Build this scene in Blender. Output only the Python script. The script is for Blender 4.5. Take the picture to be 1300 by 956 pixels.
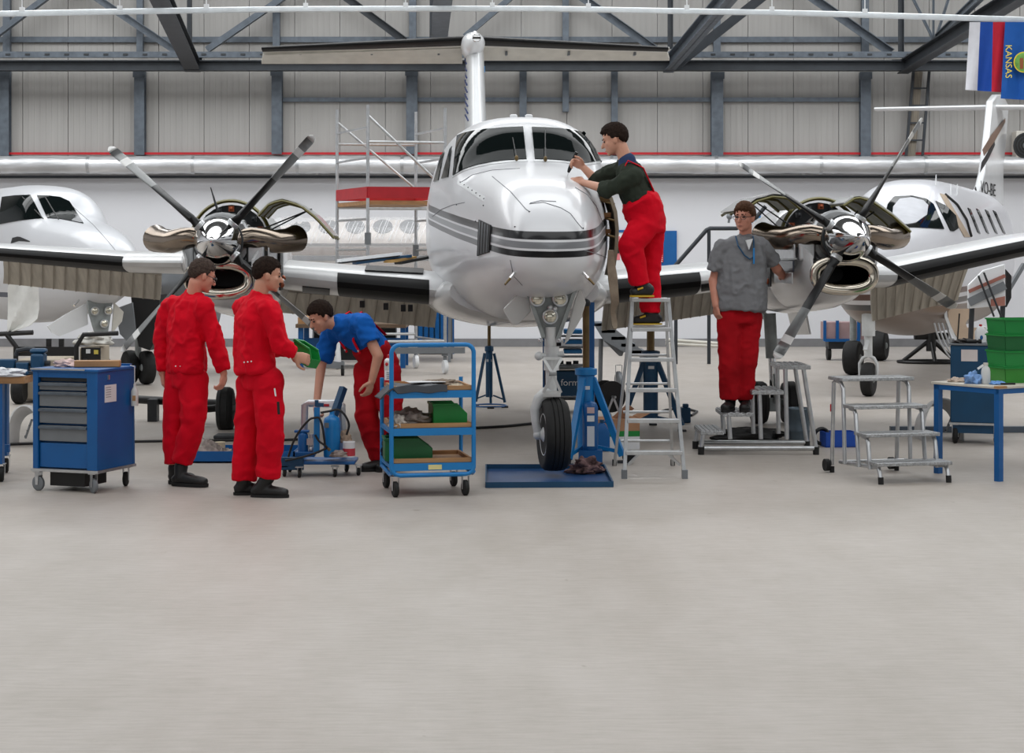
import bpy, bmesh, math, random
import numpy as np
from mathutils import Vector, Matrix, noise
from mathutils.bvhtree import BVHTree
random.seed(7)
for o in list(bpy.data.objects): bpy.data.objects.remove(o)
S = bpy.context.scene
C = S.collection
PI = math.pi
# ------------------------------------------------------------------ camera
F = 2300.0; CX = 650.0; HY = 328.0; CH = 1.75
cd = bpy.data.cameras.new('camera'); cam = bpy.data.objects.new('camera', cd); C.objects.link(cam)
cam.location = (0, 0, CH); cam.rotation_euler = (PI/2, 0, 0)
cd.sensor_width = 36; cd.sensor_fit = 'HORIZONTAL'; cd.lens = F/1300*36; cd.shift_y = -(478-HY)/1300
cd.clip_end = 300
S.camera = cam
# ------------------------------------------------------------------ light
S.view_settings.view_transform = 'Standard'; S.view_settings.look = 'None'
S.view_settings.gamma = 1; S.view_settings.use_curve_mapping = False
S.view_settings.exposure = 0.0
W = bpy.data.worlds.new('world'); S.world = W; W.use_nodes = True
W.node_tree.nodes['Background'].inputs[0].default_value = (0.80, 0.90, 1.0, 1)
W.node_tree.nodes['Background'].inputs[1].default_value = 0.26
def area(name, loc, rot, sx, sy, power, col=(1, 1, 1)):
    l = bpy.data.lights.new(name, 'AREA'); l.shape = 'RECTANGLE'; l.size = sx; l.size_y = sy; l.energy = power; l.color = col
    o = bpy.data.objects.new(name, l); C.objects.link(o); o.location = loc; o.rotation_euler = rot
    return o
# daylight through the roof lights (long strips running across the hall) and the glazed hangar door behind the camera
for yy, pw in ((2.0, 1000), (11.0, 1250), (20.5, 1750), (30.0, 2300)):
    area('roof_light', (0, yy, 9.3), (0, 0, 0), 34, 5.2, pw, (0.97, 0.99, 1.0))
area('door_light', (0, -13.5, 4.4), (PI/2, 0, 0), 30, 4.2, 380, (0.95, 0.98, 1.0))

# ------------------------------------------------------------------ helpers
def at(px, py, d):
    return Vector(((px-CX)*d/F, d, CH-(py-HY)*d/F))
def gd(py):            # distance of a floor point seen at picture row py
    return F*CH/(py-HY)
def V(*a): return Vector(a)
def lin(c): return c/12.92 if c <= .04045 else ((c+.055)/1.055)**2.4
_M = {}
def mat(name, rgb, rough=.5, metal=0.0, var=.06, scale=6.0, bump=0.0, bscale=40.0, coat=0.0, alpha=1.0, trans=0.0, emit=0.0, stretch=None):
    if name in _M: return _M[name]
    m = bpy.data.materials.new(name); m.use_nodes = True; _M[name] = m
    nt = m.node_tree; b = nt.nodes['Principled BSDF']
    c = [lin(v/255) for v in rgb]
    b.inputs['Roughness'].default_value = rough; b.inputs['Metallic'].default_value = metal
    if rough >= .8: b.inputs['Specular IOR Level'].default_value = .15
    b.inputs['Coat Weight'].default_value = coat; b.inputs['Alpha'].default_value = alpha
    b.inputs['Transmission Weight'].default_value = trans
    if emit: b.inputs['Emission Color'].default_value = (*c, 1); b.inputs['Emission Strength'].default_value = emit
    tc = nt.nodes.new('ShaderNodeTexCoord'); src = tc.outputs['Object']
    if stretch:
        mp = nt.nodes.new('ShaderNodeMapping'); mp.inputs['Scale'].default_value = stretch
        nt.links.new(src, mp.inputs[0]); src = mp.outputs[0]
    n = nt.nodes.new('ShaderNodeTexNoise'); n.inputs['Scale'].default_value = scale; n.inputs['Detail'].default_value = 5
    nt.links.new(src, n.inputs[0])
    r = nt.nodes.new('ShaderNodeValToRGB'); nt.links.new(n.outputs[0], r.inputs[0])
    r.color_ramp.elements[0].position = .3; r.color_ramp.elements[1].position = .7
    r.color_ramp.elements[0].color = (*[max(0, v*(1-var*1.6)) for v in c], 1)
    r.color_ramp.elements[1].color = (*[min(1, v*(1+var)) for v in c], 1)
    nt.links.new(r.outputs[0], b.inputs['Base Color'])
    if bump:
        n2 = nt.nodes.new('ShaderNodeTexNoise'); n2.inputs['Scale'].default_value = bscale; n2.inputs['Detail'].default_value = 4
        nt.links.new(src, n2.inputs[0])
        bp = nt.nodes.new('ShaderNodeBump'); bp.inputs['Strength'].default_value = bump; bp.inputs['Distance'].default_value = .01
        nt.links.new(n2.outputs[0], bp.inputs['Height']); nt.links.new(bp.outputs[0], b.inputs['Normal'])
    return m
class MB:
    def __init__(s, off=(0, 0, 0)): s.v = []; s.f = []; s.m = []; s.mi = 0; s.off = Vector(off)
    def add(s, vs, fs):
        n = len(s.v); s.v += [tuple(v) for v in vs]
        s.f += [tuple(i+n for i in f) for f in fs]; s.m += [s.mi]*len(fs); return s
    def box(s, c, d, M=None):
        x, y, z = d[0]/2, d[1]/2, d[2]/2
        vs = [V(i*x, j*y, k*z) for i in (-1, 1) for j in (-1, 1) for k in (-1, 1)]
        if M is not None: vs = [M @ v for v in vs]
        return s.add([v+Vector(c) for v in vs], [(0, 1, 3, 2), (4, 6, 7, 5), (0, 4, 5, 1), (2, 3, 7, 6), (0, 2, 6, 4), (1, 5, 7, 3)])
    def bb(s, a, b):
        a = Vector(a); b = Vector(b); return s.box((a+b)/2, [abs(q) for q in (b-a)])
    def bar(s, p, q, w, h, up=(0, 0, 1)):      # a rectangular bar between two points
        p = Vector(p); q = Vector(q); t = (q-p); L = t.length; t = t/L
        u = Vector(up); sd = t.cross(u)
        if sd.length < 1e-4: sd = t.cross(V(1, 0, 0))
        sd.normalize(); u = sd.cross(t)
        return s.box((p+q)/2, (L, w, h), Matrix((t, sd, u)).transposed())
    def prof(s, p, q, kind, w, h, t=.012, up=(0, 0, 1)):   # rolled steel profile: I, U or L
        p = Vector(p); q = Vector(q); d = (q-p); L = d.length; d = d/L
        u = Vector(up); sd = d.cross(u); sd.normalize(); u = sd.cross(d)
        M = Matrix((d, sd, u)).transposed(); c = (p+q)/2
        if kind == 'I':
            s.box(c, (L, t, h), M); s.box(c+u*(h/2-t/2), (L, w, t), M); s.box(c-u*(h/2-t/2), (L, w, t), M)
        elif kind == 'U':
            s.box(c, (L, w, t), M)
            s.box(c+sd*(w/2-t/2)+u*h/2, (L, t, h), M); s.box(c-sd*(w/2-t/2)+u*h/2, (L, t, h), M)
        else:
            s.box(c-u*h/2, (L, w, t), M); s.box(c-sd*(w/2-t/2), (L, t, h), M)
        return s
    def tube(s, p, q, r, r2=None, n=12, caps=True):
        return s.sweep([p, q], [r, r if r2 is None else r2], n, caps)
    def sweep(s, pts, r, n=10, caps=True, flat=None, closed=False):
        P = [Vector(p) for p in pts]; k = len(P)
        R = list(r) if hasattr(r, '__len__') else [r]*k
        T = []
        for i in range(k):
            a = P[i-1] if (i > 0 or closed) else P[i]; b = P[(i+1) % k] if (i < k-1 or closed) else P[i]
            t = b-a; T.append(t.normalized() if t.length > 1e-9 else V(0, 0, 1))
        u = T[0].orthogonal().normalized() if flat is None else (Vector(flat)-T[0]*T[0].dot(Vector(flat))).normalized()
        vs = []; 
        for i in range(k):
            u = (u-T[i]*u.dot(T[i])); u.normalize(); w = T[i].cross(u)
            rr = R[i]; ru, rw = (rr if hasattr(rr, '__len__') else (rr, rr))
            for j in range(n):
                a = 2*PI*j/n; vs.append(P[i]+u*math.cos(a)*ru+w*math.sin(a)*rw)
        fs = [(i*n+j, i*n+(j+1) % n, ((i+1) % k)*n+(j+1) % n, ((i+1) % k)*n+j) for i in range(k if closed else k-1) for j in range(n)]
        if caps and not closed: fs += [tuple(range(n-1, -1, -1)), tuple(range((k-1)*n, k*n))]
        return s.add(vs, fs)
    def lathe(s, prof, o=(0, 0, 0), ax=(0, 0, 1), n=24, sc=(1, 1)):   # prof: (radius, height) list
        ax = Vector(ax).normalized(); u = V(1, 0, 0) if abs(ax.x) < .9 else V(0, 1, 0)
        u = (u-ax*u.dot(ax)).normalized(); w = ax.cross(u); o = Vector(o); vs = []
        for r, h in prof:
            for j in range(n):
                a = 2*PI*j/n; vs.append(o+ax*h+(u*math.cos(a)*sc[0]+w*math.sin(a)*sc[1])*r)
        k = len(prof)
        fs = [(i*n+j, i*n+(j+1) % n, (i+1)*n+(j+1) % n, (i+1)*n+j) for i in range(k-1) for j in range(n)]
        if prof[0][0] > 1e-6: fs.append(tuple(range(n-1, -1, -1)))
        if prof[-1][0] > 1e-6: fs.append(tuple(range((k-1)*n, k*n)))
        return s.add(vs, fs)
    def ball(s, c, r, M=None, n=16, k=10):
        r = r if hasattr(r, '__len__') else (r, r, r); vs = []
        for i in range(k+1):
            p = PI*i/k
            for j in range(n):
                a = 2*PI*j/n; v = V(r[0]*math.sin(p)*math.cos(a), r[1]*math.sin(p)*math.sin(a), r[2]*math.cos(p))
                vs.append((M @ v if M is not None else v)+Vector(c))
        return s.add(vs, [(i*n+j, (i+1)*n+j, (i+1)*n+(j+1) % n, i*n+(j+1) % n) for i in range(k) for j in range(n)])
    def loft(s, rings, closed=True, caps=True):
        n = len(rings[0]); k = len(rings); vs = [p for r in rings for p in r]
        m = n if closed else n-1
        fs = [(i*n+j, i*n+(j+1) % n, (i+1)*n+(j+1) % n, (i+1)*n+j) for i in range(k-1) for j in range(m)]
        if caps and closed: fs += [tuple(range(n-1, -1, -1)), tuple(range((k-1)*n, k*n))]
        return s.add(vs, fs)
    def prism(s, poly, d):       # polygon pushed along d
        P = [Vector(p) for p in poly]; n = len(P); d = Vector(d)
        return s.add(P+[p+d for p in P], [tuple(range(n-1, -1, -1)), tuple(range(n, 2*n))]+[(i, (i+1) % n, (i+1) % n+n, i+n) for i in range(n)])
    def slab(s, g, t):           # grid g[i][j] of points, thickened by t along normals
        k = len(g); n = len(g[0]); G = [[Vector(p) for p in r] for r in g]; N = []
        for i in range(k):
            for j in range(n):
                a = G[min(i+1, k-1)][j]-G[max(i-1, 0)][j]; b = G[i][min(j+1, n-1)]-G[i][max(j-1, 0)]
                c = a.cross(b); N.append(c.normalized() if c.length > 1e-12 else V(0, 0, 1))
        top = [G[i][j] for i in range(k) for j in range(n)]; bot = [p-N[q]*t for q, p in enumerate(top)]
        K = k*n; fs = []
        for i in range(k-1):
            for j in range(n-1):
                q = (i*n+j, (i+1)*n+j, (i+1)*n+j+1, i*n+j+1); fs.append(q); fs.append(tuple(K+x for x in reversed(q)))
        for i in range(k-1):
            for j in (0, n-1): fs.append((i*n+j, (i+1)*n+j, K+(i+1)*n+j, K+i*n+j))
        for j in range(n-1):
            for i in (0, k-1): fs.append((i*n+j, i*n+j+1, K+i*n+j+1, K+i*n+j))
        return s.add(top+bot, fs)
    def mesh(s, name, mats, smooth=38, fix=True):
        me = bpy.data.meshes.new(name)
        me.from_pydata([tuple(Vector(v)-s.off) for v in s.v], [], s.f)
        for m in (mats if isinstance(mats, (list, tuple)) else [mats]): me.materials.append(m)
        me.polygons.foreach_set('material_index', s.m)
        if fix:
            b = bmesh.new(); b.from_mesh(me); bmesh.ops.remove_doubles(b, verts=b.verts, dist=1e-6)
            bmesh.ops.recalc_face_normals(b, faces=b.faces); b.to_mesh(me); b.free()
        if smooth:
            me.polygons.foreach_set('use_smooth', [True]*len(me.polygons)); me.set_sharp_from_angle(angle=math.radians(smooth))
        me.update(); return me
    def build(s, name, mats, parent=None, bevel=0, smooth=38, fix=True):
        o = bpy.data.objects.new(name, s.mesh(name, mats, smooth, fix)); C.objects.link(o)
        if parent is not None: o.parent = parent
        if bevel:
            md = o.modifiers.new('bevel', 'BEVEL'); md.width = bevel; md.segments = 2; md.limit_method = 'ANGLE'; md.angle_limit = math.radians(40)
        return o
def tag(o, label, cat=None, group=None, kind=None):
    if label: o['label'] = label
    if cat: o['category'] = cat
    if group: o['group'] = group
    if kind: o['kind'] = kind
    return o
def thing(name, label, cat, loc=(0, 0, 0), rz=0, group=None):
    o = bpy.data.objects.new(name, None); C.objects.link(o); o.location = loc; o.rotation_euler = (0, 0, rz); o.empty_display_size = .1
    return tag(o, label, cat, group)
def one(name, mb, mats, label, cat, loc=None, group=None, kind=None, **kw):
    """a thing that is a single mesh; mb verts are relative to loc"""
    o = mb.build(name, mats, None, **kw)
    if loc is not None: o.location = loc
    return tag(o, label, cat, group, kind)
def child(name, src, parent, loc=(0, 0, 0), rot=(0, 0, 0), mats=None):   # another piece sharing mesh data
    o = bpy.data.objects.new(name, src.data); C.objects.link(o); o.parent = parent; o.location = loc; o.rotation_euler = rot
    for md in src.modifiers:
        n = o.modifiers.new(md.name, md.type)
        if md.type == 'BEVEL': n.width = md.width; n.segments = md.segments; n.limit_method = md.limit_method; n.angle_limit = md.angle_limit
    return o
def copy_tree(o, parent=None):
    c = o.copy(); C.objects.link(c); c.parent = parent
    for ch in list(o.children): copy_tree(ch, c)
    return c
def pchip(xs, ys, x):
    xs = np.array(xs, float); ys = np.array(ys, float); h = np.diff(xs); dl = np.diff(ys)/h
    m = np.zeros(len(xs)); m[0] = dl[0]; m[-1] = dl[-1]
    for i in range(1, len(xs)-1):
        if dl[i-1]*dl[i] > 0:
            w1 = 2*h[i]+h[i-1]; w2 = h[i]+2*h[i-1]; m[i] = (w1+w2)/(w1/dl[i-1]+w2/dl[i])
    x = np.clip(np.asarray(x, float), xs[0], xs[-1]); i = np.clip(np.searchsorted(xs, x)-1, 0, len(h)-1)
    t = (x-xs[i])/h[i]
    return ys[i]*(2*t**3-3*t**2+1)+m[i]*h[i]*(t**3-2*t**2+t)+ys[i+1]*(-2*t**3+3*t**2)+m[i+1]*h[i]*(t**3-t**2)
def text_mesh(body, size, depth=.002):
    cu = bpy.data.curves.new('lettering', 'FONT'); cu.body = body; cu.size = size; cu.extrude = depth/2; cu.align_x = 'CENTER'; cu.align_y = 'CENTER'; cu.resolution_u = 3
    t = bpy.data.objects.new('lettering', cu); C.objects.link(t)
    dg = bpy.context.evaluated_depsgraph_get(); me = bpy.data.meshes.new_from_object(t.evaluated_get(dg))
    bpy.data.objects.remove(t); return me
def lettering(body, size, m, parent, loc, rot, name='lettering'):
    me = text_mesh(body, size); me.materials.clear(); me.materials.append(m)
    o = bpy.data.objects.new(name, me); C.objects.link(o); o.parent = parent; o.location = loc; o.rotation_euler = rot
    return o
# ------------------------------------------------------------------ shared materials
STEEL = mat('galvanised_steel', (94, 102, 111), .5, .35, .14, 9)
STEELD = mat('dark_painted_steel', (54, 58, 63), .55, .3, .12, 5)
ALU = mat('bare_aluminium', (196, 198, 200), .34, .85, .08, 14)
CHROME = mat('polished_metal', (226, 226, 226), .07, 1.0, .02, 3)
WHITE = mat('white_paint', (226, 228, 230), .25, 0, .02, 3, coat=.35)
OFFW = mat('aged_white_paint', (206, 203, 194), .4, 0, .07, 5)
BLACK = mat('black_rubber', (15, 15, 16), .5, 0, .15, 8)
TYRE = mat('tyre_rubber', (20, 20, 20), .75, 0, .2, 12, bump=.2)
BLUE = mat('blue_enamel', (0, 86, 150), .38, 0, .06, 4)
LBLUE = mat('bright_blue_enamel', (16, 122, 190), .35, 0, .06, 4)
DBLUE = mat('dark_blue_enamel', (4, 66, 102), .45, 0, .1, 4)
GREEN = mat('green_plastic', (10, 132, 54), .42, 0, .08, 6)
DGREY = mat('dark_grey_metal', (52, 55, 58), .5, .3, .15, 8)
MGREY = mat('mid_grey_paint', (116, 120, 124), .45, .1, .06, 5)
WOOD = mat('beech_ply', (176, 132, 88), .55, 0, .16, 3, stretch=(1, 9, 9))
RAG = mat('grey_rag_cloth', (150, 140, 134), .9, 0, .3, 14, bump=.5)
WHITEP = mat('white_plastic', (226, 228, 230), .4, 0, .03, 6)
RED = mat('red_paint', (182, 24, 36), .45, 0, .08, 5)
CARD = mat('cardboard', (176, 134, 104), .8, 0, .12, 5)
BRONZE = mat('oiled_bronze_rod', (110, 92, 62), .3, .7, .2, 10)
# ------------------------------------------------------------------ the hall
WD = 35.9                                # distance of the back wall
def fmat():
    m = bpy.data.materials.new('concrete_floor'); m.use_nodes = True; nt = m.node_tree; b = nt.nodes['Principled BSDF']; L = nt.links.new
    tc = nt.nodes.new('ShaderNodeTexCoord')
    def nz(scale, detail, st, lo, hi, c0, c1):
        mp = nt.nodes.new('ShaderNodeMapping'); mp.inputs['Scale'].default_value = st; L(tc.outputs['Object'], mp.inputs[0])
        n = nt.nodes.new('ShaderNodeTexNoise'); n.inputs['Scale'].default_value = scale; n.inputs['Detail'].default_value = detail; n.inputs['Roughness'].default_value = .65
        L(mp.outputs[0], n.inputs[0]); r = nt.nodes.new('ShaderNodeValToRGB'); L(n.outputs[0], r.inputs[0])
        e = r.color_ramp.elements; e[0].position = lo; e[1].position = hi; e[0].color = (*c0, 1); e[1].color = (*c1, 1); return r.outputs[0]
    def mul(a, c):
        x = nt.nodes.new('ShaderNodeMix'); x.data_type = 'RGBA'; x.blend_type = 'MULTIPLY'; x.inputs[0].default_value = 1; L(a, x.inputs[6]); L(c, x.inputs[7]); return x.outputs[2]
    base = nz(.5, 6, (1, 1, 1), .3, .72, (.40, .362, .325), (.475, .435, .40))
    wear = nz(2.2, 8, (1, .35, 1), .34, .6, (.90, .89, .87), (1, 1, 1))
    fine = nz(16, 6, (.3, 2.2, 1), .3, .62, (.84, .83, .81), (1, 1, 1))
    spots = nz(5.5, 3, (1, .8, 1), .22, .3, (.6, .56, .5), (1, 1, 1))
    L(mul(mul(mul(base, wear), fine), spots), b.inputs['Base Color'])
    b.inputs['Roughness'].default_value = .48
    n = nt.nodes.new('ShaderNodeTexNoise'); n.inputs['Scale'].default_value = 60; L(tc.outputs['Object'], n.inputs[0])
    bp = nt.nodes.new('ShaderNodeBump'); bp.inputs['Strength'].default_value = .08; bp.inputs['Distance'].default_value = .01
    L(n.outputs[0], bp.inputs['Height']); L(bp.outputs[0], b.inputs['Normal']); return m
tag(MB().bb((-20, -14, -.3), (20, WD+.4, 0)).build('floor', fmat()), 'pale worn concrete floor of the hangar', 'floor', kind='structure')
WALLW = mat('smooth_white_wall', (214, 215, 219), .6, 0, .02, .6)
PANEL = mat('grey_wall_panel', (160, 158, 155), .6, 0, .035, 1.2, stretch=(10, 1, .35))
wb = MB().bb((-20, WD, 0), (20, WD+.4, 9.5)).build('wall_back', WALLW)
tag(wb, 'white back wall with grey sandwich panels above the duct', 'wall', kind='structure')
# sandwich panels, one by one, with a micro rib relief
PW = .897
pm = MB(); pm.bb((-PW/2+.006, -.05, 0), (PW/2-.006, .0, 6.0))
for k in range(7):
    x = -PW/2+.1+k*(PW-.2)/6; pm.bb((x-.012, -.056, .0), (x+.012, -.048, 6.0))
p0 = pm.build('wall_panel', PANEL, wb); p0.location = (-19.1, WD, 3.46)
for i in range(1, 43): child('wall_panel', p0, wb, (-19.1+i*PW, WD, 3.46))
tag(MB().bb((-20, WD-.04, 0), (20, WD, .16)).build('baseboard_back', mat('grey_skirting', (120, 120, 122), .6)), 'grey skirting along the foot of the back wall', 'skirting', kind='structure')
tag(MB().bb((-20.3, -14, 0), (-20, WD+.4, 9.5)).build('wall_left', WALLW), 'plain side wall of the hangar beyond the parked white aircraft', 'wall', kind='structure')
tag(MB().bb((20, -14, 0), (20.3, WD+.4, 9.5)).build('wall_right', WALLW), 'plain side wall of the hangar beyond the hanging flags', 'wall', kind='structure')
tag(MB().bb((-20, -14.3, 0), (20, -14, 9.5)).build('wall_front', PANEL), 'hangar door wall facing the aircraft', 'wall', kind='structure')
tag(MB().bb((-20.3, -14.3, 9.5), (20.3, WD+.4, 9.8)).build('ceiling', mat('ceiling_sheet', (96, 98, 100), .7)), 'grey trapezoidal sheet ceiling of the hangar', 'ceiling', kind='structure')
# columns and short posts on the wall; (pixel x, width px, top y, bottom y)
def wz(py, d=WD): return CH-(py-HY)*d/F
cols = [(7, 12, 90, 198, 'by the hall corner above the parked white aircraft'), (178, 13, 90, 197, 'above the four-bladed propeller tip'), (352, 13, 88, 196, 'above the raised end of the propeller blade'),
        (523, 14, 88, 196, 'behind the aluminium scaffold tower'), (910, 15, 92, 199, 'behind the worker with the screwdriver'), (1098, 13, 92, 203, 'beside the cable ladder'), (718, 8, -20, 142, 'behind the middle of the tailplane'),
        (780, 8, 86, 196, 'behind the head of the worker on the ladder'), (664, 9, 86, 196, 'behind the cockpit roof')]
for i, (x, w, a, b, where) in enumerate(cols):
    d = WD-.16; g = at(x, 0, d).x; hw = w*d/F/2; m = MB()
    m.bb((g-hw, d-.1, wz(b, d)), (g+hw, d-.085, wz(a, d)))
    m.bb((g-hw, d+.075, wz(b, d)), (g+hw, d+.09, wz(a, d))); m.bb((g-.008, d-.09, wz(b, d)), (g+.008, d+.08, wz(a, d)))
    if w > 10: m.bb((g-hw-.02, d-.13, wz(a+9, d)), (g+hw+.02, d-.1, wz(a, d)))
    o = one('steel_column', m, STEEL, 'galvanised steel wall column '+where, 'column', group='wall columns', kind='structure')
# upper posts above the beam
for i, (x, w) in enumerate([(9, 9), (178, 8), (351, 9), (524, 9), (910, 9), (1098, 9)]):
    d = WD-.16; g = at(x, 0, d).x; hw = w*d/F/2
    m = MB().bb((g-hw, d-.06, wz(68, d)), (g+hw, d+.06, wz(-40, d)))
    one('upper_post', m, STEEL, 'short steel post above the dark girder, in line with column '+['at the hall corner', 'over the propeller tip', 'over the propeller blade', 'over the scaffold', 'over the screwdriver man', 'by the cable ladder'][i], 'post', group='upper wall posts', kind='structure')
# horizontal girts, girder, perforated rail
def rail(name, py0, py1, d, m, label, thick=.06, x0=-14, x1=14, cat='girt'):
    return one(name, MB().bb((x0, d-thick, wz(py1, d)), (x1, d, wz(py0, d))), m, label, cat, kind='structure')
o = one('girder', MB().prof((-14, WD-.75, wz(83.5, WD-.75)), (14, WD-.75, wz(83.5, WD-.75)), 'I', .22, .2, .02), STEELD, 'long dark steel girder running across the wall below the tailplane', 'girder', kind='structure')
o = one('perforated_rail', MB().prof((-14, WD-.7, wz(73, WD-.7)), (14, WD-.7, wz(73, WD-.7)), 'U', .1, .11, .008), STEEL, 'galvanised perforated rail lying above the dark girder', 'rail', kind='structure')
hole = MB().bb((-.045, -.006, -.018), (.045, .006, .018)); first = None
for i in range(60):
    x = -11.3+i*.38
    if first is None: first = hole.build('slot', DGREY, o); first.location = (x, WD-.757, wz(69.5, WD-.7))
    else: child('slot', first, o, (x, WD-.757, wz(69.5, WD-.7)))
rail('girt', 47, 54, WD-.07, STEEL, 'thin horizontal steel girt above the girder')
for a, b, w in ((360, 517, 'behind the scaffold tower'), (530, 714, 'behind the tail fin'), (722, 904, 'behind the screwdriver man'), (917, 1091, 'beside the cable ladder column')):
    rail('girt', 124, 129.5, WD-.07, STEEL, 'short galvanised girt at mid height '+w, x0=at(a, 0, WD).x, x1=at(b, 0, WD).x)
rail('red_pipe', 193.5, 196.5, WD-.12, RED, 'thin red pipe running along the wall above the foil duct', .05, cat='pipe')
rail('cable_tray', 223, 226.5, WD-.12, STEELD, 'dark cable tray below the foil duct', .1, cat='tray')
rail('trim_1', 219, 221, WD-.06, mat('pale_trim', (186, 188, 190), .5), 'pale trim under the foil duct', .03, cat='trim')
for i, px in enumerate((404, 1018)):
    x = at(px, 0, WD).x; one('pipe_bracket', MB().bb((x-.03, WD-.2, wz(223)), (x+.03, WD-.12, wz(215))), WHITEP, 'small white bracket on the cable tray '+('near the blade tip' if i == 0 else 'near the grey-shirted man'), 'bracket', kind='structure')
# foil duct with wrinkles and bands
FOIL = mat('foil_wrap', (214, 215, 217), .4, .6, .16, 3, bump=.9, bscale=7, stretch=(.5, 2, 2))
dz = wz(209.5, WD-.35); dr = 11.3*(WD-.35)/F; g = []; rng = random.Random(3)
N = 260
for i in range(N+1):
    x = -13+26*i/N; k = 1+.018*math.sin(i*1.9)+.012*rng.uniform(-1, 1); g.append([V(x, WD-.35+math.cos(t)*dr*k, dz+math.sin(t)*dr*k+.006*math.sin(i*.21)) for t in [2*PI*j/20+.1*math.sin(i*.8) for j in range(20)]])
du = tag(MB().loft(g).build('air_duct', FOIL), 'silver foil wrapped air duct along the whole back wall', 'duct', kind='structure')
bd = None
for i in range(13):
    x = -12.4+i*2.05
    if bd is None: bd = MB().lathe([(dr*1.05, -.03), (dr*1.07, 0), (dr*1.05, .03)], ax=(1, 0, 0)).build('duct_band', ALU, du); bd.location = (x, WD-.35, dz)
    else: child('duct_band', bd, du, (x, WD-.35, dz))
# roof bracing in view: (x0,y0,d0, x1,y1,d1, width, height, profile)
W2 = WD-.55
br = [(57, -3, W2, -6, 44, W2, .14, 'rising brace in the upper hall corner'), (122, -3, W2, 222, 64, W2, .14, 'falling brace over the foil duct near the hall corner'), (358, -3, W2, 262, 63, W2, .14, 'rising brace before the tailplane tip'),
      (438, -4, W2, 514, 52, W2, .14, 'falling brace behind the dark tailplane boot'), (648, -3, W2, 590, 46, W2, .12, 'rising brace meeting the tail bullet'), (738, -4, W2, 832, 63, W2, .14, 'falling brace above the white half of the tailplane'),
      (1030, -4, W2, 1132, 67, W2, .15, 'falling brace beside the cable ladder'), (968, -4, W2-1.2, 862, 80, W2-.6, .18, 'dark lower chord behind the pale brace'),
      (240, -20, W2, 240, 64, W2, .1, 'upright post near the big sloping strut'), (549, -20, W2, 548, 50, W2, .09, 'upright post near the tail bullet'), (851, -20, W2, 851, 62, W2, .1, 'upright post at the tailplane end'),
      (1144, -20, W2, 1144, 68, W2, .1, 'upright post left of the flags'), (1158, -4, W2, 1186, 52, W2, .05, 'thin falling tie rod near the flags'), (1205, -4, W2, 1187, 52, W2, .05, 'thin rising tie rod near the flags'), (1185, -10, W2, 1185, 50, W2, .04, 'thin vertical tie rod near the flags')]
for x0, y0, d0, x1, y1, d1, w, lab in br:
    x0, y0, d0 = (x0, -130, d0) if abs(x0-x1) < 3 else (x1+(x0-x1)*1.9, y1+(y0-y1)*1.9, d1+(d0-d1)*1.9)     # carried on up to the roof
    one('roof_brace', MB().prof(at(x0, y0, d0), at(x1, y1, d1), 'L' if w > .06 else 'I', w, w, .012, up=(0, -1, 0)), STEELD if 'dark' in lab or 'post' in lab else STEEL, 'steel '+lab, 'brace', group='roof bracing', kind='structure')
big = [(203, -6, 27, 245, 85, W2, .3, .2, STEELD, 'thick dark strut sloping towards the hall from the girder, over the duct'), (562, -6, 27, 556, 62, W2, .3, .2, STEEL, 'thick strut coming forward above the tail bullet'),
       (925, -6, 28, 848, 84, W2, .2, .26, STEEL, 'pale steel strut rising from the end of the tailplane'), (1300, -10, 27, 1146, 86, W2, .22, .24, STEELD, 'thick dark strut rising behind the flags'), (1246, -6, 28, 1190, 48, W2, .1, .14, STEEL, 'slim pale strut above the thick one by the flags')]
for x0, y0, d0, x1, y1, d1, w, h, m, lab in big:
    x0, y0, d0 = x1+(x0-x1)*1.8, y1+(y0-y1)*1.8, d1+(d0-d1)*1.35
    one('roof_strut', MB().prof(at(x0, y0, d0), at(x1, y1, d1), 'I', w, h, .02), m, lab, 'strut', group='forward roof struts', kind='structure')
for i, (px, py) in enumerate(((243, 80), (848, 80), (1146, 82))):
    p = at(px, py, W2-.05); one('gusset_plate', MB().box(p, (.42, .02, .2)).box(p+V(0, -.04, -.05), (.12, .06, .1)), STEELD, 'dark gusset plate on the girder '+('above the propeller by the hall corner', 'at the tailplane end', 'by the cable ladder')[i], 'plate', kind='structure')
# white crane rail hung across the hall, gently bowed
RD = 27.0
pts = [at(x, y, RD) for x, y in ((-420, 26), (-60, 19), (0, 17.5), (200, 14), (400, 11.5), (650, 11), (850, 14), (1000, 16.5), (1200, 22), (1360, 27), (1700, 36))]
xs = [p.x for p in pts]; zs = [p.z for p in pts]; X = np.linspace(xs[0], xs[-1], 80); Z = pchip(xs, zs, X)
cr = tag(MB().sweep([V(x, RD, z) for x, z in zip(X, Z)], [(.03, .045)]*80, 8, flat=(0, 1, 0)).build('ceiling_rail', mat('rail_white', (214, 220, 224), .4, .1)), 'long white conduit rail hung across the hall above everything', 'rail', kind='structure')
hk = None
for px in (28, 152, 262, 388, 515, 625, 747, 872, 980, 1098):
    x = (px-CX)*RD/F; z = float(pchip(xs, zs, x))
    if hk is None: hk = MB().tube((0, 0, .03), (0, 0, 4.0), .008, n=6).box((0, 0, .06), (.07, .05, .06)).build('hanger', WHITEP, cr); hk.location = (x, RD, z)
    else: child('hanger', hk, cr, (x, RD, z))
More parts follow.
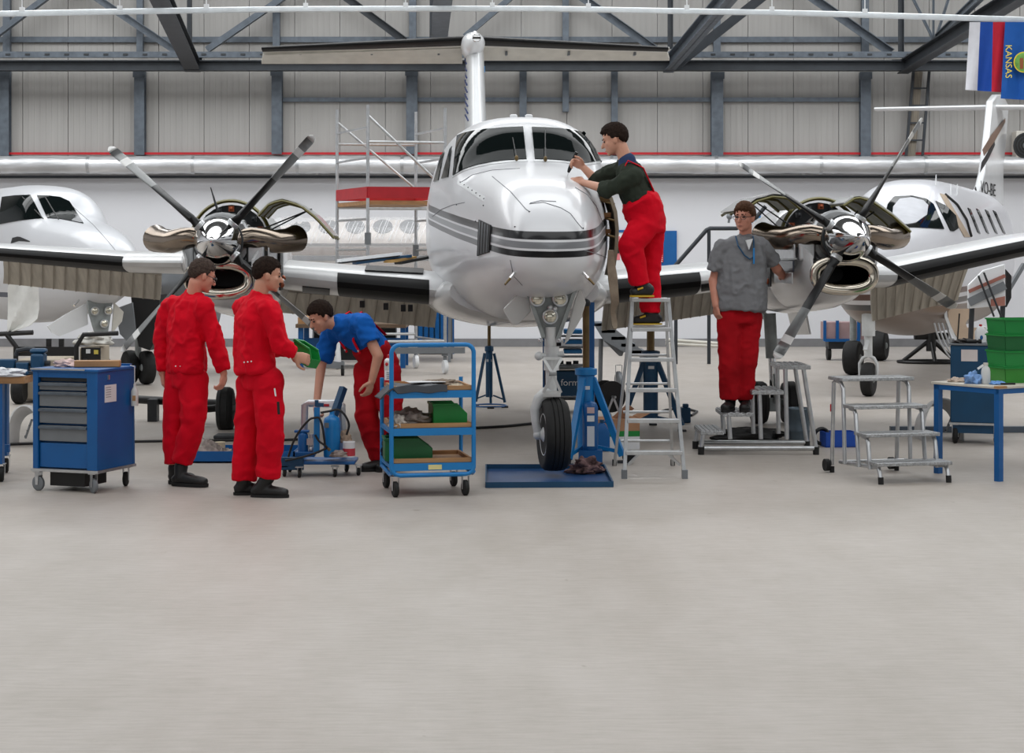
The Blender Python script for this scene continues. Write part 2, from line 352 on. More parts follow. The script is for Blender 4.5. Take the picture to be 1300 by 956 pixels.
# cable ladder up the wall and the fan unit at the edge
cl = thing('cable_ladder', 'narrow brown cable ladder climbing the wall beside a steel column', 'cable ladder', at(1160, 195, WD-.3)); L0 = cl.location
for a, b in (((1150, 200), (1160, 86)), ((1171, 200), (1180, 86))): MB(L0).bar(at(*a, WD-.3), at(*b, WD-.3), .05, .05, (0, -1, 0)).build('side_rail', STEELD, cl)
MB(L0).bar(at(1156, 200, WD-.25), at(1167, 76, WD-.25), .17, .05, (0, -1, 0)).build('cable_bundle', mat('brown_cable', (120, 112, 100), .7, 0, .3, 12, stretch=(8, 8, .3)), cl)
for k in range(5):
    y = 112+k*22; t = (200-y)/114; MB(L0).bar(at(1150+10*t, y, WD-.3), at(1171+9*t, y, WD-.3), .04, .03).build('rung', STEELD, cl)
fu = thing('fan_unit', 'pale outdoor fan unit on the wall at the frame edge', 'fan unit', at(1302, 203, WD-.4)); L0 = fu.location
MB(L0).bb(at(1284, 203, WD-.1), at(1326, 166, WD-.45)).build('housing', mat('unit_beige', (196, 192, 184), .5), fu, bevel=.02)
for r in (.06, .12, .18, .24):
    c = at(1303, 185, WD-.46); MB(L0).sweep([c+V(math.cos(a)*r, 0, math.sin(a)*r) for a in np.linspace(0, 2*PI, 24, endpoint=False)], .012, 6, closed=True).build('guard_ring', DGREY, fu)
MB(L0).lathe([(.26, 0), (.26, .01)], at(1303, 185, WD-.452), (0, -1, 0)).build('fan_opening', BLACK, fu)
MB(L0).lathe([(.07, 0), (.05, .03), (0, .035)], at(1303, 185, WD-.47), (0, -1, 0)).build('hub', MGREY, fu)
# flags hanging from the rail
def flag(name, label, px0, px1, yt, yb, d, cols, seed):
    c = at((px0+px1)/2, yb, d); r = random.Random(seed); nx, nz = 30, 24; t = thing(name, label, 'flag', c); k = 0
    for name2, a, b, m in cols:
        g = []
        for i in range(nz+1):
            v = i/nz; row = []
            for j in range(9):
                u = a+(b-a)*j/8; e = 1+.012*v
                x = px0+(px1-px0)*u-(5.5*v*(1-u)); y = yt+(yb-yt)*v+3.5*v*u
                row.append(at(x, y, d+.05*math.sin(u*11+v*2.2+seed)*(.3+v)))
            g.append(row)
        MB(c).slab(g, .004).build(name2, m, t)
    return t, c
ff = lambda n, c: mat(n, c, .75, 0, .04, 9, bump=.15, bscale=90)
f1, _ = flag('striped_flag', 'flag with vertical white, blue and red bands hung from the rail', 1231, 1276, 28, 114, RD-.02, [('white_band', 0, .3, ff('flag_white', (214, 214, 220))), ('blue_band', .3, .66, ff('flag_blue', (16, 74, 166))), ('red_band', .66, 1, ff('flag_red', (190, 14, 44)))], 1)
f2, c2 = flag('lettered_flag', 'deep blue flag with yellow lettering and round seal at the frame edge', 1276, 1328, 28, 125, RD-.12, [('field', 0, 1, ff('flag_deep_blue', (8, 86, 170)))], 2)
YEL = mat('flag_yellow', (236, 214, 60), .7)
lettering('KANSAS', .135, YEL, f2, at(1280.2, 78, RD-.21)-c2, (PI/2, PI/2, 0))
sc_ = at(1300, 79, RD-.2)-c2
for r, m, dy in ((.155, YEL, 0), (.14, mat('seal_green', (120, 176, 80), .7, 0, .3, 14), -.006)):
    MB().lathe([(r, 0), (r, .005)], sc_+V(0, dy, 0), (0, -1, 0), n=28).build('seal', m, f2)
MB().box(sc_+V(-.04, -.016, -.02), (.05, .006, .16)).build('seal_ground', mat('seal_brown', (150, 84, 50), .7), f2)
MB().box(sc_+V(.035, -.016, 0), (.06, .006, .14)).build('seal_water', mat('seal_teal', (92, 158, 150), .7), f2)
# ------------------------------------------------------------------ the aircraft in the middle
PSI = math.radians(3.0); AO = V(.175, 15.83, 0)
AROT = Matrix.Rotation(PSI, 4, 'Z'); AM = Matrix.Translation(AO) @ AROT; AI = AM.inverted()
def nodes_paint(name, base, rules, rough=.28, coat=.25):
    """paint with bands: rules = list of (expression axis weights, lo, hi, rgb, [a_lo,a_hi]) on object coordinates"""
    m = bpy.data.materials.new(name); m.use_nodes = True; nt = m.node_tree; b = nt.nodes['Principled BSDF']; L = nt.links.new
    b.inputs['Roughness'].default_value = rough; b.inputs['Coat Weight'].default_value = coat*.6; b.inputs['Specular IOR Level'].default_value = .32
    tc = nt.nodes.new('ShaderNodeTexCoord'); sx = nt.nodes.new('ShaderNodeSeparateXYZ'); L(tc.outputs['Object'], sx.inputs[0])
    def mth(op, a, c):
        n = nt.nodes.new('ShaderNodeMath'); n.operation = op
        for i, q in enumerate((a, c)):
            if isinstance(q, (int, float)): n.inputs[i].default_value = q
            else: L(q, n.inputs[i])
        return n.outputs[0]
    nz = nt.nodes.new('ShaderNodeTexNoise'); nz.inputs['Scale'].default_value = 2.5; L(tc.outputs['Object'], nz.inputs[0])
    cr = nt.nodes.new('ShaderNodeValToRGB'); L(nz.outputs[0], cr.inputs[0]); c = [lin(v/255) for v in base]
    cr.color_ramp.elements[0].color = (*[v*.95 for v in c], 1); cr.color_ramp.elements[1].color = (*c, 1); col = cr.outputs[0]
    for (wx, wy, wz_), lo, hi, rgb, al, ah in rules:
        e = mth('ADD', mth('ADD', mth('MULTIPLY', sx.outputs[0], wx), mth('MULTIPLY', sx.outputs[1], wy)), mth('MULTIPLY', sx.outputs[2], wz_))
        k = mth('MULTIPLY', mth('GREATER_THAN', e, lo), mth('LESS_THAN', e, hi))
        k = mth('MULTIPLY', k, mth('MULTIPLY', mth('GREATER_THAN', sx.outputs[1], al), mth('LESS_THAN', sx.outputs[1], ah)))
        mx = nt.nodes.new('ShaderNodeMix'); mx.data_type = 'RGBA'; L(k, mx.inputs[0]); L(col, mx.inputs[6]); mx.inputs[7].default_value = (*[lin(v/255) for v in rgb], 1); col = mx.outputs[2]
    L(col, b.inputs['Base Color']); return m
def fuselage(tab, n=72, k=90, eu=2.75, el=2.3):
    T = np.array(tab, float); A = np.concatenate([np.linspace(T[0, 0], T[0, 0]+.3, 14), np.linspace(T[0, 0]+.33, T[-1, 0], k)])
    w, zt, zm, zb = [pchip(T[:, 0], T[:, i], A) for i in (1, 2, 3, 4)]; R = []
    for q in range(len(A)):
        r = []
        for j in range(n):
            t = 2*PI*j/n; s_, c_ = math.sin(t), math.cos(t); e = eu if c_ >= 0 else el
            x = w[q]*math.copysign(abs(s_)**(2/e), s_); h = (zt[q]-zm[q]) if c_ >= 0 else (zm[q]-zb[q])
            r.append(V(x, A[q], zm[q]+h*math.copysign(abs(c_)**(2/e), c_)))
        R.append(r)
    return MB().loft(R)
def bvh_of(mb, M=None):
    vs = [(M @ Vector(v)) if M is not None else Vector(v) for v in mb.v]; return BVHTree.FromPolygons(vs, mb.f)
EYE = V(0, 0, CH)
def cast(bv, px, py):
    d = at(px, py, 10)-EYE; d.normalize(); h = bv.ray_cast(EYE, d)
    if h[0] is None:       # just past the silhouette: take the nearest point of the surface
        best = None
        for k in range(60):
            q = bv.find_nearest(EYE+d*(11+k*.4))
            if q[0] is not None and (best is None or q[3] < best[3]): best = q
        h = best
    return h[0], (h[1] if h[1].dot(d) < 0 else -h[1])
def resample(pl, n):
    P = [Vector((*p, 0)) for p in pl]; L = [0]
    for a, b in zip(P, P[1:]): L.append(L[-1]+(b-a).length)
    out = []
    for i in range(n):
        t = L[-1]*i/(n-1); k = max(j for j in range(len(L)) if L[j] <= t+1e-9); k = min(k, len(P)-2)
        out.append(P[k].lerp(P[k+1], (t-L[k])/max(1e-9, L[k+1]-L[k])))
    return out
def patch(bv, top, bot, inv, lift=.006, thick=.012, nu=24, nv=8, mb=None):
    """a plate lying on a surface, its outline given by the upper and lower edge as seen from the camera"""
    a = resample(top, nu); b = resample(bot, nu); g = []
    for j in range(nv):
        row = []; last = None
        for i in range(nu):
            p = a[i].lerp(b[i], j/(nv-1)); h, nr = cast(bv, p.x, p.y)
            if h is None: h, nr = (last if last else (at(p.x, p.y, 16), V(0, -1, 0)))
            last = (h, nr); row.append(inv @ (h+nr*lift))
        g.append(row)
    mb = mb or MB(); return mb.slab(g, thick)
plane = thing('twin_engine_aircraft', 'white twin-engine turboprop aircraft with open cowlings, grey stripes, on jacks in mid hall', 'aircraft', AO, PSI)
FT = [(-2.36, .02, 1.83, 1.80, 1.77), (-2.30, .17, 1.95, 1.79, 1.63), (-2.15, .29, 2.09, 1.79, 1.55), (-1.85, .38, 2.24, 1.80, 1.49), (-1.4, .46, 2.37, 1.82, 1.44), (-.8, .545, 2.47, 1.86, 1.38), (-.1, .65, 2.565, 1.92, 1.30),
      (.22, .69, 2.615, 1.95, 1.27), (.62, .735, 2.95, 1.99, 1.22), (1.0, .78, 3.05, 2.01, 1.18), (1.5, .83, 3.10, 2.02, 1.15), (2.2, .89, 3.13, 2.03, 1.12), (5.5, .9, 3.13, 2.03, 1.12), (7.5, .62, 3.08, 2.1, 1.5), (9.6, .2, 2.95, 2.3, 2.0), (10.6, .04, 2.85, 2.5, 2.3)]
SL = .075
FP = nodes_paint('aircraft_paint', (212, 213, 216), [((0, -SL, 1), 2.062, 2.122, (9, 10, 14), -9, 2.6), ((0, -SL, 1), 1.995, 2.045, (120, 122, 126), -9, 2.6), ((0, -SL, 1), 1.93, 1.978, (9, 10, 14), -9, 2.6)])
fm = fuselage(FT); fus = fm.build('fuselage', FP, plane, smooth=60)
FB = bvh_of(fm, AM)
GLASS = mat('dark_tinted_glass', (16, 22, 22), .05, 0, .1, 2)
GLASS.node_tree.nodes['Principled BSDF'].inputs['Specular IOR Level'].default_value = .1
FRAME = mat('white_window_frame', (214, 216, 218), .35)
lt = [(581, 173), (590, 169.5), (602, 167), (618, 165), (640, 163), (664, 162)]; lb = [(576, 223), (590, 215), (606, 210), (624, 206.5), (642, 204.5), (668.5, 203)]
rt = [(675, 162.5), (692, 163), (710, 164), (725, 166), (740, 169), (752, 174.5)]; rb = [(679, 203), (695, 203.3), (712, 204), (730, 206), (743, 207.5), (763, 204)]
for nm, a, b in (('windshield', lt, lb), ('windshield', rt, rb)):
    grow = lambda pl, q: [(x+(x-sum(p[0] for p in pl)/len(pl))*.035, y+q) for x, y in pl]
    fr = patch(FB, grow(a, -2.2), grow(b, 2.4), AI, .006, .02, 40, 18).build('window_frame', FRAME, fus)
    patch(FB, a, b, AI, .014, .02, 40, 18).build(nm, GLASS, fus)
patch(FB, [(571.5, 190), (574.5, 186)], [(561, 227), (569.5, 225)], AI, .01, .012, 6).build('side_window', GLASS, fus)
patch(FB, [(560, 199), (565, 191)], [(551, 231), (557, 229)], AI, .01, .012, 6).build('side_window', GLASS, fus)
# wipers
for a, b in (((656, 205), (651, 178)), ((692, 206), (691.5, 166))):
    p, n = cast(FB, *a); q, n2 = cast(FB, *b); p = AI @ (p+n*.03); q = AI @ (q+n2*.03)
    w = MB().tube(p, p.lerp(q, .35), .008).tube(p.lerp(q, .3), q, .005, n=8).build('wiper', BLACK, fus)
    MB().ball(p, (.018, .018, .026)).build('wiper_pivot', BRONZE, w)
# roof antennas, panel seams, nose bulb mark, hinges, rivets
for x in (652, 671.5):
    p, n = cast(FB, x, 145.5); p = AI @ p; MB().lathe([(.03, -.02), (.03, .02), (.02, .028), (0, .03)], p, (0, 0, 1), sc=(1.2, 1)).build('roof_light', WHITEP, fus)
SEAM = mat('panel_seam', (120, 122, 126), .6)
def seam(pl, r=.0035, m=SEAM, nm='panel_seam', lift=.001, par=None, bv=None, inv=None, n=28):
    pts = []
    for p in resample(pl, n):
        h, nr = cast(bv or FB, p.x, p.y)
        if h is not None: pts.append((inv or AI) @ (h+nr*lift))
    return MB().sweep(pts, r, 6).build(nm, m, par or fus) if len(pts) > 2 else None
for pl in ([(586, 231), (600, 222), (625, 216), (660, 214)], [(625, 224), (648, 243), (668, 266), (673, 269)], [(672, 259), (690, 257), (712, 264), (724, 271), (733, 283), (739, 290)], [(549, 275), (560, 266), (575, 260), (590, 257)], [(730, 238), (745, 247), (757, 262), (766, 285)],
           [(673, 258), (686, 255), (706, 256)], [(648, 330), (652, 350), (663, 362)], [(742, 318), (757, 322), (770, 327)]): seam(pl)
patch(FB, [(583, 229), (616, 250)], [(580, 233), (614, 256)], AI, .004, .008, 16, 3).build('hinge_plate', FRAME, fus)
sc0 = None
for i in range(7):
    t = i/6; p, n = cast(FB, 585+30*t, 231.5+21*t); p = AI @ (p+n*.006)
    if sc0 is None: sc0 = MB().ball((0, 0, 0), .006, n=8, k=6).build('screw_head', DGREY, fus); sc0.location = p
    else: child('screw_head', sc0, fus, p)
for x, y in ((614, 261), (580, 260), (654, 288), (672, 269), (740, 290), (604, 281)):
    p, n = cast(FB, x, y); child('screw_head', sc0, fus, AI @ (p+n*.003))
# black grille on the nose side
gp = patch(FB, [(609, 279), (624, 286)], [(607, 325), (622, 320)], AI, .012, .014, 8, 8).build('vent_grille', mat('grille_black', (18, 18, 20), .6), fus)
for k in range(4):
    t = .15+.23*k
    seam([(609+15*t, 280+7*t), (607.5+15*t, 324-5*t)], .006, MGREY, 'grille_slat', .014, gp)
# tail reg marks on the nose side: small raised letters row left as wear marks; pitot tubes
for a, b in (((654, 346), (642, 359)), ((740, 346), (753, 360))):
    p, n = cast(FB, *a); p = AI @ p; q = p+V((-.08 if a[0] < 700 else .08), -.06, -.09)
    t = MB().tube(p, p.lerp(q, .5), .013).build('pitot_mount', CHROME, fus); MB().tube(p.lerp(q, .45), q, .011, .008).build('pitot_tube', BRONZE, t)
# open baggage door on the nose flank seen edge-on, with hanging rag
da = -.45; dm = mat('door_edge_tan', (126, 116, 98), .6, 0, .15, 8)
prof = [(.57, 2.33), (.66, 2.27), (.70, 2.15), (.715, 2.0), (.71, 1.85), (.69, 1.7), (.67, 1.6)]
g = [[V(x, da+.02, z), V(x, da+.5, z)] for x, z in prof]
MB().slab(g, .03).build('baggage_door', [dm], plane)
for z in (2.26, 2.12, 1.98): MB().box((.6, da+.05, z), (.09, .05, .04)).tube((.52, da+.06, z), (.68, da+.03, z-.05), .012).build('door_hinge', BRONZE, plane)
# wings: stations (lateral, aft LE, z, chord, thickness)
def foil(l, a, z, ch, th, droop=.0, n=30):
    r = []
    for i in range(n):
        t = 2*PI*i/n; c = (1-math.cos(t))/2; y = math.copysign(1, math.sin(t) if abs(math.sin(t)) > 1e-9 else 1)*th/2*(1.9*math.sqrt(max(c, 0))*(1-c)**.9+.04*(1-c))*1.25
        r.append(V(l, a+c*ch, z+y*(1.05 if y > 0 else .85)-droop*c*c))
    return r
def station(px, py, a, ch, th):
    # solve the depth of the leading edge at this picture column
    l = 0
    for _ in range(8):
        w = AM @ V(l, a, 0); l = AI.to_3x3() @ (V((px-CX)*w.y/F, w.y, 0)-AO); l = l.x
    w = AM @ V(l, a, 0); return (l, a, CH-(py-HY)*w.y/F, ch, th)
WING = nodes_paint('wing_paint', (212, 213, 214), [], .3, .4)
LW = [(-7.9, 2.25, 2.0, 1.1, .13), station(0, 322, 1.95, 1.75, .19), station(155, 334, 1.85, 2.05, .23), station(233, 335, 1.8, 2.15, .25), station(300, 345, 1.72, 2.25, .28), station(360, 352, 1.7, 2.3, .32), station(428, 359, 1.65, 2.35, .345), station(545, 369, 1.6, 2.4, .36), station(640, 378, 1.55, 2.45, .36)]
RW = [station(690, 378, 1.55, 2.45, .36), station(785, 368, 1.6, 2.4, .36), station(890, 358, 1.65, 2.35, .34), station(960, 350, 1.7, 2.3, .30), station(1040, 350, 1.72, 2.25, .27), station(1140, 350, 1.8, 2.05, .31), station(1300, 315, 1.9, 1.75, .26), (6.6, 2.1, 2.12, 1.3, .15)]
def boot_part(st, a, b, nm, m, grow=.006, lo=-5, hi=5, mb=None):
    """leading edge cover between two stations indices (floats)"""
    R = []
    for q in np.linspace(a, b, 14):
        i = min(int(q), len(st)-2); f = q-i; s_ = [x+(y-x)*f for x, y in zip(st[i], st[i+1])]
        r = foil(*s_); n = len(r); rr = [r[k % n] for k in range(lo, hi+1)]; c = V(s_[0], s_[1]+.25, s_[2])
        R.append([p+(p-c).normalized()*grow for p in rr])
    o = MB(); o.slab(R, .008); return o
def wing(st, nm):
    return MB().loft([foil(*s_) for s_ in st]).build(nm, WING, plane, smooth=50)
lw = wing(LW, 'wing'); rw = wing(RW, 'wing')
BOOT = mat('deicing_boot', (11, 11, 12), .55, 0, .12, 10)
BOOT.node_tree.nodes['Principled BSDF'].inputs['Specular IOR Level'].default_value = .2
METAL = mat('brushed_leading_edge', (206, 206, 206), .3, .45, .05, 6)
boot_part(LW, .2, 2.0, 'b', BOOT, lo=-5, hi=2).build('deicing_boot', BOOT, lw)
boot_part(LW, 2.02, 2.96, 'b', METAL, lo=-6, hi=6, grow=.01).build('leading_edge_skin', METAL, lw)
boot_part(LW, 6.0, 7.0, 'b', BOOT, lo=-6, hi=2).build('deicing_boot', BOOT, lw)
boot_part(RW, 1.0, 2.0, 'b', BOOT, lo=-6, hi=2).build('deicing_boot', BOOT, rw)
boot_part(RW, 5.0, 6.9, 'b', BOOT, lo=-5, hi=2).build('deicing_boot', BOOT, rw)
WB = bvh_of(MB().loft([foil(*s_) for s_ in LW]), AM); WBR = bvh_of(MB().loft([foil(*s_) for s_ in RW]), AM)
patch(WB, [(384, 363), (419, 366.5)], [(384, 370), (418.5, 373.5)], AI, .012, .02, 12, 4).build('oil_cooler_slot', BLACK, lw)
patch(WBR, [(890, 361), (902, 359)], [(890, 369), (902, 367)], AI, .012, .02, 8, 4).build('oil_cooler_slot', BLACK, rw)
# flaps hanging down at the trailing edge, with pressed ribs
FLAP = mat('flap_skin', (196, 190, 178), .5, .1, .12, 3, stretch=(8, 1, 1))
def flap(pa, pb, pc, pd, a, par, nribs):
    """corners as seen: top-left, top-right, bottom-right, bottom-left; hangs at aft distance a, lower edge further aft"""
    def pt(p, aa):
        s_ = station(p[0], p[1], aa, 0, 0); return V(s_[0], aa, s_[2])
    A, B, Cc, D = pt(pa, a), pt(pb, a), pt(pc, a+.32), pt(pd, a+.32)
    g = [[A.lerp(B, i/12).lerp(D.lerp(Cc, i/12), j/4)+V(0, .03*math.sin(PI*j/4), 0) for i in range(13)] for j in range(5)]
    fl = MB().slab(g, .03).build('flap', FLAP, par); rib = None
    for k in range(nribs):
        t = (k+.5)/nribs; p = A.lerp(B, t); q = D.lerp(Cc, t)
        MB().bar(p+V(0, -.012, 0), q+V(0, -.012, 0), .012, .012, (1, 0, 0)).build('flap_rib', mat('rib_shade', (162, 154, 142), .6), fl)
    return fl
flap((4, 332), (205, 350), (203, 381), (4, 360), 3.3, lw, 14)
flap((352, 370), (556, 386), (552, 416), (346, 396), 3.6, lw, 12)
flap((768, 380), (910, 368), (906, 399), (764, 420), 3.6, rw, 12)
flap((1106, 360), (1232, 334), (1216, 381), (1108, 408), 3.3, rw, 10)
for px, py in ((490, 389), (512, 391), (521, 391), (460, 386)):
    s_ = station(px, py, 3.3, 0, 0); MB().box((s_[0], 3.3, s_[2]), (.05, .2, .07)).build('flap_track', DGREY, lw)
# wing root fairing
R = []
for q in np.linspace(1.1, 5.2, 24):
    k = math.sin(PI*min(1, max(0, (q-1.1)/4.1)))**.6; w = .7+.24*k; h = .24+.08*k; z0 = 1.44-.08*k
    R.append([V(w*math.cos(t), q, z0+h*math.sin(t)) for t in np.linspace(0, 2*PI, 36, endpoint=False)])
MB().loft(R).build('belly_fairing', nodes_paint('fairing_paint', (206, 207, 208), [], .22, .7), plane, smooth=60)
# upturned access panel on the left inner wing
patch(WB, [(465, 339), (538, 343)], [(463, 345), (537, 349)], AI, .02, .012, 12, 3).build('walkway_strip', BLACK, lw)
# tail
def tpt(px, py, a): s_ = station(px, py, a, 0, 0); return V(s_[0], a, s_[2])
R = []
for py, ch, a0, th in ((165, 2.6, 7.6, .3), (120, 2.2, 8.1, .28), (80, 1.9, 8.6, .27), (58, 1.75, 8.85, .26), (46, 1.5, 9.05, .1)):
    c = tpt(601+(py-45)*.022, py, a0+.6); R.append(foil(0, 0, 0, ch, th))
    R[-1] = [V(c.x+p.z*1.0, a0+p.y, c.z) for p in R[-1]]
fin = MB().loft(R).build('tail_fin', WHITE, plane, smooth=60)
INK = mat('fin_ink_blue', (26, 50, 110), .4)
FNB = bvh_of(MB().loft(R), AM)
for k in range(9):
    y = 74+k*9; x0 = 588.5+(y-60)*.03
    seam([(x0, y), (x0+3.6, y+7)], .012, INK, 'fin_lettering', .004, fin, FNB, AI, 6)
seam([(615, 84), (616, 92)], .014, LBLUE, 'fin_lettering', .004, fin, FNB, AI, 6)
bc = tpt(600.5, 58, 8.85)
MB().loft([[V(bc.x+r*.16*math.cos(t), a, bc.z+.02+r*.155*math.sin(t)) for t in np.linspace(0, 2*PI, 24, endpoint=False)] for a, r in ((8.3, .05), (8.36, .4), (8.5, .75), (8.75, 1), (9.3, 1), (10.1, .6), (10.6, .1))]).build('tail_bullet', WHITE, fin, smooth=60)
MB().lathe([(.055, 0), (.06, .02), (.05, .05), (.0, .055)], V(bc.x+.03, 8.33, bc.z+.04), (0, -1, 0)).build('tail_light', CHROME, fin)
for sd, tx, mx in ((-1, 332, 587), (1, 850, 613)):
    tip = tpt(tx, 61.5, 9.35); root = tpt(mx, 50, 8.95)
    st = [(root.x-sd*.1, 8.9, root.z, 1.0, .13), ((root.x+tip.x)/2, 9.15, (root.z+tip.z)/2, .85, .11), (tip.x, 9.35, tip.z, .62, .07)]
    if sd < 0: st = st[::-1]
    h = MB().loft([foil(*s_) for s_ in st]).build('tailplane', OFFW, fin, smooth=50)
    boot_part(st, .0, 1.99, 'b', BOOT, lo=-5, hi=4, grow=.008).build('deicing_boot', BOOT, h)
    e = tpt(mx, 77, 9.9); e2 = tpt(tx, 77, 9.9)
    g = [[(V(root.x, 9.45, root.z-.02)).lerp(V(tip.x, 9.6, tip.z-.02), i/10).lerp(e.lerp(e2, i/10), j/4) for i in range(11)] for j in range(5)]
    el = MB().slab(g, .05).build('elevator', OFFW, h)
    for k in (.12, .45, .8): 
        p = e.lerp(e2, k); MB().box(p+V(0, -.25, .07), (.03, .14, .05)).build('elevator_hinge', MGREY, el)
# nacelles with engines, cowl doors, spinner and propellers
NAC = nodes_paint('nacelle_paint', (216, 217, 218), [], .2, .7)
OLIVE = mat('olive_primer', (104, 98, 44), .5, 0, .15, 8); ENG = mat('engine_casing', (96, 90, 84), .35, .7, .35, 14, bump=.3)
PIPE = mat('heat_stained_steel', (142, 130, 118), .17, 1.0, .12, 5); DARKP = mat('blade_black', (16, 17, 19), .45, .2, .1, 8)
BLADE = mat('blade_grey', (122, 124, 124), .4, .5, .08, 9); TIPW = mat('blade_white', (214, 214, 212), .5)
COPPER = mat('copper_fitting', (160, 84, 54), .35, .6, .2, 12)
def nacelle(lx, hz, blades, R, doors, mirror):
    eg = bpy.data.objects.new('engine_nacelle', None); C.objects.link(eg); eg.parent = plane; eg.location = (lx, 0, hz)
    # everything relative to the propeller centre
    # lower cowl trough with the intake
    rr = []
    for a, w, zt, zb in ((.16, .30, -.16, -.47), (.3, .34, -.08, -.53), (.6, .38, -.04, -.6), (1.1, .41, -.02, -.66), (1.7, .43, -.02, -.70)):
        n = 24; ring = []
        for i in range(n+1):
            t = PI*i/n; ring.append(V(-w*math.copysign(abs(math.cos(t))**.8, math.cos(t)), a, zt+(zb-zt)*math.sin(t)**.8))
        for i in range(n, -1, -1):
            t = PI*i/n; ring.append(V(-(w-.02)*math.copysign(abs(math.cos(t))**.8, math.cos(t)), a, zt+(zb-zt+.02)*math.sin(t)**.8))
        rr.append(ring)
    cowl = MB().loft(rr).build('lower_cowl', NAC, eg, smooth=50)
    # intake lip and dark mouth
    ic = V(0, .12, -.33); pts = []
    for t in np.linspace(0, 2*PI, 40, endpoint=False): pts.append(ic+V(.262*math.copysign(abs(math.cos(t))**.85, math.cos(t)), .03*abs(math.cos(t)), .132*math.copysign(abs(math.sin(t))**.8, math.sin(t))))
    lip = MB().sweep(pts, [(.024, .05)]*40, 12, closed=True, flat=(0, 1, 0)).build('intake_lip', mat('polished_lip', (206, 198, 184), .14, 1.0, .04, 4), eg, smooth=80)
    rings = [[V(p.x*k, .16+dq, ic.z+(p.z-ic.z)*k) for p in pts] for k, dq in ((.98, 0), (.9, .2), (.6, .7))]
    MB().loft(rings, caps=False).add([V(p.x*.6, .86, ic.z+(p.z-ic.z)*.6) for p in pts], [tuple(range(40))]).build('intake_duct', BLACK, lip)
    # rear nacelle body fairing into the wing
    rr = []
    for a, w, zc, h in ((1.62, .40, -.15, .47), (1.8, .44, -.17, .52), (2.4, .45, -.2, .54), (3.2, .43, -.24, .5), (4.0, .34, -.28, .38), (4.8, .12, -.3, .14)):
        rr.append([V(w*math.copysign(abs(math.cos(t))**.85, math.cos(t)), a, zc+h*math.copysign(abs(math.sin(t))**.85, math.sin(t))) for t in np.linspace(0, 2*PI, 40, endpoint=False)])
    MB().loft(rr).build('rear_nacelle', NAC, eg, smooth=60)
    # olive bulkhead ring
    rp = [V(.365*math.cos(t), 1.15, .02+.365*math.sin(t)) for t in np.linspace(-.1, PI+.1, 30)]
    ring = MB().sweep(rp, [(.05, .017)]*30, 8, flat=(0, 1, 0)).build('bulkhead_ring', OLIVE, eg)
    MB().lathe([(.33, 0), (.33, .03)], (0, 1.2, .02), (0, 1, 0)).build('fire_wall', DGREY, ring)
    for k in range(7):
        t = .35+k*.4; c = V(.29*math.cos(t), 1.13, .02+.29*math.sin(t)); MB().box(c, (.05, .05, .05)).ball(c+V(0, -.04, 0), .018, n=8, k=6).build('fitting', (COPPER if k % 3 == 0 else DGREY), ring)
    # engine core
    core = MB().lathe([(.1, .05), (.17, .08), (.2, .16), (.2, .5), (.16, .56), (.22, .62), (.24, .9), (.2, 1.16)], (0, 0, 0), (0, 1, 0), 28).build('engine_core', ENG, eg)
    MB().lathe([(.24, .36), (.26, .38), (.26, .44), (.24, .46)], (0, 0, 0), (0, 1, 0), 28).build('flange_ring', ALU, core)
    rg = random.Random(int(lx*10))
    for k in range(9):
        a0 = rg.uniform(-.2, PI+.2); a1 = a0+rg.uniform(-.6, .6); y0, y1 = rg.uniform(.15, .5), rg.uniform(.7, 1.1)
        MB().sweep([V(.23*math.cos(a0+(a1-a0)*t), y0+(y1-y0)*t, .23*math.sin(a0+(a1-a0)*t)+.03*math.sin(t*PI)) for t in np.linspace(0, 1, 8)], rg.choice((.009, .014)), 8).build('engine_line', rg.choice((ALU, BLACK, DGREY, COPPER)), core)
    # side accessory panels (bare metal) on the side turned to the camera
    sd = mirror
    MB().box((sd*.415, .8, -.12), (.014, 1.0, .13)).build('side_panel', ALU, eg, bevel=.004)
    MB().box((sd*.425, .8, -.25), (.014, 1.0, .1)).build('side_panel', mat('navy_panel', (34, 40, 54), .3), eg, bevel=.004)
    MB().box((sd*.435, .7, -.36), (.014, .8, .1)).build('side_panel', ALU, eg, bevel=.004)
    MB().box((sd*.44, 1.45, -.24), (.014, .36, .42)).build('access_opening', BLACK, eg)
    for q in range(3): MB().ball((sd*.45, 1.36+q*.09, -.4+.03*q), .03, n=10, k=6).build('fitting', (COPPER, ALU, COPPER)[q], eg)
    MB().box((sd*.3, .35, -.1), (.16, .1, .2)).build('oil_tank', ALU, core, bevel=.02)
    # exhaust stacks
    for k in (-1, 1):
        pts = [V(k*.17, .28, .02), V(k*.25, .3, .035), V(k*.34, .36, .025), V(k*.45, .46, .0), V(k*.56, .6, .01), V(k*.63, .72, .03)]
        ex = MB().sweep(pts, [.085, .09, .1, .105, .11, .125], 20, caps=False).build('exhaust_stack', PIPE, eg, smooth=70)
        MB().sweep([V(k*.64, .735, .03), V(k*.5, .52, .005)], [.118, .09], 20).build('exhaust_bore', BLACK, ex)
    # cowl doors, gull-wing style
    for pl in doors:
        g = [[V(x, a, z) for a in (.55, .9, 1.3, 1.7)] for x, z in pl]
        n = 14; P = [Vector((x, z, 0)) for x, z in pl]; rs = resample([(x, z) for x, z in pl], n)
        dr = MB().slab([[V(p.x, a, p.y) for a in (.6, .9, 1.25, 1.6)] for p in rs], .012).build('cowl_door', NAC, eg, smooth=60)
        for a in (.6, 1.1, 1.58):
            MB().sweep([V(p.x, a, p.y-.03) for p in rs], [(.03, .014)]*n, 6, flat=(0, 1, 0)).build('door_rib', OLIVE, dr)
        MB().slab([[V(p.x, a, p.y-.022) for a in (.62, 1.1, 1.56)] for p in rs], .006).build('door_lining', mat('olive_lining', (84, 78, 40), .6, 0, .25, 10), dr)
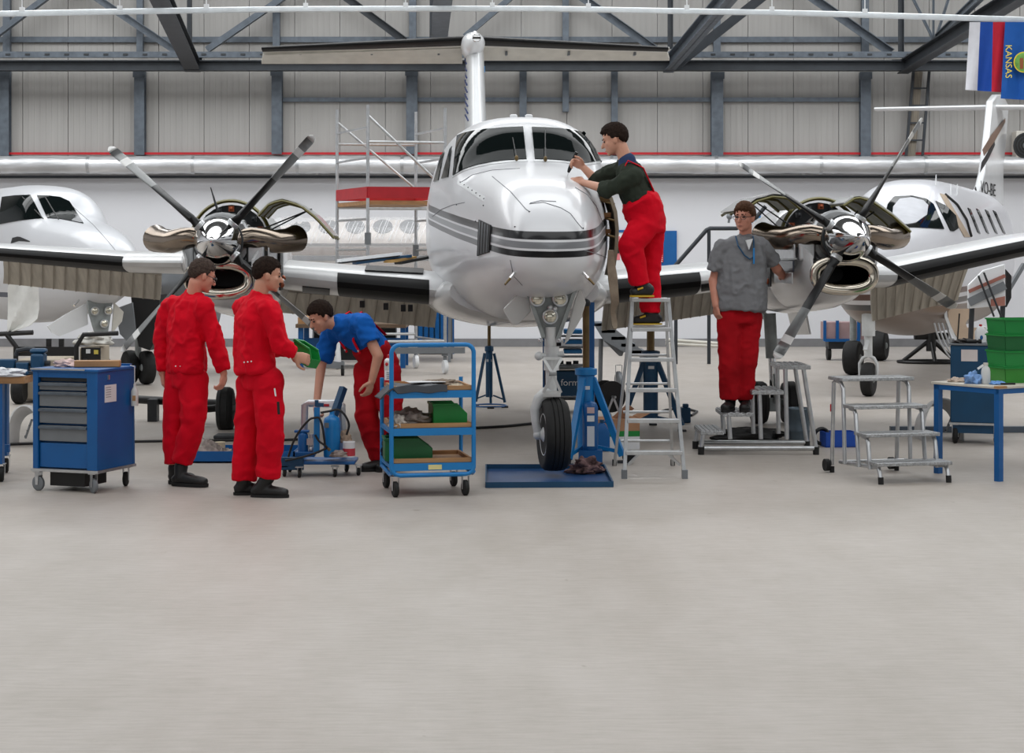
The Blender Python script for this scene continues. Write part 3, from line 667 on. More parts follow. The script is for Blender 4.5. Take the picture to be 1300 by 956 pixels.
        e = rs[n//2]; sgn = 1 if e.x > 0 else -1
        MB().tube((e.x+sgn*.06, 1.0, e.y-.03), (sgn*.3, 1.0, .12), .007).build('stay_rod', DGREY, dr)
        MB().tube((e.x, 1.5, e.y-.03), (sgn*.3, 1.5, .1), .007).build('stay_rod', DGREY, dr)
    # spinner and hub
    sp = MB().lathe([(0, -.52), (.03, -.49), (.085, -.38), (.14, -.25), (.18, -.12), (.205, 0), (.205, .09), (.19, .1)], (0, 0, 0), (0, 1, 0), 40).build('spinner', CHROME, eg, smooth=60)
    MB().lathe([(.21, .085), (.215, .1), (.2, .12)], (0, 0, 0), (0, 1, 0), 40).build('spinner_backplate', DGREY, sp)
    for (bx, bz) in blades:
        L = math.hypot(bx, bz); u = V(bx/L, 0, bz/L); t_ = V(0, 1, 0).cross(u)
        m = MB(); secs = [(.12, .045, .045, 0), (.2, .05, .05, 0), (.3, .07, .034, 1.45), (.5, .095, .02, 1.42), (.72, .1, .014, 1.38), (.97, .1, .012, 1.28), (1.0, .1, .011, 1.27), (1.07, .1, .011, 1.25), (1.09, .1, .011, 1.24), (1.18, .095, .01, 1.22), (1.215, .07, .009, 1.22), (1.232, .02, .006, 1.22)]
        rings = []
        for r, hc, ht, an in secs:
            r *= L/1.232; c_ = (V(0, 1, 0)*math.sin(an)+t_*math.cos(an)); n_ = u.cross(c_)
            rings.append([u*r+c_*math.cos(q)*hc+n_*math.sin(q)*ht for q in np.linspace(0, 2*PI, 16, endpoint=False)])
        for i, (a, b, mi) in enumerate([(0, 4, 0), (4, 6, 1), (6, 7, 2), (7, 9, 1), (9, 11, 2)]):
            m.mi = mi; m.loft(rings[a:b+1], caps=(i in (0, 4)))
        bl = m.build('propeller_blade', [DARKP, BLADE, TIPW], eg, smooth=50)
        MB().lathe([(.05, .19), (.056, .2), (.056, .215), (.05, .22)], (0, 0, 0), u, 20).build('blade_collar', ALU, bl)
    return eg
def rel(hub, s_, pts): return [((x-hub[0])/s_, -(y-hub[1])/s_) for x, y in pts]
hl, hr = (276, 306), (1077, 302)
sl_ = station(*hl, 0, 0, 0); sr_ = station(*hr, 0, 0, 0)
dl = (AM @ V(sl_[0], 0, 0)).y; drr = (AM @ V(sr_[0], 0, 0)).y
egl = nacelle(sl_[0], sl_[2], rel(hl, F/dl, [(140, 187), (398, 172), (155, 446), (410, 426)]), 1.23, [[(.30, .26), (.40, .37), (.52, .40), (.68, .35), (.82, .24), (.98, .06)]], 1)
egr = nacelle(sr_[0], sr_[2], rel(hr, F/drr, [(936, 207), (1172, 150), (984, 455), (1215, 391)]), 1.23, [[(-.30, .30), (-.42, .40), (-.56, .41), (-.70, .37), (-.86, .26)], [(.10, .33), (.22, .41), (.36, .37), (.55, .24), (.72, .09)]], -1)
MB().tube((-.1, .9, .3), (-.16, .9, .5), .012, .005).build('probe', DGREY, egl)
# nose gear: bay lights, strut, fork, wheel, doors
ng = bpy.data.objects.new('nose_gear', None); C.objects.link(ng); ng.parent = plane
GW = mat('gear_white', (206, 208, 208), .35, .1, .1, 8); GG = mat('gear_grey', (150, 156, 156), .45, .2, .15, 8)
def gp_(px, py, a): return tpt(px, py, a)
NA = -1.35
plate = [gp_(x, y, NA) for x, y in ((666, 362), (733, 362), (722, 392), (712, 430), (688, 430), (676, 392))]
MB().prism(plate, (0, .05, 0)).build('gear_bay_plate', GG, ng, bevel=.006)
LENS = mat('lamp_lens', (210, 206, 190), .08, .8, .25, 30)
for x, y in ((682, 379.5), (711, 379.5), (698.5, 402)):
    c = gp_(x, y, NA-.05); lamp = MB().sweep([c+V(.055*math.cos(t), 0, .055*math.sin(t)) for t in np.linspace(0, 2*PI, 24, endpoint=False)], .009, 8, closed=True).build('taxi_lamp', ALU, ng)
    MB().lathe([(.0, .05), (.03, .035), (.052, .0)], c, (0, 1, 0), 20).lathe([(.052, .0), (.04, -.012), (0, -.018)], c, (0, 1, 0), 20).build('lamp_lens', LENS, lamp)
    MB().tube(c+V(0, .01, 0), c+V(0, .09, 0), .06, .04).build('lamp_housing', DGREY, lamp)
for a, b in (((668, 366), (690, 428)), ((731, 366), (708, 430))): MB().bar(gp_(*a, NA-.03), gp_(*b, NA-.03), .03, .025, (0, -1, 0)).build('gear_brace', GG, ng)
for x, y in ((668, 366), (690, 372), (725, 368), (698, 390), (704, 392), (686, 432), (711, 432)): MB().lathe([(.02, 0), (.02, .04), (.01, .05)], gp_(x, y, NA-.03), (0, -1, 0), 10).build('bolt', ALU, ng)
MB().tube(gp_(699, 415, NA), gp_(700, 500, NA), .045).tube(gp_(700, 440, NA), gp_(700, 470, NA), .062).build('oleo_strut', GW, ng)
MB().tube(gp_(686, 452, NA-.02), gp_(716, 449, NA-.02), .022).ball(gp_(684, 452, NA-.02), .035).build('steering_cylinder', GW, ng)
# torque links: two triangular frames meeting in the middle
for tri in (((690, 455), (713, 455), (701, 474)), ((690, 498), (712, 498), (701, 474))):
    p = [gp_(x, y, NA-.1) for x, y in tri]; p[2] = p[2]+V(0, -.06, 0); m = MB()
    for i in range(3): m.bar(p[i], p[(i+1) % 3], .022, .02, (0, -1, 0))
    m.tube(p[2]+V(-.03, 0, 0), p[2]+V(.03, 0, 0), .016); m.build('torque_link', GW, ng)
fork = [gp_(x, y, NA) for x, y in ((700, 498), (692, 499), (684, 506), (679, 520), (680, 535), (683, 552))]
MB().sweep(fork, [.05, .05, .045, .04, .035, .032], 12).ball(fork[-1], .04).box(gp_(700, 500, NA), (.14, .12, .04)).build('wheel_fork', GW, ng)
wc = gp_(703, 551.5, NA); ax = V(1, .1, .0).normalized()
wh = MB().lathe([(.17, -.085), (.23, -.1), (.265, -.098), (.284, -.075), (.29, -.04), (.282, -.036), (.291, -.03), (.291, -.005), (.284, 0), (.291, .005), (.291, .03), (.282, .036), (.29, .04), (.284, .075), (.265, .098), (.23, .1), (.17, .085)], wc, ax, 48).build('nose_wheel', TYRE, ng, smooth=50)
MB().lathe([(.03, -.11), (.04, -.1), (.08, -.07), (.14, -.075), (.165, -.088), (.178, -.08), (.178, .08), (.14, .075), (.05, .09)], wc, ax, 32).build('wheel_rim', GW, wh)
# gear doors
for pl, nm in (([(664, 366), (639, 392), (640, 396), (650, 413), (658, 412), (674, 396), (672, 380)], -1), ([(737, 364), (744, 384), (738, 404), (722, 432), (716, 438), (724, 404), (730, 380)], 1)):
    p = [gp_(x, y, NA+.1) for x, y in pl]; MB().prism(p, (0, .025, 0)).build('gear_door', nodes_paint('door_paint%d' % nm, (206, 206, 204), [], .25, .6), ng, bevel=.008)
# main gear under both nacelles
def main_gear(px, xs_, ybot, a, top):
    mg = bpy.data.objects.new('main_gear', None); C.objects.link(mg); mg.parent = plane
    c = tpt(px, ybot-27, a); t = tpt(px-6 if px > 650 else px+4, top, a)
    MB().tube(t, t.lerp(c, .5), .065).build('outer_cylinder', GG, mg); MB().tube(t.lerp(c, .45), c, .042).build('oleo_piston', CHROME, mg)
    MB().tube(c+V(-.2, 0, 0), c+V(.2, 0, 0), .04).box(c+V(0, 0, -.02), (.12, .14, .14)).build('axle', GG, mg)
    MB().bar(c+V(0, -.06, .3), c+V(0, -.18, .13), .05, .02).bar(c+V(0, -.18, .13), c+V(0, -.06, 0), .05, .02).build('torque_link', GG, mg)
    MB().bar(t+V(.0, 0, -.1), t+V(0, .75, .08), .05, .05).build('drag_brace', GG, mg)
    for k in (-1, 1):
        w = MB().lathe([(.12, -.07), (.17, -.085), (.205, -.075), (.225, -.04), (.22, -.035), (.226, -.03), (.226, .03), (.22, .035), (.225, .04), (.205, .075), (.17, .085), (.12, .07)], c+V(k*.165, 0, 0), (1, 0, 0), 40).build('main_wheel', TYRE, mg, smooth=50)
        MB().lathe([(.03, -.08), (.06, -.05), (.125, -.06), (.125, .06), (.06, .05), (.03, .08)], c+V(k*.165, 0, 0), (1, 0, 0), 24).build('wheel_rim', GG, w)
    for k in (-1, 1):
        p = t+V(k*.3, .1, .05); MB().prism([p+V(0, -.45, 0), p+V(0, .5, 0), p+V(k*.06, .45, -.3), p+V(k*.06, -.4, -.26)], (k*.02, 0, 0)).build('gear_door', NAC, mg)
main_gear(983, 0, 538, 3.25, 398); main_gear(307, 0, 546, 2.9, 402)

g = [[tpt(x, y, -.5+.03*math.sin(i*1.4)) for x in xs_] for i, (y, xs_) in enumerate(((318, (772, 775, 779)), (335, (771, 775, 781)), (352, (772, 777, 784)), (368, (774, 779, 785)), (384, (776, 780, 786)), (395, (775, 778, 781)), (404, (776, 779, 783)), (412, (777, 780, 784)), (417, (779, 781, 783))))]
MB().slab(g, .02).build('hanging_cover', mat('tan_cloth', (158, 146, 128), .85, 0, .15, 10, bump=.5, bscale=20), plane, smooth=80)
# ------------------------------------------------------------------ parked aircraft by the left wall
def frame_of(loc, psi): 
    M = Matrix.Translation(Vector(loc)) @ Matrix.Rotation(psi, 4, 'Z'); return M, M.inverted()
def local_hit(M, I, px, py, axis, val):      # where the sight line meets a local plane
    o = I @ EYE; d = (I.to_3x3() @ (at(px, py, 10)-EYE)).normalized(); t = (val-o[axis])/d[axis]; return o+d*t
k = .9; psiL = math.radians(30)
ngw = at(130, 400, 23.8); aft = V(-math.sin(psiL), math.cos(psiL), 0); LO = ngw+aft*(1.35*k); LO.z = 0
ML, IL = frame_of(LO, psiL)
pl = thing('parked_aircraft', 'white turboprop with dark windshield parked by the hall corner, nose gear lamps showing', 'aircraft', LO, psiL)
lm = fuselage([tuple(q*k for q in r[:4])+((r[4]-.22*min(1, max(0, (r[0]+2.3)/1.2)))*k,) for r in FT])
lf = lm.build('fuselage', nodes_paint('parked_paint', (212, 214, 218), [((0, 0, 1), 1.2, 1.27, (40, 52, 80), .8, 9)]), pl, smooth=60)
LB = bvh_of(lm, ML)
for a, b in (([(3, 250.5), (20, 248.5), (39, 248)], [(-2, 285), (25, 280), (54, 277)]), ([(47, 248.5), (62, 249), (76, 250.5), (88, 256)], [(60, 277), (76, 278), (92, 281), (106, 284)])):
    patch(LB, a, b, IL, .012, .02, 24, 14).build('windshield', GLASS, lf)
for a, b in (((56, 280), (30, 252)), ((75, 281), (58, 253))):
    p, n = cast(LB, *a); q, n2 = cast(LB, *b); MB().tube(IL @ (p+n*.03), IL @ (q+n2*.03), .008).build('wiper', BLACK, lf)
seam([(92, 262), (118, 285), (136, 305), (150, 322)], .004, SEAM, 'panel_seam', .001, lf, LB, IL)
patch(LB, [(16, 302), (24, 300), (38, 306)], [(14, 309), (24, 306), (38, 307)], IL, .006, .02, 8, 4).build('air_scoop', BLACK, lf)
MB().tube(IL @ at(100, 381, 23.5), IL @ at(94, 388, 23.3), .014).build('pitot_tube', CHROME, lf)
gr = bpy.data.objects.new('nose_gear', None); C.objects.link(gr); gr.parent = pl
def lp(px, py, a): return local_hit(ML, IL, px, py, 1, a)
GA = -1.45*k
MB().prism([lp(x, y, GA) for x, y in ((111, 382), (143, 384), (141, 400), (137, 424), (121, 424), (114, 400))], (0, .05, 0)).build('gear_bay_plate', GG, gr, bevel=.005)
for x, y in ((120.5, 395), (138, 394.5), (132.5, 411)):
    c = lp(x, y, GA-.04); lamp = MB().sweep([c+V(.05*math.cos(t), 0, .05*math.sin(t)) for t in np.linspace(0, 2*PI, 20, endpoint=False)], .009, 8, closed=True).build('taxi_lamp', ALU, gr)
    MB().lathe([(0, .04), (.048, 0), (.03, -.012), (0, -.016)], c, (0, 1, 0), 20).build('lamp_lens', LENS, lamp)
MB().tube(lp(130, 420, GA+.05), lp(131, 470, GA+.05), .05).tube(lp(131, 462, GA), lp(131, 482, GA), .035).build('oleo_strut', GW, gr)
w = MB().lathe([(.1, -.07), (.18, -.08), (.22, -.06), (.23, 0), (.22, .06), (.18, .08), (.1, .07)], V(lp(131, 482, GA).x, GA, .235), (1, 0, 0), 32).build('nose_wheel', TYRE, gr)
MB().prism([lp(x, y, GA+.1) for x, y in ((110, 385), (82, 400), (60, 414), (66, 422), (76, 427), (112, 412))], (0, .03, 0)).build('gear_door', WHITE, gr)
MB().prism([lp(x, y, GA+.05) for x, y in ((145, 384), (157, 396), (155, 408), (142, 424))], (0, .03, 0)).build('gear_door', OFFW, gr)
# wing stub, nacelle and main wheels of the parked aircraft
MB().loft([foil(l, 1.5, z, 1.9, .24) for l, z in ((.3, 1.28), (1.6, 1.33), (2.9, 1.42))]).build('wing', WHITE, pl, smooth=50)
nc = V(2.15, 1.1, 1.45)
MB().loft([[nc+V(r*.42*math.cos(t), a, r*.44*math.sin(t)) for t in np.linspace(0, 2*PI, 28, endpoint=False)] for a, r in ((-.9, .6), (-.7, .8), (0, 1), (1.2, 1), (2.4, .5))]).build('engine_nacelle', MGREY, pl, smooth=60)
MB().lathe([(.24, 0), (.24, .02)], nc+V(0, -.92, 0), (0, -1, 0)).build('intake', BLACK, pl)
def gear_w(par, M, I, px, py_ground, r, wd, dd=None, name='main_wheel', axis=(1, 0, 0)):
    d = gd(py_ground) if dd is None else dd; c = I @ (at(px, HY, d)); c.z = r
    w_ = MB().lathe([(r*.5, -wd*.9), (r*.82, -wd), (r*.95, -wd*.8), (r, -wd*.3), (r, wd*.3), (r*.95, wd*.8), (r*.82, wd), (r*.5, wd*.9)], c, axis, 36).build(name, TYRE, par)
    MB().lathe([(r*.15, -wd*1.05), (r*.3, -wd*.7), (r*.52, -wd*.85), (r*.52, wd*.85), (r*.3, wd*.7), (r*.15, wd*1.05)], c, axis, 24).build('wheel_rim', GG, w_); return c
mgl = bpy.data.objects.new('main_gear', None); C.objects.link(mgl); mgl.parent = pl
c1 = gear_w(mgl, ML, IL, 186, 488, .235, .08); c2 = gear_w(mgl, ML, IL, 165, 487, .235, .08)
cm = (c1+c2)/2; MB().tube(c1, c2, .04).tube(cm, cm+V(0, 0, .55), .045).tube(cm+V(0, 0, .5), cm+V(0, 0, 1.2), .07).build('leg_strut', GG, mgl)
MB().prism([IL @ at(x, y, 24.7) for x, y in ((166, 374), (203, 374), (201, 425), (190, 445), (176, 440), (170, 410))], IL.to_3x3() @ V(0, .5, 0)).build('wheel_well', BLACK, mgl)
MB().prism([IL @ at(x, y, 24.3) for x, y in ((146, 392), (168, 384), (172, 420), (166, 438), (152, 424))], IL.to_3x3() @ V(0, .05, 0)).build('gear_door', MGREY, mgl)
# white protective sheet hanging in front of its flank
g = [[at(x0+(x1-x0)*i/6, y, 21.8+.03*math.sin(i*1.3+y*.1)) for i in range(7)] for y, x0, x1 in ((360, 11, 46), (366, 10, 49), (378, 10, 49.5), (392, 10, 49), (405, 9.5, 47), (413, 9, 38), (418, 9.5, 26), (421, 10, 15))]
shc = at(30, 420, 21.8)
one('protective_sheet', MB(shc).slab(g, .01), mat('white_sheet', (222, 222, 218), .7, 0, .05, 8, bump=.4, bscale=12), 'white protective sheet hanging under the wing next to the parked aircraft', 'sheet', shc)
# ------------------------------------------------------------------ plastic-wrapped fuselage behind the wing
wd_ = 30.3; z_t = 1.75+50*wd_/F; xc0 = at(350, 0, wd_).x; xc1 = at(600, 0, wd_).x
wf = thing('wrapped_fuselage', 'cream fuselage section with oval windows under clear plastic, behind the inner wing', 'fuselage', ((xc0+xc1)/2, wd_, 0)); wo = wf.location
CREAM = mat('cream_paint', (216, 206, 198), .35, 0, .05, 5, coat=.4)
rr = []
for x, q in ((xc0, .86), (xc0+.3, .95), (xc0+.9, 1), (xc1, 1)):
    rr.append([V(x, wd_+.75+.75*q*math.cos(t), z_t-.75+.75*q*math.sin(t)) for t in np.linspace(0, 2*PI, 40, endpoint=False)])
wfm = MB(wo).loft(rr); wfb = wfm.build('fuselage_shell', CREAM, wf, smooth=60); WFB = bvh_of(MB().loft(rr))
I0 = Matrix.Translation(-wo)
for px in (382, 416.5, 451, 486, 520):
    g = []
    for r_ in (.02, .4, .75, 1):
        row = []
        for t in np.linspace(0, 2*PI, 25):
            hh, nn = cast(WFB, px+12.5*r_*math.cos(t), 288+8.5*r_*math.sin(t)); row.append(I0 @ (hh+nn*.012))
        g.append(row)
    MB().slab(g, -.01).build('cabin_window', mat('window_grey', (84, 86, 88), .25), wfb)
for y, h_, m in ((311, .03, mat('stripe_brown', (70, 58, 48), .5)), (319, .1, mat('stripe_tan', (126, 104, 86), .5)), (328, .06, MGREY)):
    g = []
    for i in range(30):
        px = 362+i*7; p, n = cast(WFB, px, y-h_*50); q, n2 = cast(WFB, px, y+h_*50); g.append([I0 @ (p+n*.006), I0 @ (q+n2*.006)])
    MB().slab(g, .008).build('stripe', m, wfb)
FILM = mat('clear_film', (235, 236, 238), .18, 0, .04, 4, bump=.8, bscale=5, alpha=.2, stretch=(5, 5, .6))
g = []
for i in range(60):
    u = i/59; x = xc0-.05+(xc1-xc0)*u
    g.append([V(x+.03*math.sin(j+i*.5), wd_+.75-math.cos(t)*(.79+.02*math.sin(i*1.7+j*.4)), z_t-.75+.8*math.sin(t)+.01*math.sin(i*2.1)) for j, t in enumerate(np.linspace(.7*PI, -.25*PI, 14))])
MB(wo).slab(g, .003).build('plastic_film', FILM, wf)
STREAK = mat('film_crease', (240, 240, 242), .3, 0, .02, 4, alpha=.75); rg = random.Random(5)
for i in range(26):
    px = 400+i*5.6+rg.uniform(-3, 3); y0 = 280+rg.uniform(0, 8); pts = []
    for t in np.linspace(0, 1, 5):
        h, n = cast(WFB, px-10*t+rg.uniform(-.5, .5), y0+24*t); pts.append(I0 @ (h+n*.05))
    MB().sweep(pts, .006, 5).build('film_crease', STREAK, wf)
for x in (xc0+.6, xc1-.4):
    m = MB(wo)
    for s_ in (-1, 1): m.bar((x, wd_+.75+s_*.5, 0), (x, wd_+.75+s_*.25, z_t-1.42), .05, .05, (1, 0, 0))
    m.box((x, wd_+.75, z_t-1.46), (.1, .9, .08)); m.build('trestle', MGREY, wf)
# ------------------------------------------------------------------ aluminium scaffold tower
sd_ = 27.4
sc = thing('scaffold_tower', 'aluminium scaffold tower with red toe boards beside the cockpit', 'scaffold', at(500, 475, sd_)); so = sc.location
sc.location.z = 0; so = sc.location.copy()
posts = {}
for nm, px, d, yt in (('a', 428, 28.6, 139), ('b', 467, 27.2, 133), ('c', 528, 28.8, 142), ('d', 565, 27.4, 137)):
    p = at(px, yt, d); posts[nm] = p; MB(so).tube((p.x, p.y, .32), p, .026).build('post', ALU, sc)
zz = lambda py, d: CH-(py-HY)*d/F
for A, B in (('a', 'b'), ('c', 'd')):
    p, q = posts[A], posts[B]
    z = .5
    while z < 3.95:
        MB(so).tube((p.x, p.y, z), (q.x, q.y, z), .018, n=8).build('rung', ALU, sc); z += .46
for A, B, zs in (('a', 'c', (3.55, 2.55, .55)), ('b', 'd', (3.5, 2.5, .5))):
    for z in zs: MB(so).tube((posts[A].x, posts[A].y, z), (posts[B].x, posts[B].y, z), .022, n=8).build('guard_rail', ALU, sc)
MB(so).tube((posts['b'].x, posts['b'].y, 3.9), (posts['d'].x, posts['d'].y, 2.8), .02).build('diagonal_brace', ALU, sc)
MB(so).tube((posts['a'].x, posts['a'].y, 3.9), (posts['c'].x, posts['c'].y, 2.85), .02).build('diagonal_brace', ALU, sc)
MB(so).prism([(posts[q].x, posts[q].y, 2.56) for q in 'abdc'], (0, 0, .06)).build('platform', WOOD, sc)
for A, B in (('b', 'd'), ('a', 'b'), ('a', 'c'), ('c', 'd')):
    p, q = posts[A], posts[B]; MB(so).bar((p.x, p.y-.04, 2.74), (q.x, q.y-.04, 2.74), .03, .17).build('toe_board', RED, sc)
for px, d, py in ((467, 27.2, 303), (528, 28.8, 318)): MB(so).box(at(px, py, d), (.09, .08, .18)).build('clamp', MGREY, sc)
for q in 'abcd':
    p = posts[q]; MB(so).box((p.x, p.y, .3), (.1, .1, .05)).tube((p.x, p.y, .3), (p.x, p.y, .18), .03).build('caster_stem', MGREY, sc)
    cs = MB(so).lathe([(.03, -.025), (.1, -.03), (.11, 0), (.1, .03), (.03, .025)], (p.x, p.y, .111), (1, .3, 0), 20).build('caster_wheel', WHITEP, sc)
MB(so).bar((posts['b'].x, posts['b'].y, .36), (posts['d'].x+.3, posts['d'].y, .36), .06, .09).build('base_beam', MGREY, sc)
# long bundle lying on the platform foot: dark and tan boards on the wing root
bo = thing('board_bundle', 'bundle of dark and tan boards lying on the wing behind the scaffold', 'boards', at(480, 345, 19.4)); b0 = bo.location
for i, (x0, y0, x1, y1, m) in enumerate(((430, 331, 508, 322, WHITE), (432, 333, 505, 324, BLACK), (450, 334, 520, 325, DBLUE), (492, 332, 524, 327, mat('tan_board', (190, 150, 90), .6)), (505, 334, 545, 326, BLACK))):
    MB(b0).bar(at(x0, y0, 19.4+i*.08), at(x1, y1, 19.7+i*.08), .12, .03).build('board', m, bo)
# ------------------------------------------------------------------ parked aircraft behind the right engine
psiR = math.radians(-23); aftR = V(math.sin(-psiR), math.cos(psiR), 0)
RO = at(1103, 480, gd(503)); RO.z = 0; RO = RO+aftR*1.35
MR, IR = frame_of(RO, psiR)
RT = [(-2.1, .03, 1.62, 1.6, 1.58), (-2.0, .2, 1.82, 1.6, 1.36), (-1.6, .38, 2.02, 1.6, 1.12), (-1.0, .55, 2.18, 1.62, .92), (-.2, .70, 2.32, 1.66, .80), (.5, .78, 2.56, 1.7, .72), (1.0, .82, 2.80, 1.72, .68), (1.6, .84, 2.87, 1.74, .66), (2.4, .85, 2.88, 1.75, .66), (5.6, .84, 2.86, 1.75, .7), (8.0, .5, 2.72, 1.9, 1.25), (9.6, .2, 2.6, 2.1, 1.75), (10.4, .05, 2.5, 2.3, 2.1)]
pr = thing('striped_aircraft', 'white single-door aircraft with lettered tail fin and a brown reflection painted on its belly, parked behind the open engine', 'aircraft', RO, psiR)
rm = fuselage(RT); rf = rm.build('fuselage', nodes_paint('striped_reflection_paint', (212, 213, 218), [((0, 0, 1), .3, 1.12, (110, 92, 80), -9, 20), ((0, -.02, 1), 1.12, 1.2, (40, 38, 42), -9, 8), ((0, -.02, 1), 1.26, 1.34, (96, 70, 62), -9, 8)]), pr, smooth=60)  # broad lower brown band: belly reflection put into the colour; narrow bands are stripes
RB = bvh_of(rm, MR)
patch(RB, [(1127, 260), (1135, 250), (1158, 249), (1176, 253), (1185, 260)], [(1120, 288), (1140, 289), (1160, 289), (1180, 290), (1198, 291)], IR, .012, .02, 24, 14).build('windshield', GLASS, rf)
patch(RB, [(1134, 264), (1142, 254), (1158, 252), (1172, 256), (1178, 262)], [(1132, 285), (1142, 286), (1152, 286), (1162, 284), (1176, 274)], IR, .022, .02, 20, 12).build('pane_patch', mat('pane_patch_white', (186, 188, 194), .5), rf)  # off-white patch lying over most of the windshield pane
patch(RB, [(1187.5, 255.5), (1201, 262), (1213, 274)], [(1206, 293), (1210, 294), (1216, 290)], IR, .012, .02, 14, 12).build('side_window', GLASS, rf)
patch(RB, [(1193, 246), (1200, 248)], [(1224, 301), (1231, 301)], IR, .01, .02, 5, 24).build('door_opening', mat('door_liner_tan', (176, 158, 138), .6), rf)
seam([(1199, 247), (1214, 260), (1226, 279), (1232, 300)], .02, BLACK, 'door_edge', .012, rf, RB, IR)
for x in (1228, 1239, 1250, 1260):
    patch(RB, [(x, 264+(x-1228)*.1), (x+3.5, 266+(x-1228)*.1)], [(x+13, 295), (x+16, 297)], IR, .012, .02, 5, 14).build('cabin_window', GLASS, rf)
def fp(px, py, l=0): return local_hit(MR, IR, px, py, 0, l)
fin2 = [fp(x, y) for x, y in ((1234, 246), (1241, 238), (1246, 218), (1252, 170), (1256, 128), (1262, 120), (1270, 120), (1277, 134), (1274, 170), (1270, 215), (1270, 262), (1240, 256))]
f2_ = MB().prism([p+V(-.06, 0, 0) for p in fin2], (.12, 0, 0)).build('tail_fin', WHITE, pr, bevel=.03)
MB().prism([fp(x, y, .07) for x, y in ((1247, 190), (1258, 172), (1276, 150), (1276, 155), (1262, 180), (1249, 198))], (.006, 0, 0)).build('swoosh', mat('swoosh_brown', (124, 96, 78), .4), f2_)
MB().prism([fp(x, y, .07) for x, y in ((1244, 219), (1246, 206), (1262, 180), (1263, 184), (1254, 203))], (.006, 0, 0)).build('swoosh', BLACK, f2_)
MB().prism([fp(x, y, .07) for x, y in ((1237, 240), (1238.5, 237), (1241, 246))], (.006, 0, 0)).build('fin_mark', BLACK, f2_)
p = fp(1255, 240.5, .068); q = fp(1265, 240.5, .068)
lt_ = lettering('VQ-BE', .3, BLACK, f2_, p, (PI/2, 0, PI/2)); lt_.scale = ((q-p).length*2.1/.95, 1.05, 1)
for sd, px in ((-1, 1111), (1, 1420)):
    r0 = fp(1263, 137); tipw = IR @ at(px, 138.5 if sd < 0 else 136, (MR @ r0).y+(.0 if sd < 0 else .5)); 
    st = [(r0.x, r0.y-.35, r0.z, .8, .1), (tipw.x, tipw.y-.1, tipw.z, .5, .07)]
    if sd < 0: st = st[::-1]
    MB().loft([foil(*s_) for s_ in st]).build('tailplane', WHITE, f2_, smooth=50)
for px, py in ((1207, 244), (1215, 244), (1188, 232)):
    h, n = cast(RB, px, py+4); h = IR @ h; MB().tube(h, h+V(0, .03, .16), .012, .006).build('antenna', WHITEP, rf)
c = gear_w(pr, MR, IR, 1102.5, 503, .215, .075, name='nose_wheel')
fk = MB()
for s_ in (-1, 1): fk.sweep([c+V(s_*.105, 0, 0), c+V(s_*.11, 0, .2), c+V(s_*.07, 0, .27), c+V(0, 0, .3)], .022, 8)
fk.tube(c+V(0, 0, .28), c+V(0, 0, .62), .05).tube(c+V(0, 0, .55), c+V(0, 0, .85), .085).build('nose_strut', GW, pr)
MB().bar(c+V(.0, .1, .7), c+V(-.3, .75, .9), .05, .05).bar(c+V(0, -.03, .5), c+V(0, -.2, .38), .05, .02).build('drag_brace', GW, pr)
for px, yg in ((1083, 476), (1117, 458)):
    c = gear_w(pr, MR, IR, px, yg, .26, .12); MB().tube(c, V(c.x, c.y, 1.0), .05).build('main_leg', GG, pr)
# airstair door hanging open with its curved treads
d_ = 24.6; dr_ = bpy.data.objects.new('airstair_door', None); C.objects.link(dr_); dr_.parent = pr
TAN = mat('door_trim_tan', (186, 164, 142), .6, 0, .05, 6)
g = [[IR @ at(x, y, d_+e) for e in (0, .25)] for x, y in ((1202, 392), (1203, 402), (1207, 413), (1212, 424), (1218, 434))]
MB().slab(g, .04).build('door_rim', WHITE, dr_)
MB().prism([IR @ at(x, y, d_+.1) for x, y in ((1203, 392), (1230, 392), (1234, 398), (1226, 410), (1228, 416), (1252, 416), (1252, 436), (1220, 436), (1210, 420), (1204, 405))], IR.to_3x3() @ V(0, .06, 0)).build('door_lining', TAN, dr_)
for i in range(4):
    MB().sweep([IR @ at(1186+i*5+q[0], q[1], d_-.1+i*.05) for q in ((0, 410), (3, 421), (8, 435), (15, 447), (20, 454))], .014, 6).build('tread_edge', ALU, dr_)
MB().tube(IR @ at(1218, 398, d_), IR @ at(1214, 455, d_), .01).build('stay_cable', BLACK, dr_)
# black jack stand under its belly
js = thing('belly_jack', 'black tripod jack on a flat ring under the single-door aircraft', 'jack', at(1182, 460, gd(461))); js.location.z = 0; j0 = js.location.copy()
MB(j0).sweep([j0+V(.55*math.cos(t), .35*math.sin(t), .025) for t in np.linspace(0, 2*PI, 28, endpoint=False)], .025, 8, closed=True).build('base_ring', BLACK, js)
for t in (.5, 2.6, 4.7): MB(j0).tube(j0+V(.5*math.cos(t), .32*math.sin(t), .03), j0+V(0, 0, .4), .035).build('leg', BLACK, js)
MB(j0).tube(j0+V(0, 0, .2), j0+V(0, 0, .62), .08).tube(j0+V(-.28, 0, .45), j0+V(.28, 0, .45), .06).build('ram', BLACK, js)
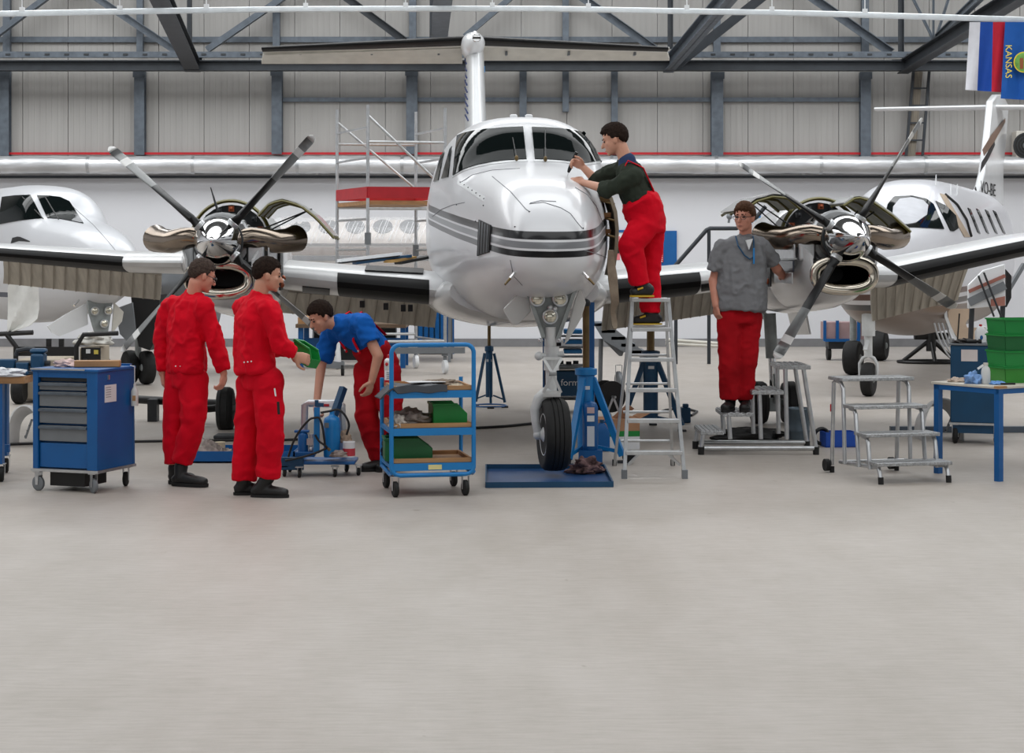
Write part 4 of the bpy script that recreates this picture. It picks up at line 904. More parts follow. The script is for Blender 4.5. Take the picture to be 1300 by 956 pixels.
# striped cowling standing at the far right with stay rods
cw = thing('striped_cowling', 'white cowling panel with grey and rust stripes propped behind the green crates', 'cowling', at(1258, 470, 21.5)); cw.location.z = 0; w0 = cw.location.copy()
def cwp(px, py, e=0): return at(px, py, 21.5+e)
MB(w0).prism([cwp(x, y) for x, y in ((1229, 362), (1248, 343), (1276, 335), (1277, 388), (1229, 392))], (0, .05, 0)).build('panel', WHITE, cw, bevel=.01)
for (a, b, m) in (((1230, 384), (1276, 362), .1), ((1230, 370), (1276, 350), .06)):
    MB(w0).bar(cwp(*a, -.02), cwp(*b, -.02), .1 if m > .08 else .04, .02, (0, -1, 0)).build('stripe', MGREY if m > .08 else mat('rust_stripe', (150, 96, 84), .5), cw)
MB(w0).prism([cwp(x, y, -.012) for x, y in ((1258, 380), (1276, 376), (1276, 388), (1258, 389))], (0, .01, 0)).build('patch', mat('rust_patch', (168, 112, 98), .5), cw)
MB(w0).prism([cwp(x, y, .04) for x, y in ((1277, 342), (1284, 350), (1284, 378), (1278, 390))], (0, .1, 0)).build('rim', BLACK, cw)
for a, b in (((1242, 350), (1262, 402)), ((1249, 346), (1271, 402))): MB(w0).tube(cwp(*a, -.1), cwp(*b, -.1), .012).build('stay_rod', DGREY, cw)
for px in (1234, 1273): MB(w0).bar(cwp(px, 388, .06), V(cwp(px, 388).x, 21.7, 0), .05, .05, (1, 0, 0)).build('support_leg', STEELD, cw)
MB(w0).bar(cwp(1278, 372, .3), cwp(1300, 335, .3), .1, .04).build('diagonal_board', MGREY, cw)
# upper V-strut beside (grey flap end frame)
# ------------------------------------------------------------------ things along the wall
def wallbox(name, label, cat, x0, y0, x1, y1, d, dep, m, parts=None):
    a = at(x0, y1, d); b = at(x1, y0, d); t = thing(name, label, cat, V((a.x+b.x)/2, d, 0)); MB(t.location).bb((a.x, d, a.z), (b.x, d+dep, b.z)).build('body', m, t, bevel=.01); return t
bb_ = thing('notice_board', 'blue notice board with a small red sign on the white wall', 'board', at(845, 338, WD-.06)); o_ = bb_.location
MB(o_).bb(at(829, 338, WD-.05), at(859, 293, WD-.01)).build('panel', BLUE, bb_)
sg = MB(o_).bb(at(830, 333, WD-.07), at(842, 318, WD-.05)).build('sign', mat('sign_red', (188, 34, 44), .5), bb_)
for k_, y in enumerate((320.5, 324.5, 327, 329.5, 332)): MB(o_).bb(at(831, y+.5, WD-.078), at(841, y-.5, WD-.07)).build('sign_line', WHITEP, sg)
ps = thing('wall_poster', 'white and red poster with blue top edge behind the climbing worker', 'poster', at(795, 345, WD-.06)); o_ = ps.location
MB(o_).bb(at(779, 345, WD-.04), at(806, 293, WD-.01)).build('sheet', WHITEP, ps); MB(o_).bb(at(779, 295, WD-.06), at(812, 292, WD-.01)).build('top_rail', BLUE, ps)
MB(o_).bb(at(781, 330, WD-.05), at(787, 300, WD-.04)).build('red_field', mat('poster_red', (222, 120, 128), .6), ps); MB(o_).box(at(783, 317, WD-.06), (.1, .01, .14)).build('figure_mark', BLACK, ps)
# stair rail behind the grey-shirted man
sr = thing('stair_rail', 'grey steel handrail rising along the white wall behind the grey-shirted man', 'handrail', at(908, 400, 30)); sr.location.z = 0; o_ = sr.location.copy()
MB(o_).sweep([at(x, y, 30) for x, y in ((855, 340), (897, 292), (901, 290), (935, 290), (960, 276), (972, 262))], .035, 10).build('handrail', STEELD, sr)
for x, y in ((900, 292), (858, 338)): MB(o_).tube(at(x, y, 30), V(at(x, y, 30).x, 30, 0), .03).build('upright', STEELD, sr)
MB(o_).tube(at(925, 283, 30), at(926, 276, 30), .02).ball(at(926, 275, 30), .05).build('valve', MGREY, sr)
# horizontal pipes low on the wall
lowp = one('low_rail', MB(at(880, 436, 33)).tube(at(845, 431, 33), at(925, 437, 33), .03).tube(at(845, 436, 33), at(925, 440, 33), .03).tube(at(850, 436, 33), V(at(850, 436, 33).x, 33, 0), .03).tube(at(922, 437, 33), V(at(922, 436, 33).x, 33, 0), .03), OFFW, 'low pale double rail near the wall foot behind the ladder', 'rail', at(880, 436, 33))
# blue cylinders / cabinets behind the trolley
cb = thing('wall_locker', 'dark blue locker with ribbed front against the back wall behind the trolley', 'locker', at(548, 440, 33)); cb.location.z = 0; o_ = cb.location.copy()
MB(o_).bb((at(530, 0, 33).x, 33, .05), (at(567, 0, 33).x, 33.6, at(0, 395, 33).z)).build('body', DBLUE, cb)
for i in range(5):
    x = at(534+i*7, 0, 33).x; MB(o_).bb((x-.035, 32.97, .1), (x+.035, 33, at(0, 397, 33).z)).build('ribbed_door', BLUE, cb)
for i, x in enumerate((568.5, 574.5)):
    x = at(x, 0, 33.2).x; one('blue_post', MB(V(x, 33.2, 0)).bb((x-.03, 33.17, 0), (x+.03, 33.23, at(0, 390, 33.2).z)), BLUE, 'slim blue post beside the locker, '+('nearer the locker' if i == 0 else 'nearer the tripod stand'), 'post', V(x, 33.2, 0))
# far workbench seen under the wing
fb = thing('far_workbench', 'workbench with brown top and blue legs seen below the inner wing', 'workbench', at(455, 440, 29)); fb.location.z = 0; o_ = fb.location.copy(); zt = at(0, 411, 29).z
MB(o_).bb((at(377, 0, 29).x, 28.8, zt-.06), (at(516, 0, 29).x, 29.8, zt)).build('top', mat('bench_brown', (104, 84, 66), .6), fb)
for x in (383, 512): 
    for y in (28.9, 29.7): MB(o_).bb((at(x, 0, 29).x-.04, y-.04, 0), (at(x, 0, 29).x+.04, y+.04, zt-.06)).build('leg', BLUE, fb)
MB(o_).bb((at(384, 0, 29).x, 29.2, at(0, 437, 29).z-.05), (at(511, 0, 29).x, 29.3, at(0, 430, 29).z)).build('lower_beam', BLUE, fb)
MB(o_).bb((at(395, 0, 29).x, 29.4, .1), (at(500, 0, 29).x, 29.75, at(0, 418, 29).z)).build('under_box', DGREY, fb)
tt = at(386, 411, 29); one('bench_tool', MB(tt).lathe([(.1, 0), (.1, .1), (.05, .14), (.05, .2), (0, .2)], tt, (0, 0, 1), 14), WOOD, 'small brass-coloured tool on the end of the far workbench', 'tool', tt)
# white trolley frame with caster in the gap
pt_ = thing('pale_dolly', 'pale tubular dolly standing in the open floor behind the bending worker', 'dolly', at(430, 470, 27)); pt_.location.z = 0; o_ = pt_.location.copy()
MB(o_).bar(at(408, 462, 27), at(437, 464, 27), .08, .1).build('base_beam', MGREY, pt_); MB(o_).tube(at(428, 430, 27), at(430, 462, 27), .04).build('upright', WHITEP, pt_)
for x in (410, 435): MB(o_).lathe([(.03, -.02), (.085, -.02), (.085, .02), (.03, .02)], V(at(x, 0, 27).x, 27, .087), (1, 0, 0), 18).build('caster', TYRE, pt_); MB(o_).tube(V(at(x, 0, 27).x, 27, .1), V(at(x, 0, 27).x, 27, .22), .02).build('caster_stem', MGREY, pt_)
# blue mesh cart far under the right engine
mc = thing('wire_cart', 'far wheeled cart with blue frame and pink load under the right-hand engine', 'cart', at(1070, 450, 31)); mc.location.z = 0; o_ = mc.location.copy()
MB(o_).bb(at(1048, 431, 31), at(1090, 408, 31.5)).build('load', mat('pinkish_load', (168, 140, 140), .7, 0, .15, 3), mc)
for x in (1047, 1063, 1090): MB(o_).bar(at(x, 433, 30.97), at(x, 407, 30.97), .05, .04, (0, -1, 0)).build('frame_post', BLUE, mc)
MB(o_).bar(at(1047, 432, 30.96), at(1091, 432, 30.96), .05, .05).build('frame_sill', BLUE, mc); MB(o_).bar(at(1050, 438, 31.2), at(1088, 438, 31.2), .3, .12).build('chassis', DGREY, mc)
for x in (1052, 1086): MB(o_).lathe([(.03, -.03), (.12, -.03), (.12, .03), (.03, .03)], V(at(x, 0, 31.2).x, 31.2, .12), (1, 0, 0), 18).build('caster', TYRE, mc)
# ------------------------------------------------------------------ people
SKIN = mat('skin', (196, 144, 120), .5, 0, .06, 10); SKIN2 = mat('ruddy_skin', (204, 140, 118), .5, 0, .06, 10)
RCLOTH = mat('red_coverall_cloth', (208, 3, 32), .82, 0, .1, 5, bump=.35, bscale=22); RDARK = mat('worn_red_cloth', (168, 14, 26), .85, 0, .16, 4, bump=.4, bscale=18)
BSHIRT = mat('blue_tee_cloth', (20, 92, 176), .85, 0, .07, 5, bump=.3, bscale=20); GSHIRT = mat('grey_polo_cloth', (124, 125, 128), .88, 0, .09, 7, bump=.3, bscale=24)
OLIVES = mat('dark_olive_knit', (48, 54, 46), .92, 0, .1, 8, bump=.3, bscale=50); NAVY = mat('navy_collar', (46, 62, 96), .8)
BOOT_M = mat('black_boot_leather', (18, 18, 19), .5, 0, .2, 14, bump=.3); SOLE = mat('boot_sole', (12, 12, 12), .7); YSOLE = mat('yellow_sole_edge', (196, 160, 40), .6)
H_BR = mat('brown_hair', (84, 58, 42),.85, 0, .25, 60, bump=.6, bscale=120); H_DK = mat('dark_hair', (38, 27, 21),.85, 0, .3, 60, bump=.6, bscale=120); H_GR = mat('greying_hair', (72, 60, 54), .85, 0, .3, 60, bump=.6, bscale=120)
EYEW = mat('eye_dark', (50, 38, 32), .3); METALG = mat('glasses_metal', (80, 78, 78), .3, .8)
def blob(name, mb, m, parent, vox=.009, smooth=3, amp=0, sc=9.0, stretch=(1, 1, .6), seed=0):
    me = mb.mesh(name, m, smooth=0); o = bpy.data.objects.new(name, me); C.objects.link(o)
    r = o.modifiers.new('r', 'REMESH'); r.mode = 'VOXEL'; r.voxel_size = vox
    if smooth: s_ = o.modifiers.new('s', 'SMOOTH'); s_.factor = .5; s_.iterations = smooth
    dg = bpy.context.evaluated_depsgraph_get(); dg.update(); m2 = bpy.data.meshes.new_from_object(o.evaluated_get(dg))
    o.modifiers.clear(); o.data = m2; m2.name = name
    if not m2.materials: m2.materials.append(m)
    if amp:
        n = len(m2.vertices); co = np.empty(n*3); m2.vertices.foreach_get('co', co); no = np.empty(n*3); m2.vertices.foreach_get('normal', no)
        co = co.reshape(-1, 3); no = no.reshape(-1, 3); off = V(seed*3.1, seed*1.7, 0)
        d = np.array([(noise.noise(V(p[0]*sc*stretch[0], p[1]*sc*stretch[1], p[2]*sc*stretch[2])+off)+.3*noise.noise(V(p[0]*sc*2.3, p[1]*sc*2.3, p[2]*sc*2.6)+off)) for p in co])
        d = np.maximum(.5-np.abs(d)*1.9, -.3); co += no*(d*amp)[:, None]; m2.vertices.foreach_set('co', co.ravel())
    m2.polygons.foreach_set('use_smooth', [True]*len(m2.polygons)); m2.update(); o.parent = parent; return o
def limb(mb, pts, rad, n=14, hem=False):
    P = [Vector(p) for p in pts]
    for i in range(len(P)-1): mb.tube(P[i], P[i+1], rad[i], rad[i+1], n)
    for i, (p, r) in enumerate(zip(P, rad)):
        if not (hem and i == len(P)-1): mb.ball(p, r, n=n, k=8)
def trunk(mb, rows, lat):
    """rows: (point, half width, half depth) from top to bottom"""
    P = [Vector(r[0]) for r in rows]; R = [(r[1], r[2]) for r in rows]
    t0 = (P[0]-P[1]).normalized(); t1 = (P[-1]-P[-2]).normalized()
    P = [P[0]+t0*R[0][1]*.45, P[0]+t0*R[0][1]*.3]+P+[P[-1]+t1*.02]; R = [(R[0][0]*.3, R[0][1]*.3), (R[0][0]*.75, R[0][1]*.75)]+R+[(R[-1][0]*.93, R[-1][1]*.93)]
    mb.sweep(P, R, 24, flat=lat)
def basis(fwd, up=(0, 0, 1)):
    f = Vector(fwd).normalized(); u = Vector(up); u = (u-f*u.dot(f)).normalized(); r = f.cross(u); return Matrix((r, f, u)).transposed()
def head(mb, c, M, k=1.0):
    def B(p, r): mb.ball(Vector(c)+M @ (Vector(p)*k), tuple(q*k for q in r) if hasattr(r, '__len__') else r*k, M, 18, 12)
    def T(p, q, a, b): mb.tube(Vector(c)+M @ (Vector(p)*k), Vector(c)+M @ (Vector(q)*k), a*k, b*k, 10)
    B((0, -.012, .032), (.076, .098, .092)); B((0, .022, -.03), (.067, .074, .084)); B((0, .042, -.075), (.05, .045, .036)); B((0, .078, -.098), (.022, .016, .016))
    T((0, .09, .006), (0, .113, -.028), .009, .014); B((0, .112, -.032), (.015, .013, .011)); T((-.046, .078, .024), (.046, .078, .024), .012, .012)
    B((0, .089, -.064), (.024, .012, .006)); B((0, .087, -.075), (.021, .012, .006)); B((-.042, .06, -.022), (.022, .02, .022)); B((.042, .06, -.022), (.022, .02, .022))
    for s_ in (-1, 1): B((s_*.077, -.006, -.012), (.011, .02, .031)); B((s_*.084, -.014, 0), (.007, .012, .02))
def face_bits(par, c, M, k=1.0, brow=None, glasses=False, off=(0, 0, 0)):
    c = Vector(c)
    for s_ in (-1, 1):
        MB(off).ball(c+M @ (V(s_*.031, .083, .004)*k), (.015*k, .008*k, .0075*k), M, 12, 8).build('eye', EYEW, par)
        MB(off).tube(c+M @ (V(s_*.014, .091, .026)*k), c+M @ (V(s_*.05, .078, .028)*k), .0055*k, .004*k, 8).build('eyebrow', brow or H_DK, par)
    MB(off).ball(c+M @ (V(0, .0975, -.0695)*k), (.021*k, .006*k, .0035*k), M, 12, 6).build('mouth', mat('lip', (150, 92, 84), .5), par)
    if glasses:
        g = MB(off)
        for s_ in (-1, 1):
            g.sweep([c+M @ (V(s_*.034+.026*math.cos(t), .1, .0+.017*math.sin(t))*k) for t in np.linspace(0, 2*PI, 18, endpoint=False)], .0022, 6, closed=True)
            g.tube(c+M @ (V(s_*.06, .098, .005)*k), c+M @ (V(s_*.085, -.005, .008)*k), .0025, n=6)
        g.tube(c+M @ (V(-.008, .102, .004)*k), c+M @ (V(.008, .102, .004)*k), .0022, n=6); g.build('glasses', METALG, par)
def hair(par, c, M, m, k=1.0, off=(0, 0, 0), line=.16, low=-.25, thick=1.1, bald=0, seed=1, quiff=0):
    mb = MB(off); n, kk = 96, 64; vs = []
    for i in range(kk+1):
        p = PI*i/kk
        for j in range(n):
            a = 2*PI*j/n; d = V(math.sin(p)*math.cos(a), math.sin(p)*math.sin(a), math.cos(p))
            # hair region: top and back, sides to the ear, forehead free
            lim = float(np.interp(d.y, (-1, -.5, -.22, .1, .3, .55, .75, 1), (-.86, -.8, -.22, -.18, .0, line+.1, line+.2, line+.26)))
            lim += -.16+.22*noise.noise(d*7+V(seed*2, 1, 0))+(-.22 if (abs(d.x) > .72 and -.1 < d.y < .3) else 0)
            h = max(0, min(1, (d.z-lim)/.3))
            if bald and d.y > -.25 and abs(d.x) < .55 and d.z > .5: h *= 1-bald
            nz = noise.noise(V(d.x*11, d.y*7, d.z*5)+V(seed, 0, 0))*.055+noise.noise(V(d.x*34, d.y*16, d.z*12)+V(seed, 3, 0))*.035
            r = .86+(thick-.86+nz+quiff*max(0, d.y)*max(0, d.z)*.5)*h
            vs.append(Vector(c)+M @ (V(d.x*.079*r, -.012+d.y*.101*r, .03+d.z*.097*r)*k))
    mb.add(vs, [(i*n+j, (i+1)*n+j, (i+1)*n+(j+1) % n, i*n+(j+1) % n) for i in range(kk) for j in range(n)])
    return mb.build('hair', m, par, smooth=180)
def hand(mb, w, d, pn, side, curl=.35, k=1.0, spread=.10):
    """wrist, finger direction, palm normal, thumb side +1/-1"""
    w = Vector(w); d = Vector(d).normalized(); pn = Vector(pn); pn = (pn-d*pn.dot(d)).normalized(); t = d.cross(pn)*side
    mb.sweep([w-d*.02*k, w+d*.015*k, w+d*.05*k, w+d*.088*k, w+d*.098*k], [(.026*k, .02*k), (.03*k, .019*k), (.041*k, .018*k), (.042*k, .014*k), (.036*k, .01*k)], 16, flat=t)
    for i, (o, L) in enumerate(((.031, .072), (.0105, .082), (-.0105, .077), (-.031, .06))):
        p = w+d*(.088-abs(o)*.12)*k+t*o*k; dd = (d+t*o*spread*30*.1).normalized(); a = curl*(1+.12*i); pts = [p]
        for f in (.45, .32, .23):
            q = (dd*math.cos(a)+pn*math.sin(a)); pts.append(pts[-1]+q*L*f*k); a += curl*1.25
        limb(mb, pts, [.0105*k, .0098*k, .009*k, .0078*k], 10)
    p = w+d*.022*k+t*.028*k; q = p+(d*.55+t*.75+pn*.25).normalized()*.045*k; r = q+(d*.85+t*.3+pn*.3).normalized()*.034*k; s_ = r+(d*.9+t*.0+pn*.35).normalized()*.026*k
    limb(mb, [p, q, r, s_], [.017*k, .0135*k, .0115*k, .0092*k], 10)
def boot(par, off, heel, toe, ank, m=BOOT_M, sole=SOLE, hi=.13, name='boot', lift=0):
    heel = Vector(heel); toe = Vector(toe); d = (toe-heel); L = d.length; d = d/L; up = V(0, 0, 1); mb = MB(off)
    c = lambda f, h: heel+d*L*f+up*h
    mb.sweep([c(.0, .045), c(.1, .05), c(.35, .052), c(.6, .045), c(.85, .04), c(.97, .036), c(1.0, .034)], [(.025, .02), (.037, .045), (.04, .05), (.046, .042), (.046, .036), (.034, .028), (.01, .01)], 16, flat=d.cross(up))
    a = Vector(ank); limb(mb, [c(.22, .06), c(.22, .06).lerp(a, .5), a], [.046, .05, .054])
    b = blob(name, mb, m, par, .007, 3)
    mb = MB(off); n = 24; ring = []
    for t in np.linspace(0, 2*PI, n, endpoint=False):
        x = .5+.52*math.cos(t); wd = .05*abs(math.sin(t))**.6*(1 if x > .5 else .86); ring.append(c(x, 0)+d.cross(up)*math.copysign(wd, math.sin(t)))
    mb.prism(ring, (0, 0, .024 if sole is SOLE else .014)).build('sole', sole, b); return b
def person(label, d0, J, f, hf, look, skin=SKIN, hup=(0, 0, 1), hk=1.0):
    """builds skin body; J maps joint names to (px, py, depth offset)"""
    P = {q: at(v[0], v[1], d0+(v[2] if len(v) > 2 else 0)) for q, v in J.items()}
    base = V(P['hip'].x, P['hip'].y, min(P['ank_r'].z, P['ank_l'].z)-.09); t = thing('person', label, 'person', base)
    lat = Vector(f).normalized().cross(V(0, 0, 1)); M = basis(hf, hup); mb = MB(base); nb = P['neck']; hc = P['head']
    head(mb, hc, M, hk); limb(mb, [nb-(P['neck']-P['chest']).normalized()*.02, hc+M @ V(0, -.03, -.07)*hk], [.058, .055])
    trunk(mb, [(P['neck'].lerp(P['chest'], .35), .14, .075), (P['chest'], .145, .085), (P['waist'], .13, .085), (P['hip'], .14, .09)], lat)
    for s_ in 'rl':
        limb(mb, [P['sh_'+s_], P['el_'+s_], P['wr_'+s_]], [.05, .043, .029]); limb(mb, [P['hip_'+s_], P['knee_'+s_], P['ank_'+s_]], [.085, .06, .045])
        limb(mb, [P['neck'].lerp(P['chest'], .3), P['sh_'+s_]], [.06, .052])
    return t, base, P, lat, M, mb
def sleeve(mb, a, b, r0, r1, r2, c=None):
    limb(mb, [a, b]+([c] if c is not None else []), [r0, r1]+([r2] if c is not None else []), 18, True)
def buttons(par, off, pts, m=WHITEP, r=.006):
    for p in pts: MB(off).ball(p, r, n=8, k=6).build('stud', m, par)

# --- man in red coveralls seen from behind, nearest the tool cabinet
J = dict(head=(257, 350, 0), neck=(245, 379), chest=(237, 404), waist=(237, 445), hip=(237, 474), sh_r=(258, 390, -.13), el_r=(273, 434, -.13), wr_r=(284, 474, -.12), sh_l=(216, 389, .14), el_l=(205, 432, .14), wr_l=(206, 474, .1),
         hip_r=(246, 480, -.05), knee_r=(245, 540, -.08), ank_r=(230, 592, -.06), hip_l=(227, 480, .06), knee_l=(221, 540, .06), ank_l=(222, 594, .04))
t, b, P, lat, M, mb = person('man in red coveralls with greying hair and glasses, black boots, back to us, hands empty', 14.0, J, (.75, .65, 0), (.78, .42, -.34), 0, SKIN2)
hand(mb, P['wr_r'], (-.12, -.1, -1), (-.8, .3, 0), 1, .5); hand(mb, P['wr_l'], (.1, 0, -1), (.8, .3, 0), -1, .5); blob('body', mb, SKIN2, t, .0065, 2)
hair(t, P['head'], M, H_GR, 1, b, thick=1.09, low=-.35, seed=2); face_bits(t, P['head'], M, 1, H_GR, True, b)
mb = MB(b); trunk(mb, [(P['neck'].lerp(P['chest'], .25), .17, .1), (P['chest'], .205, .125), (P['waist'], .2, .13), (at(237, 469, 14), .195, .135)], lat); limb(mb, [P['neck']+V(0, 0, -.03), P['neck']+V(.02, .01, .045)], [.095, .076], hem=True)
for s_ in 'rl': limb(mb, [P['neck'].lerp(P['chest'], .3), P['sh_'+s_]], [.09, .078]); sleeve(mb, P['sh_'+s_], P['el_'+s_], .08, .068, .052, P['wr_'+s_]+V(0, 0, .02))
jk = blob('jacket', mb, RCLOTH, t, .009, 3, .022, 8, stretch=(1, 1, .45), seed=1)
buttons(jk, b, [at(x, y, 13.86) for x, y in ((223, 465), (229, 465), (235, 465.5))])
mb = MB(b); trunk(mb, [(at(237, 462, 14), .165, .115), (P['hip'], .18, .125), (at(237, 488, 14), .17, .12)], lat)
for s_ in 'rl': limb(mb, [P['hip_'+s_], P['knee_'+s_], P['ank_'+s_]+V(0, 0, .03)], [.112, .096, .083], 18, True)
blob('trousers', mb, RCLOTH, t, .009, 4, .016, 6, stretch=(.8, .8, 1.0), seed=2)
boot(t, b, at(219, 0, 13.94)*V(1, 1, 0) if False else V(at(219, 0, 13.94).x, 13.94, at(0, 616, 13.94).z), V(at(263, 0, 13.84).x, 13.84, at(0, 616, 13.94).z), P['ank_r']+V(0, 0, .0))
boot(t, b, V(at(214, 0, 14.04).x, 14.04, at(0, 616, 13.94).z), V(at(247, 0, 14.12).x, 14.12, at(0, 616, 13.94).z), P['ank_l'])

# --- man in red coveralls handing over the green bin
J = dict(head=(340, 349, 0), neck=(330, 379), chest=(323, 405), waist=(322, 445), hip=(330, 476), sh_r=(342, 394, -.17), el_r=(356, 437, -.2), wr_r=(374, 451, -.14), sh_l=(309, 392, .18), el_l=(335, 440, .26), wr_l=(368, 447, .16),
         hip_r=(340, 484, -.08), knee_r=(344, 545, -.09), ank_r=(340, 606, -.07), hip_l=(320, 484, .08), knee_l=(314, 548, .07), ank_l=(310, 610, .05))
d0 = 13.35
t, b, P, lat, M, mb = person('dark-haired man in red coveralls reaching out a green plastic bin', d0, J, (.9, .4, 0), (.93, .22, -.18), 0)
hand(mb, P['wr_r'], (.85, .2, -.28), (.2, .9, -.3), -1, .55); hand(mb, P['wr_l'], (.9, -.1, -.1), (0, -1, .2), 1, .4); blob('body', mb, SKIN, t, .0065, 2)
hair(t, P['head'], M, H_DK, 1, b, thick=1.1, low=-.3, seed=5); face_bits(t, P['head'], M, 1, H_DK, False, b)
mb = MB(b); trunk(mb, [(P['neck'].lerp(P['chest'], .25), .17, .1), (P['chest'], .2, .135), (P['waist'], .2, .14), (at(324, 470, d0), .205, .15)], lat); limb(mb, [P['neck']+V(0, 0, -.03), P['neck']+V(.018, 0, .045)], [.095, .076], hem=True)
for s_ in 'rl': limb(mb, [P['neck'].lerp(P['chest'], .3), P['sh_'+s_]], [.09, .08]); sleeve(mb, P['sh_'+s_], P['el_'+s_], .08, .07, .052, P['wr_'+s_]+(P['el_'+s_]-P['wr_'+s_])*.12)
jk = blob('jacket', mb, RCLOTH, t, .009, 3, .022, 8, stretch=(1, 1, .45), seed=3)
buttons(jk, b, [at(x, y, d0-.2) for x, y in ((310, 460), (314.5, 459.5), (319, 459))])
mb = MB(b); trunk(mb, [(at(327, 464, d0), .165, .12), (P['hip'], .175, .13), (at(330, 490, d0), .165, .125)], lat)
for s_ in 'rl': limb(mb, [P['hip_'+s_], P['knee_'+s_], P['ank_'+s_]+V(0, 0, .0)], [.115, .1, .088], 18, True)
tr = blob('trousers', mb, RCLOTH, t, .009, 4, .016, 6, stretch=(.8, .8, 1.0), seed=4)
MB(b).tube(at(348.5, 493, d0-.24), at(350, 503, d0-.24), .006).build('pen', WHITEP, tr)
MB(b).tube(at(353, 510, d0-.25), at(354, 526, d0-.25), .01).build('screwdriver_handle', BLACK, tr)
z0 = at(0, 630, d0).z
boot(t, b, V(at(319, 0, d0-.06).x, d0-.06, z0), V(at(366, 0, d0-.1).x, d0-.1, z0), P['ank_r'], name='shoe'); boot(t, b, V(at(297, 0, d0+.04).x, d0+.04, z0), V(at(340, 0, d0+.1).x, d0+.1, z0), P['ank_l'], name='shoe')

# --- bending man in blue tee shirt and red bib overalls
d0 = 14.85
J = dict(head=(407, 402, -.12), neck=(434, 412, -.05), chest=(450, 420), waist=(472, 441, .05), hip=(484, 463, .1), sh_r=(420, 424, .17), el_r=(408, 462, .12), wr_r=(402, 512, .0), sh_l=(460, 410, -.2), el_l=(480, 452, -.27), wr_l=(472, 484, -.27),
         hip_r=(467, 470, .14), knee_r=(466, 530, .08), ank_r=(484, 584, .14), hip_l=(492, 472, .02), knee_l=(497, 530, .0), ank_l=(504, 586, .1))
t, b, P, lat, M, mb = person('man in blue tee shirt and red bib overalls bending over a hydraulic pump', d0, J, (-.8, -.6, 0), (-.74, -.42, -.52), 0, SKIN, (-.35, -.2, .9))
hand(mb, P['wr_r'], (-.02, -.1, -1), (.9, -.3, 0), 1, .7); hand(mb, P['wr_l'], (-.3, 0, -1), (-.7, .5, 0), -1, .4); blob('body', mb, SKIN, t, .0065, 2)
hair(t, P['head'], M, H_DK, 1, b, thick=1.12, low=-.25, seed=8); face_bits(t, P['head'], M, 1, H_DK, False, b)
mb = MB(b); trunk(mb, [(P['neck'].lerp(P['chest'], .2), .165, .1), (P['chest'], .2, .13), (P['waist'], .18, .125), (P['waist'].lerp(P['hip'], .5), .17, .12)], lat); limb(mb, [P['neck'], P['neck']+(P['head']-P['neck'])*.1], [.082, .076])
for s_, e in (('r', .9), ('l', .6)): limb(mb, [P['neck'].lerp(P['chest'], .3), P['sh_'+s_]], [.09, .08]); sleeve(mb, P['sh_'+s_], P['sh_'+s_].lerp(P['el_'+s_], e), .08, .076, 0)
blob('tee_shirt', mb, BSHIRT, t, .009, 3, .022, 8, stretch=(1, 1, .45), seed=5)
mb = MB(b); lat3 = lat; spn = (P['neck']-P['hip']).normalized(); fr = lat3.cross(spn).normalized()
if fr.z > 0: fr = -fr
trunk(mb, [(P['waist'].lerp(P['chest'], .35)+fr*.02, .17, .125), (P['waist']+fr*.012, .19, .135), (P['hip'], .19, .14), (at(482, 478, d0+.1), .17, .13)], lat)
for s_ in 'rl': limb(mb, [P['hip_'+s_], P['knee_'+s_], P['ank_'+s_]+V(0, 0, .02)], [.115, .1, .09], 18, True)
bibo = blob('bib_overalls', mb, RDARK, t, .009, 4, .016, 6, stretch=(.8, .8, 1.0), seed=6)
ch = P['chest']
for s_ in (-1, 1):
    a0 = P['waist'].lerp(ch, .45)+fr*.145+lat*s_*.1; a1 = ch+fr*.11+lat*s_*.11; a2 = ch+spn*.13+fr*.02+lat*s_*.115; a3 = ch+spn*.1-fr*.12+lat*s_*.09; a4 = P['waist']-fr*.145+lat*s_*.05
    cs = [a0, a1, a2, a3, a4]; pts = []
    for i in range(4): pts += [cs[i].lerp(cs[i+1], q) for q in (0, .33, .66)]
    MB(b).sweep(pts+[a4], [(.02, .006)]*13, 8, flat=lat).build('strap', RCLOTH, bibo); MB(b).ball(a0.lerp(a1, .2), .012, n=10, k=6).build('buckle', ALU, bibo)
z0 = 0.0
boot(t, b, V(at(500, 0, 14.98).x, 14.98, 0), V(at(458, 0, 14.85).x, 14.85, 0), P['ank_r']); boot(t, b, V(at(514, 0, 14.95).x, 14.95, 0), V(at(478, 0, 14.82).x, 14.82, 0), P['ank_l'])

# --- man on the ladder with a screwdriver
d0 = 14.6
J = dict(head=(780, 177, .02), neck=(797, 209), chest=(803, 234), waist=(815, 262), hip=(822, 282), sh_l=(806, 224, -.17), el_l=(772, 241, -.12), wr_l=(741, 232, .12), sh_r=(791, 214, .15), el_r=(757, 229, .22), wr_r=(741, 213, .26),
         hip_l=(818, 286, -.09), knee_l=(801, 312, -.14), ank_l=(813, 361, -.1), hip_r=(827, 289, .09), knee_r=(823, 345, .07), ank_r=(826, 397, .05))
t, b, P, lat, M, mb = person('man in dark green sweater and red bib overalls on the ladder turning a screwdriver', d0, J, (-1, .1, 0), (-.9, .12, -.32), 0)
hand(mb, P['wr_l'], (-.85, .35, .2), (.1, .6, -.7), -1, .28); hand(mb, P['wr_r'], (-.8, .1, .5), (-.3, -.75, -.5), 1, .75); blob('body', mb, SKIN, t, .0065, 2)
hair(t, P['head'], M, H_DK, 1, b, thick=1.13, seed=9, quiff=.2); face_bits(t, P['head'], M, 1, H_DK, False, b)
mb = MB(b); trunk(mb, [(P['neck'].lerp(P['chest'], .2), .165, .1), (P['chest'], .2, .13), (P['waist'], .185, .13), (P['hip'], .17, .12)], lat)
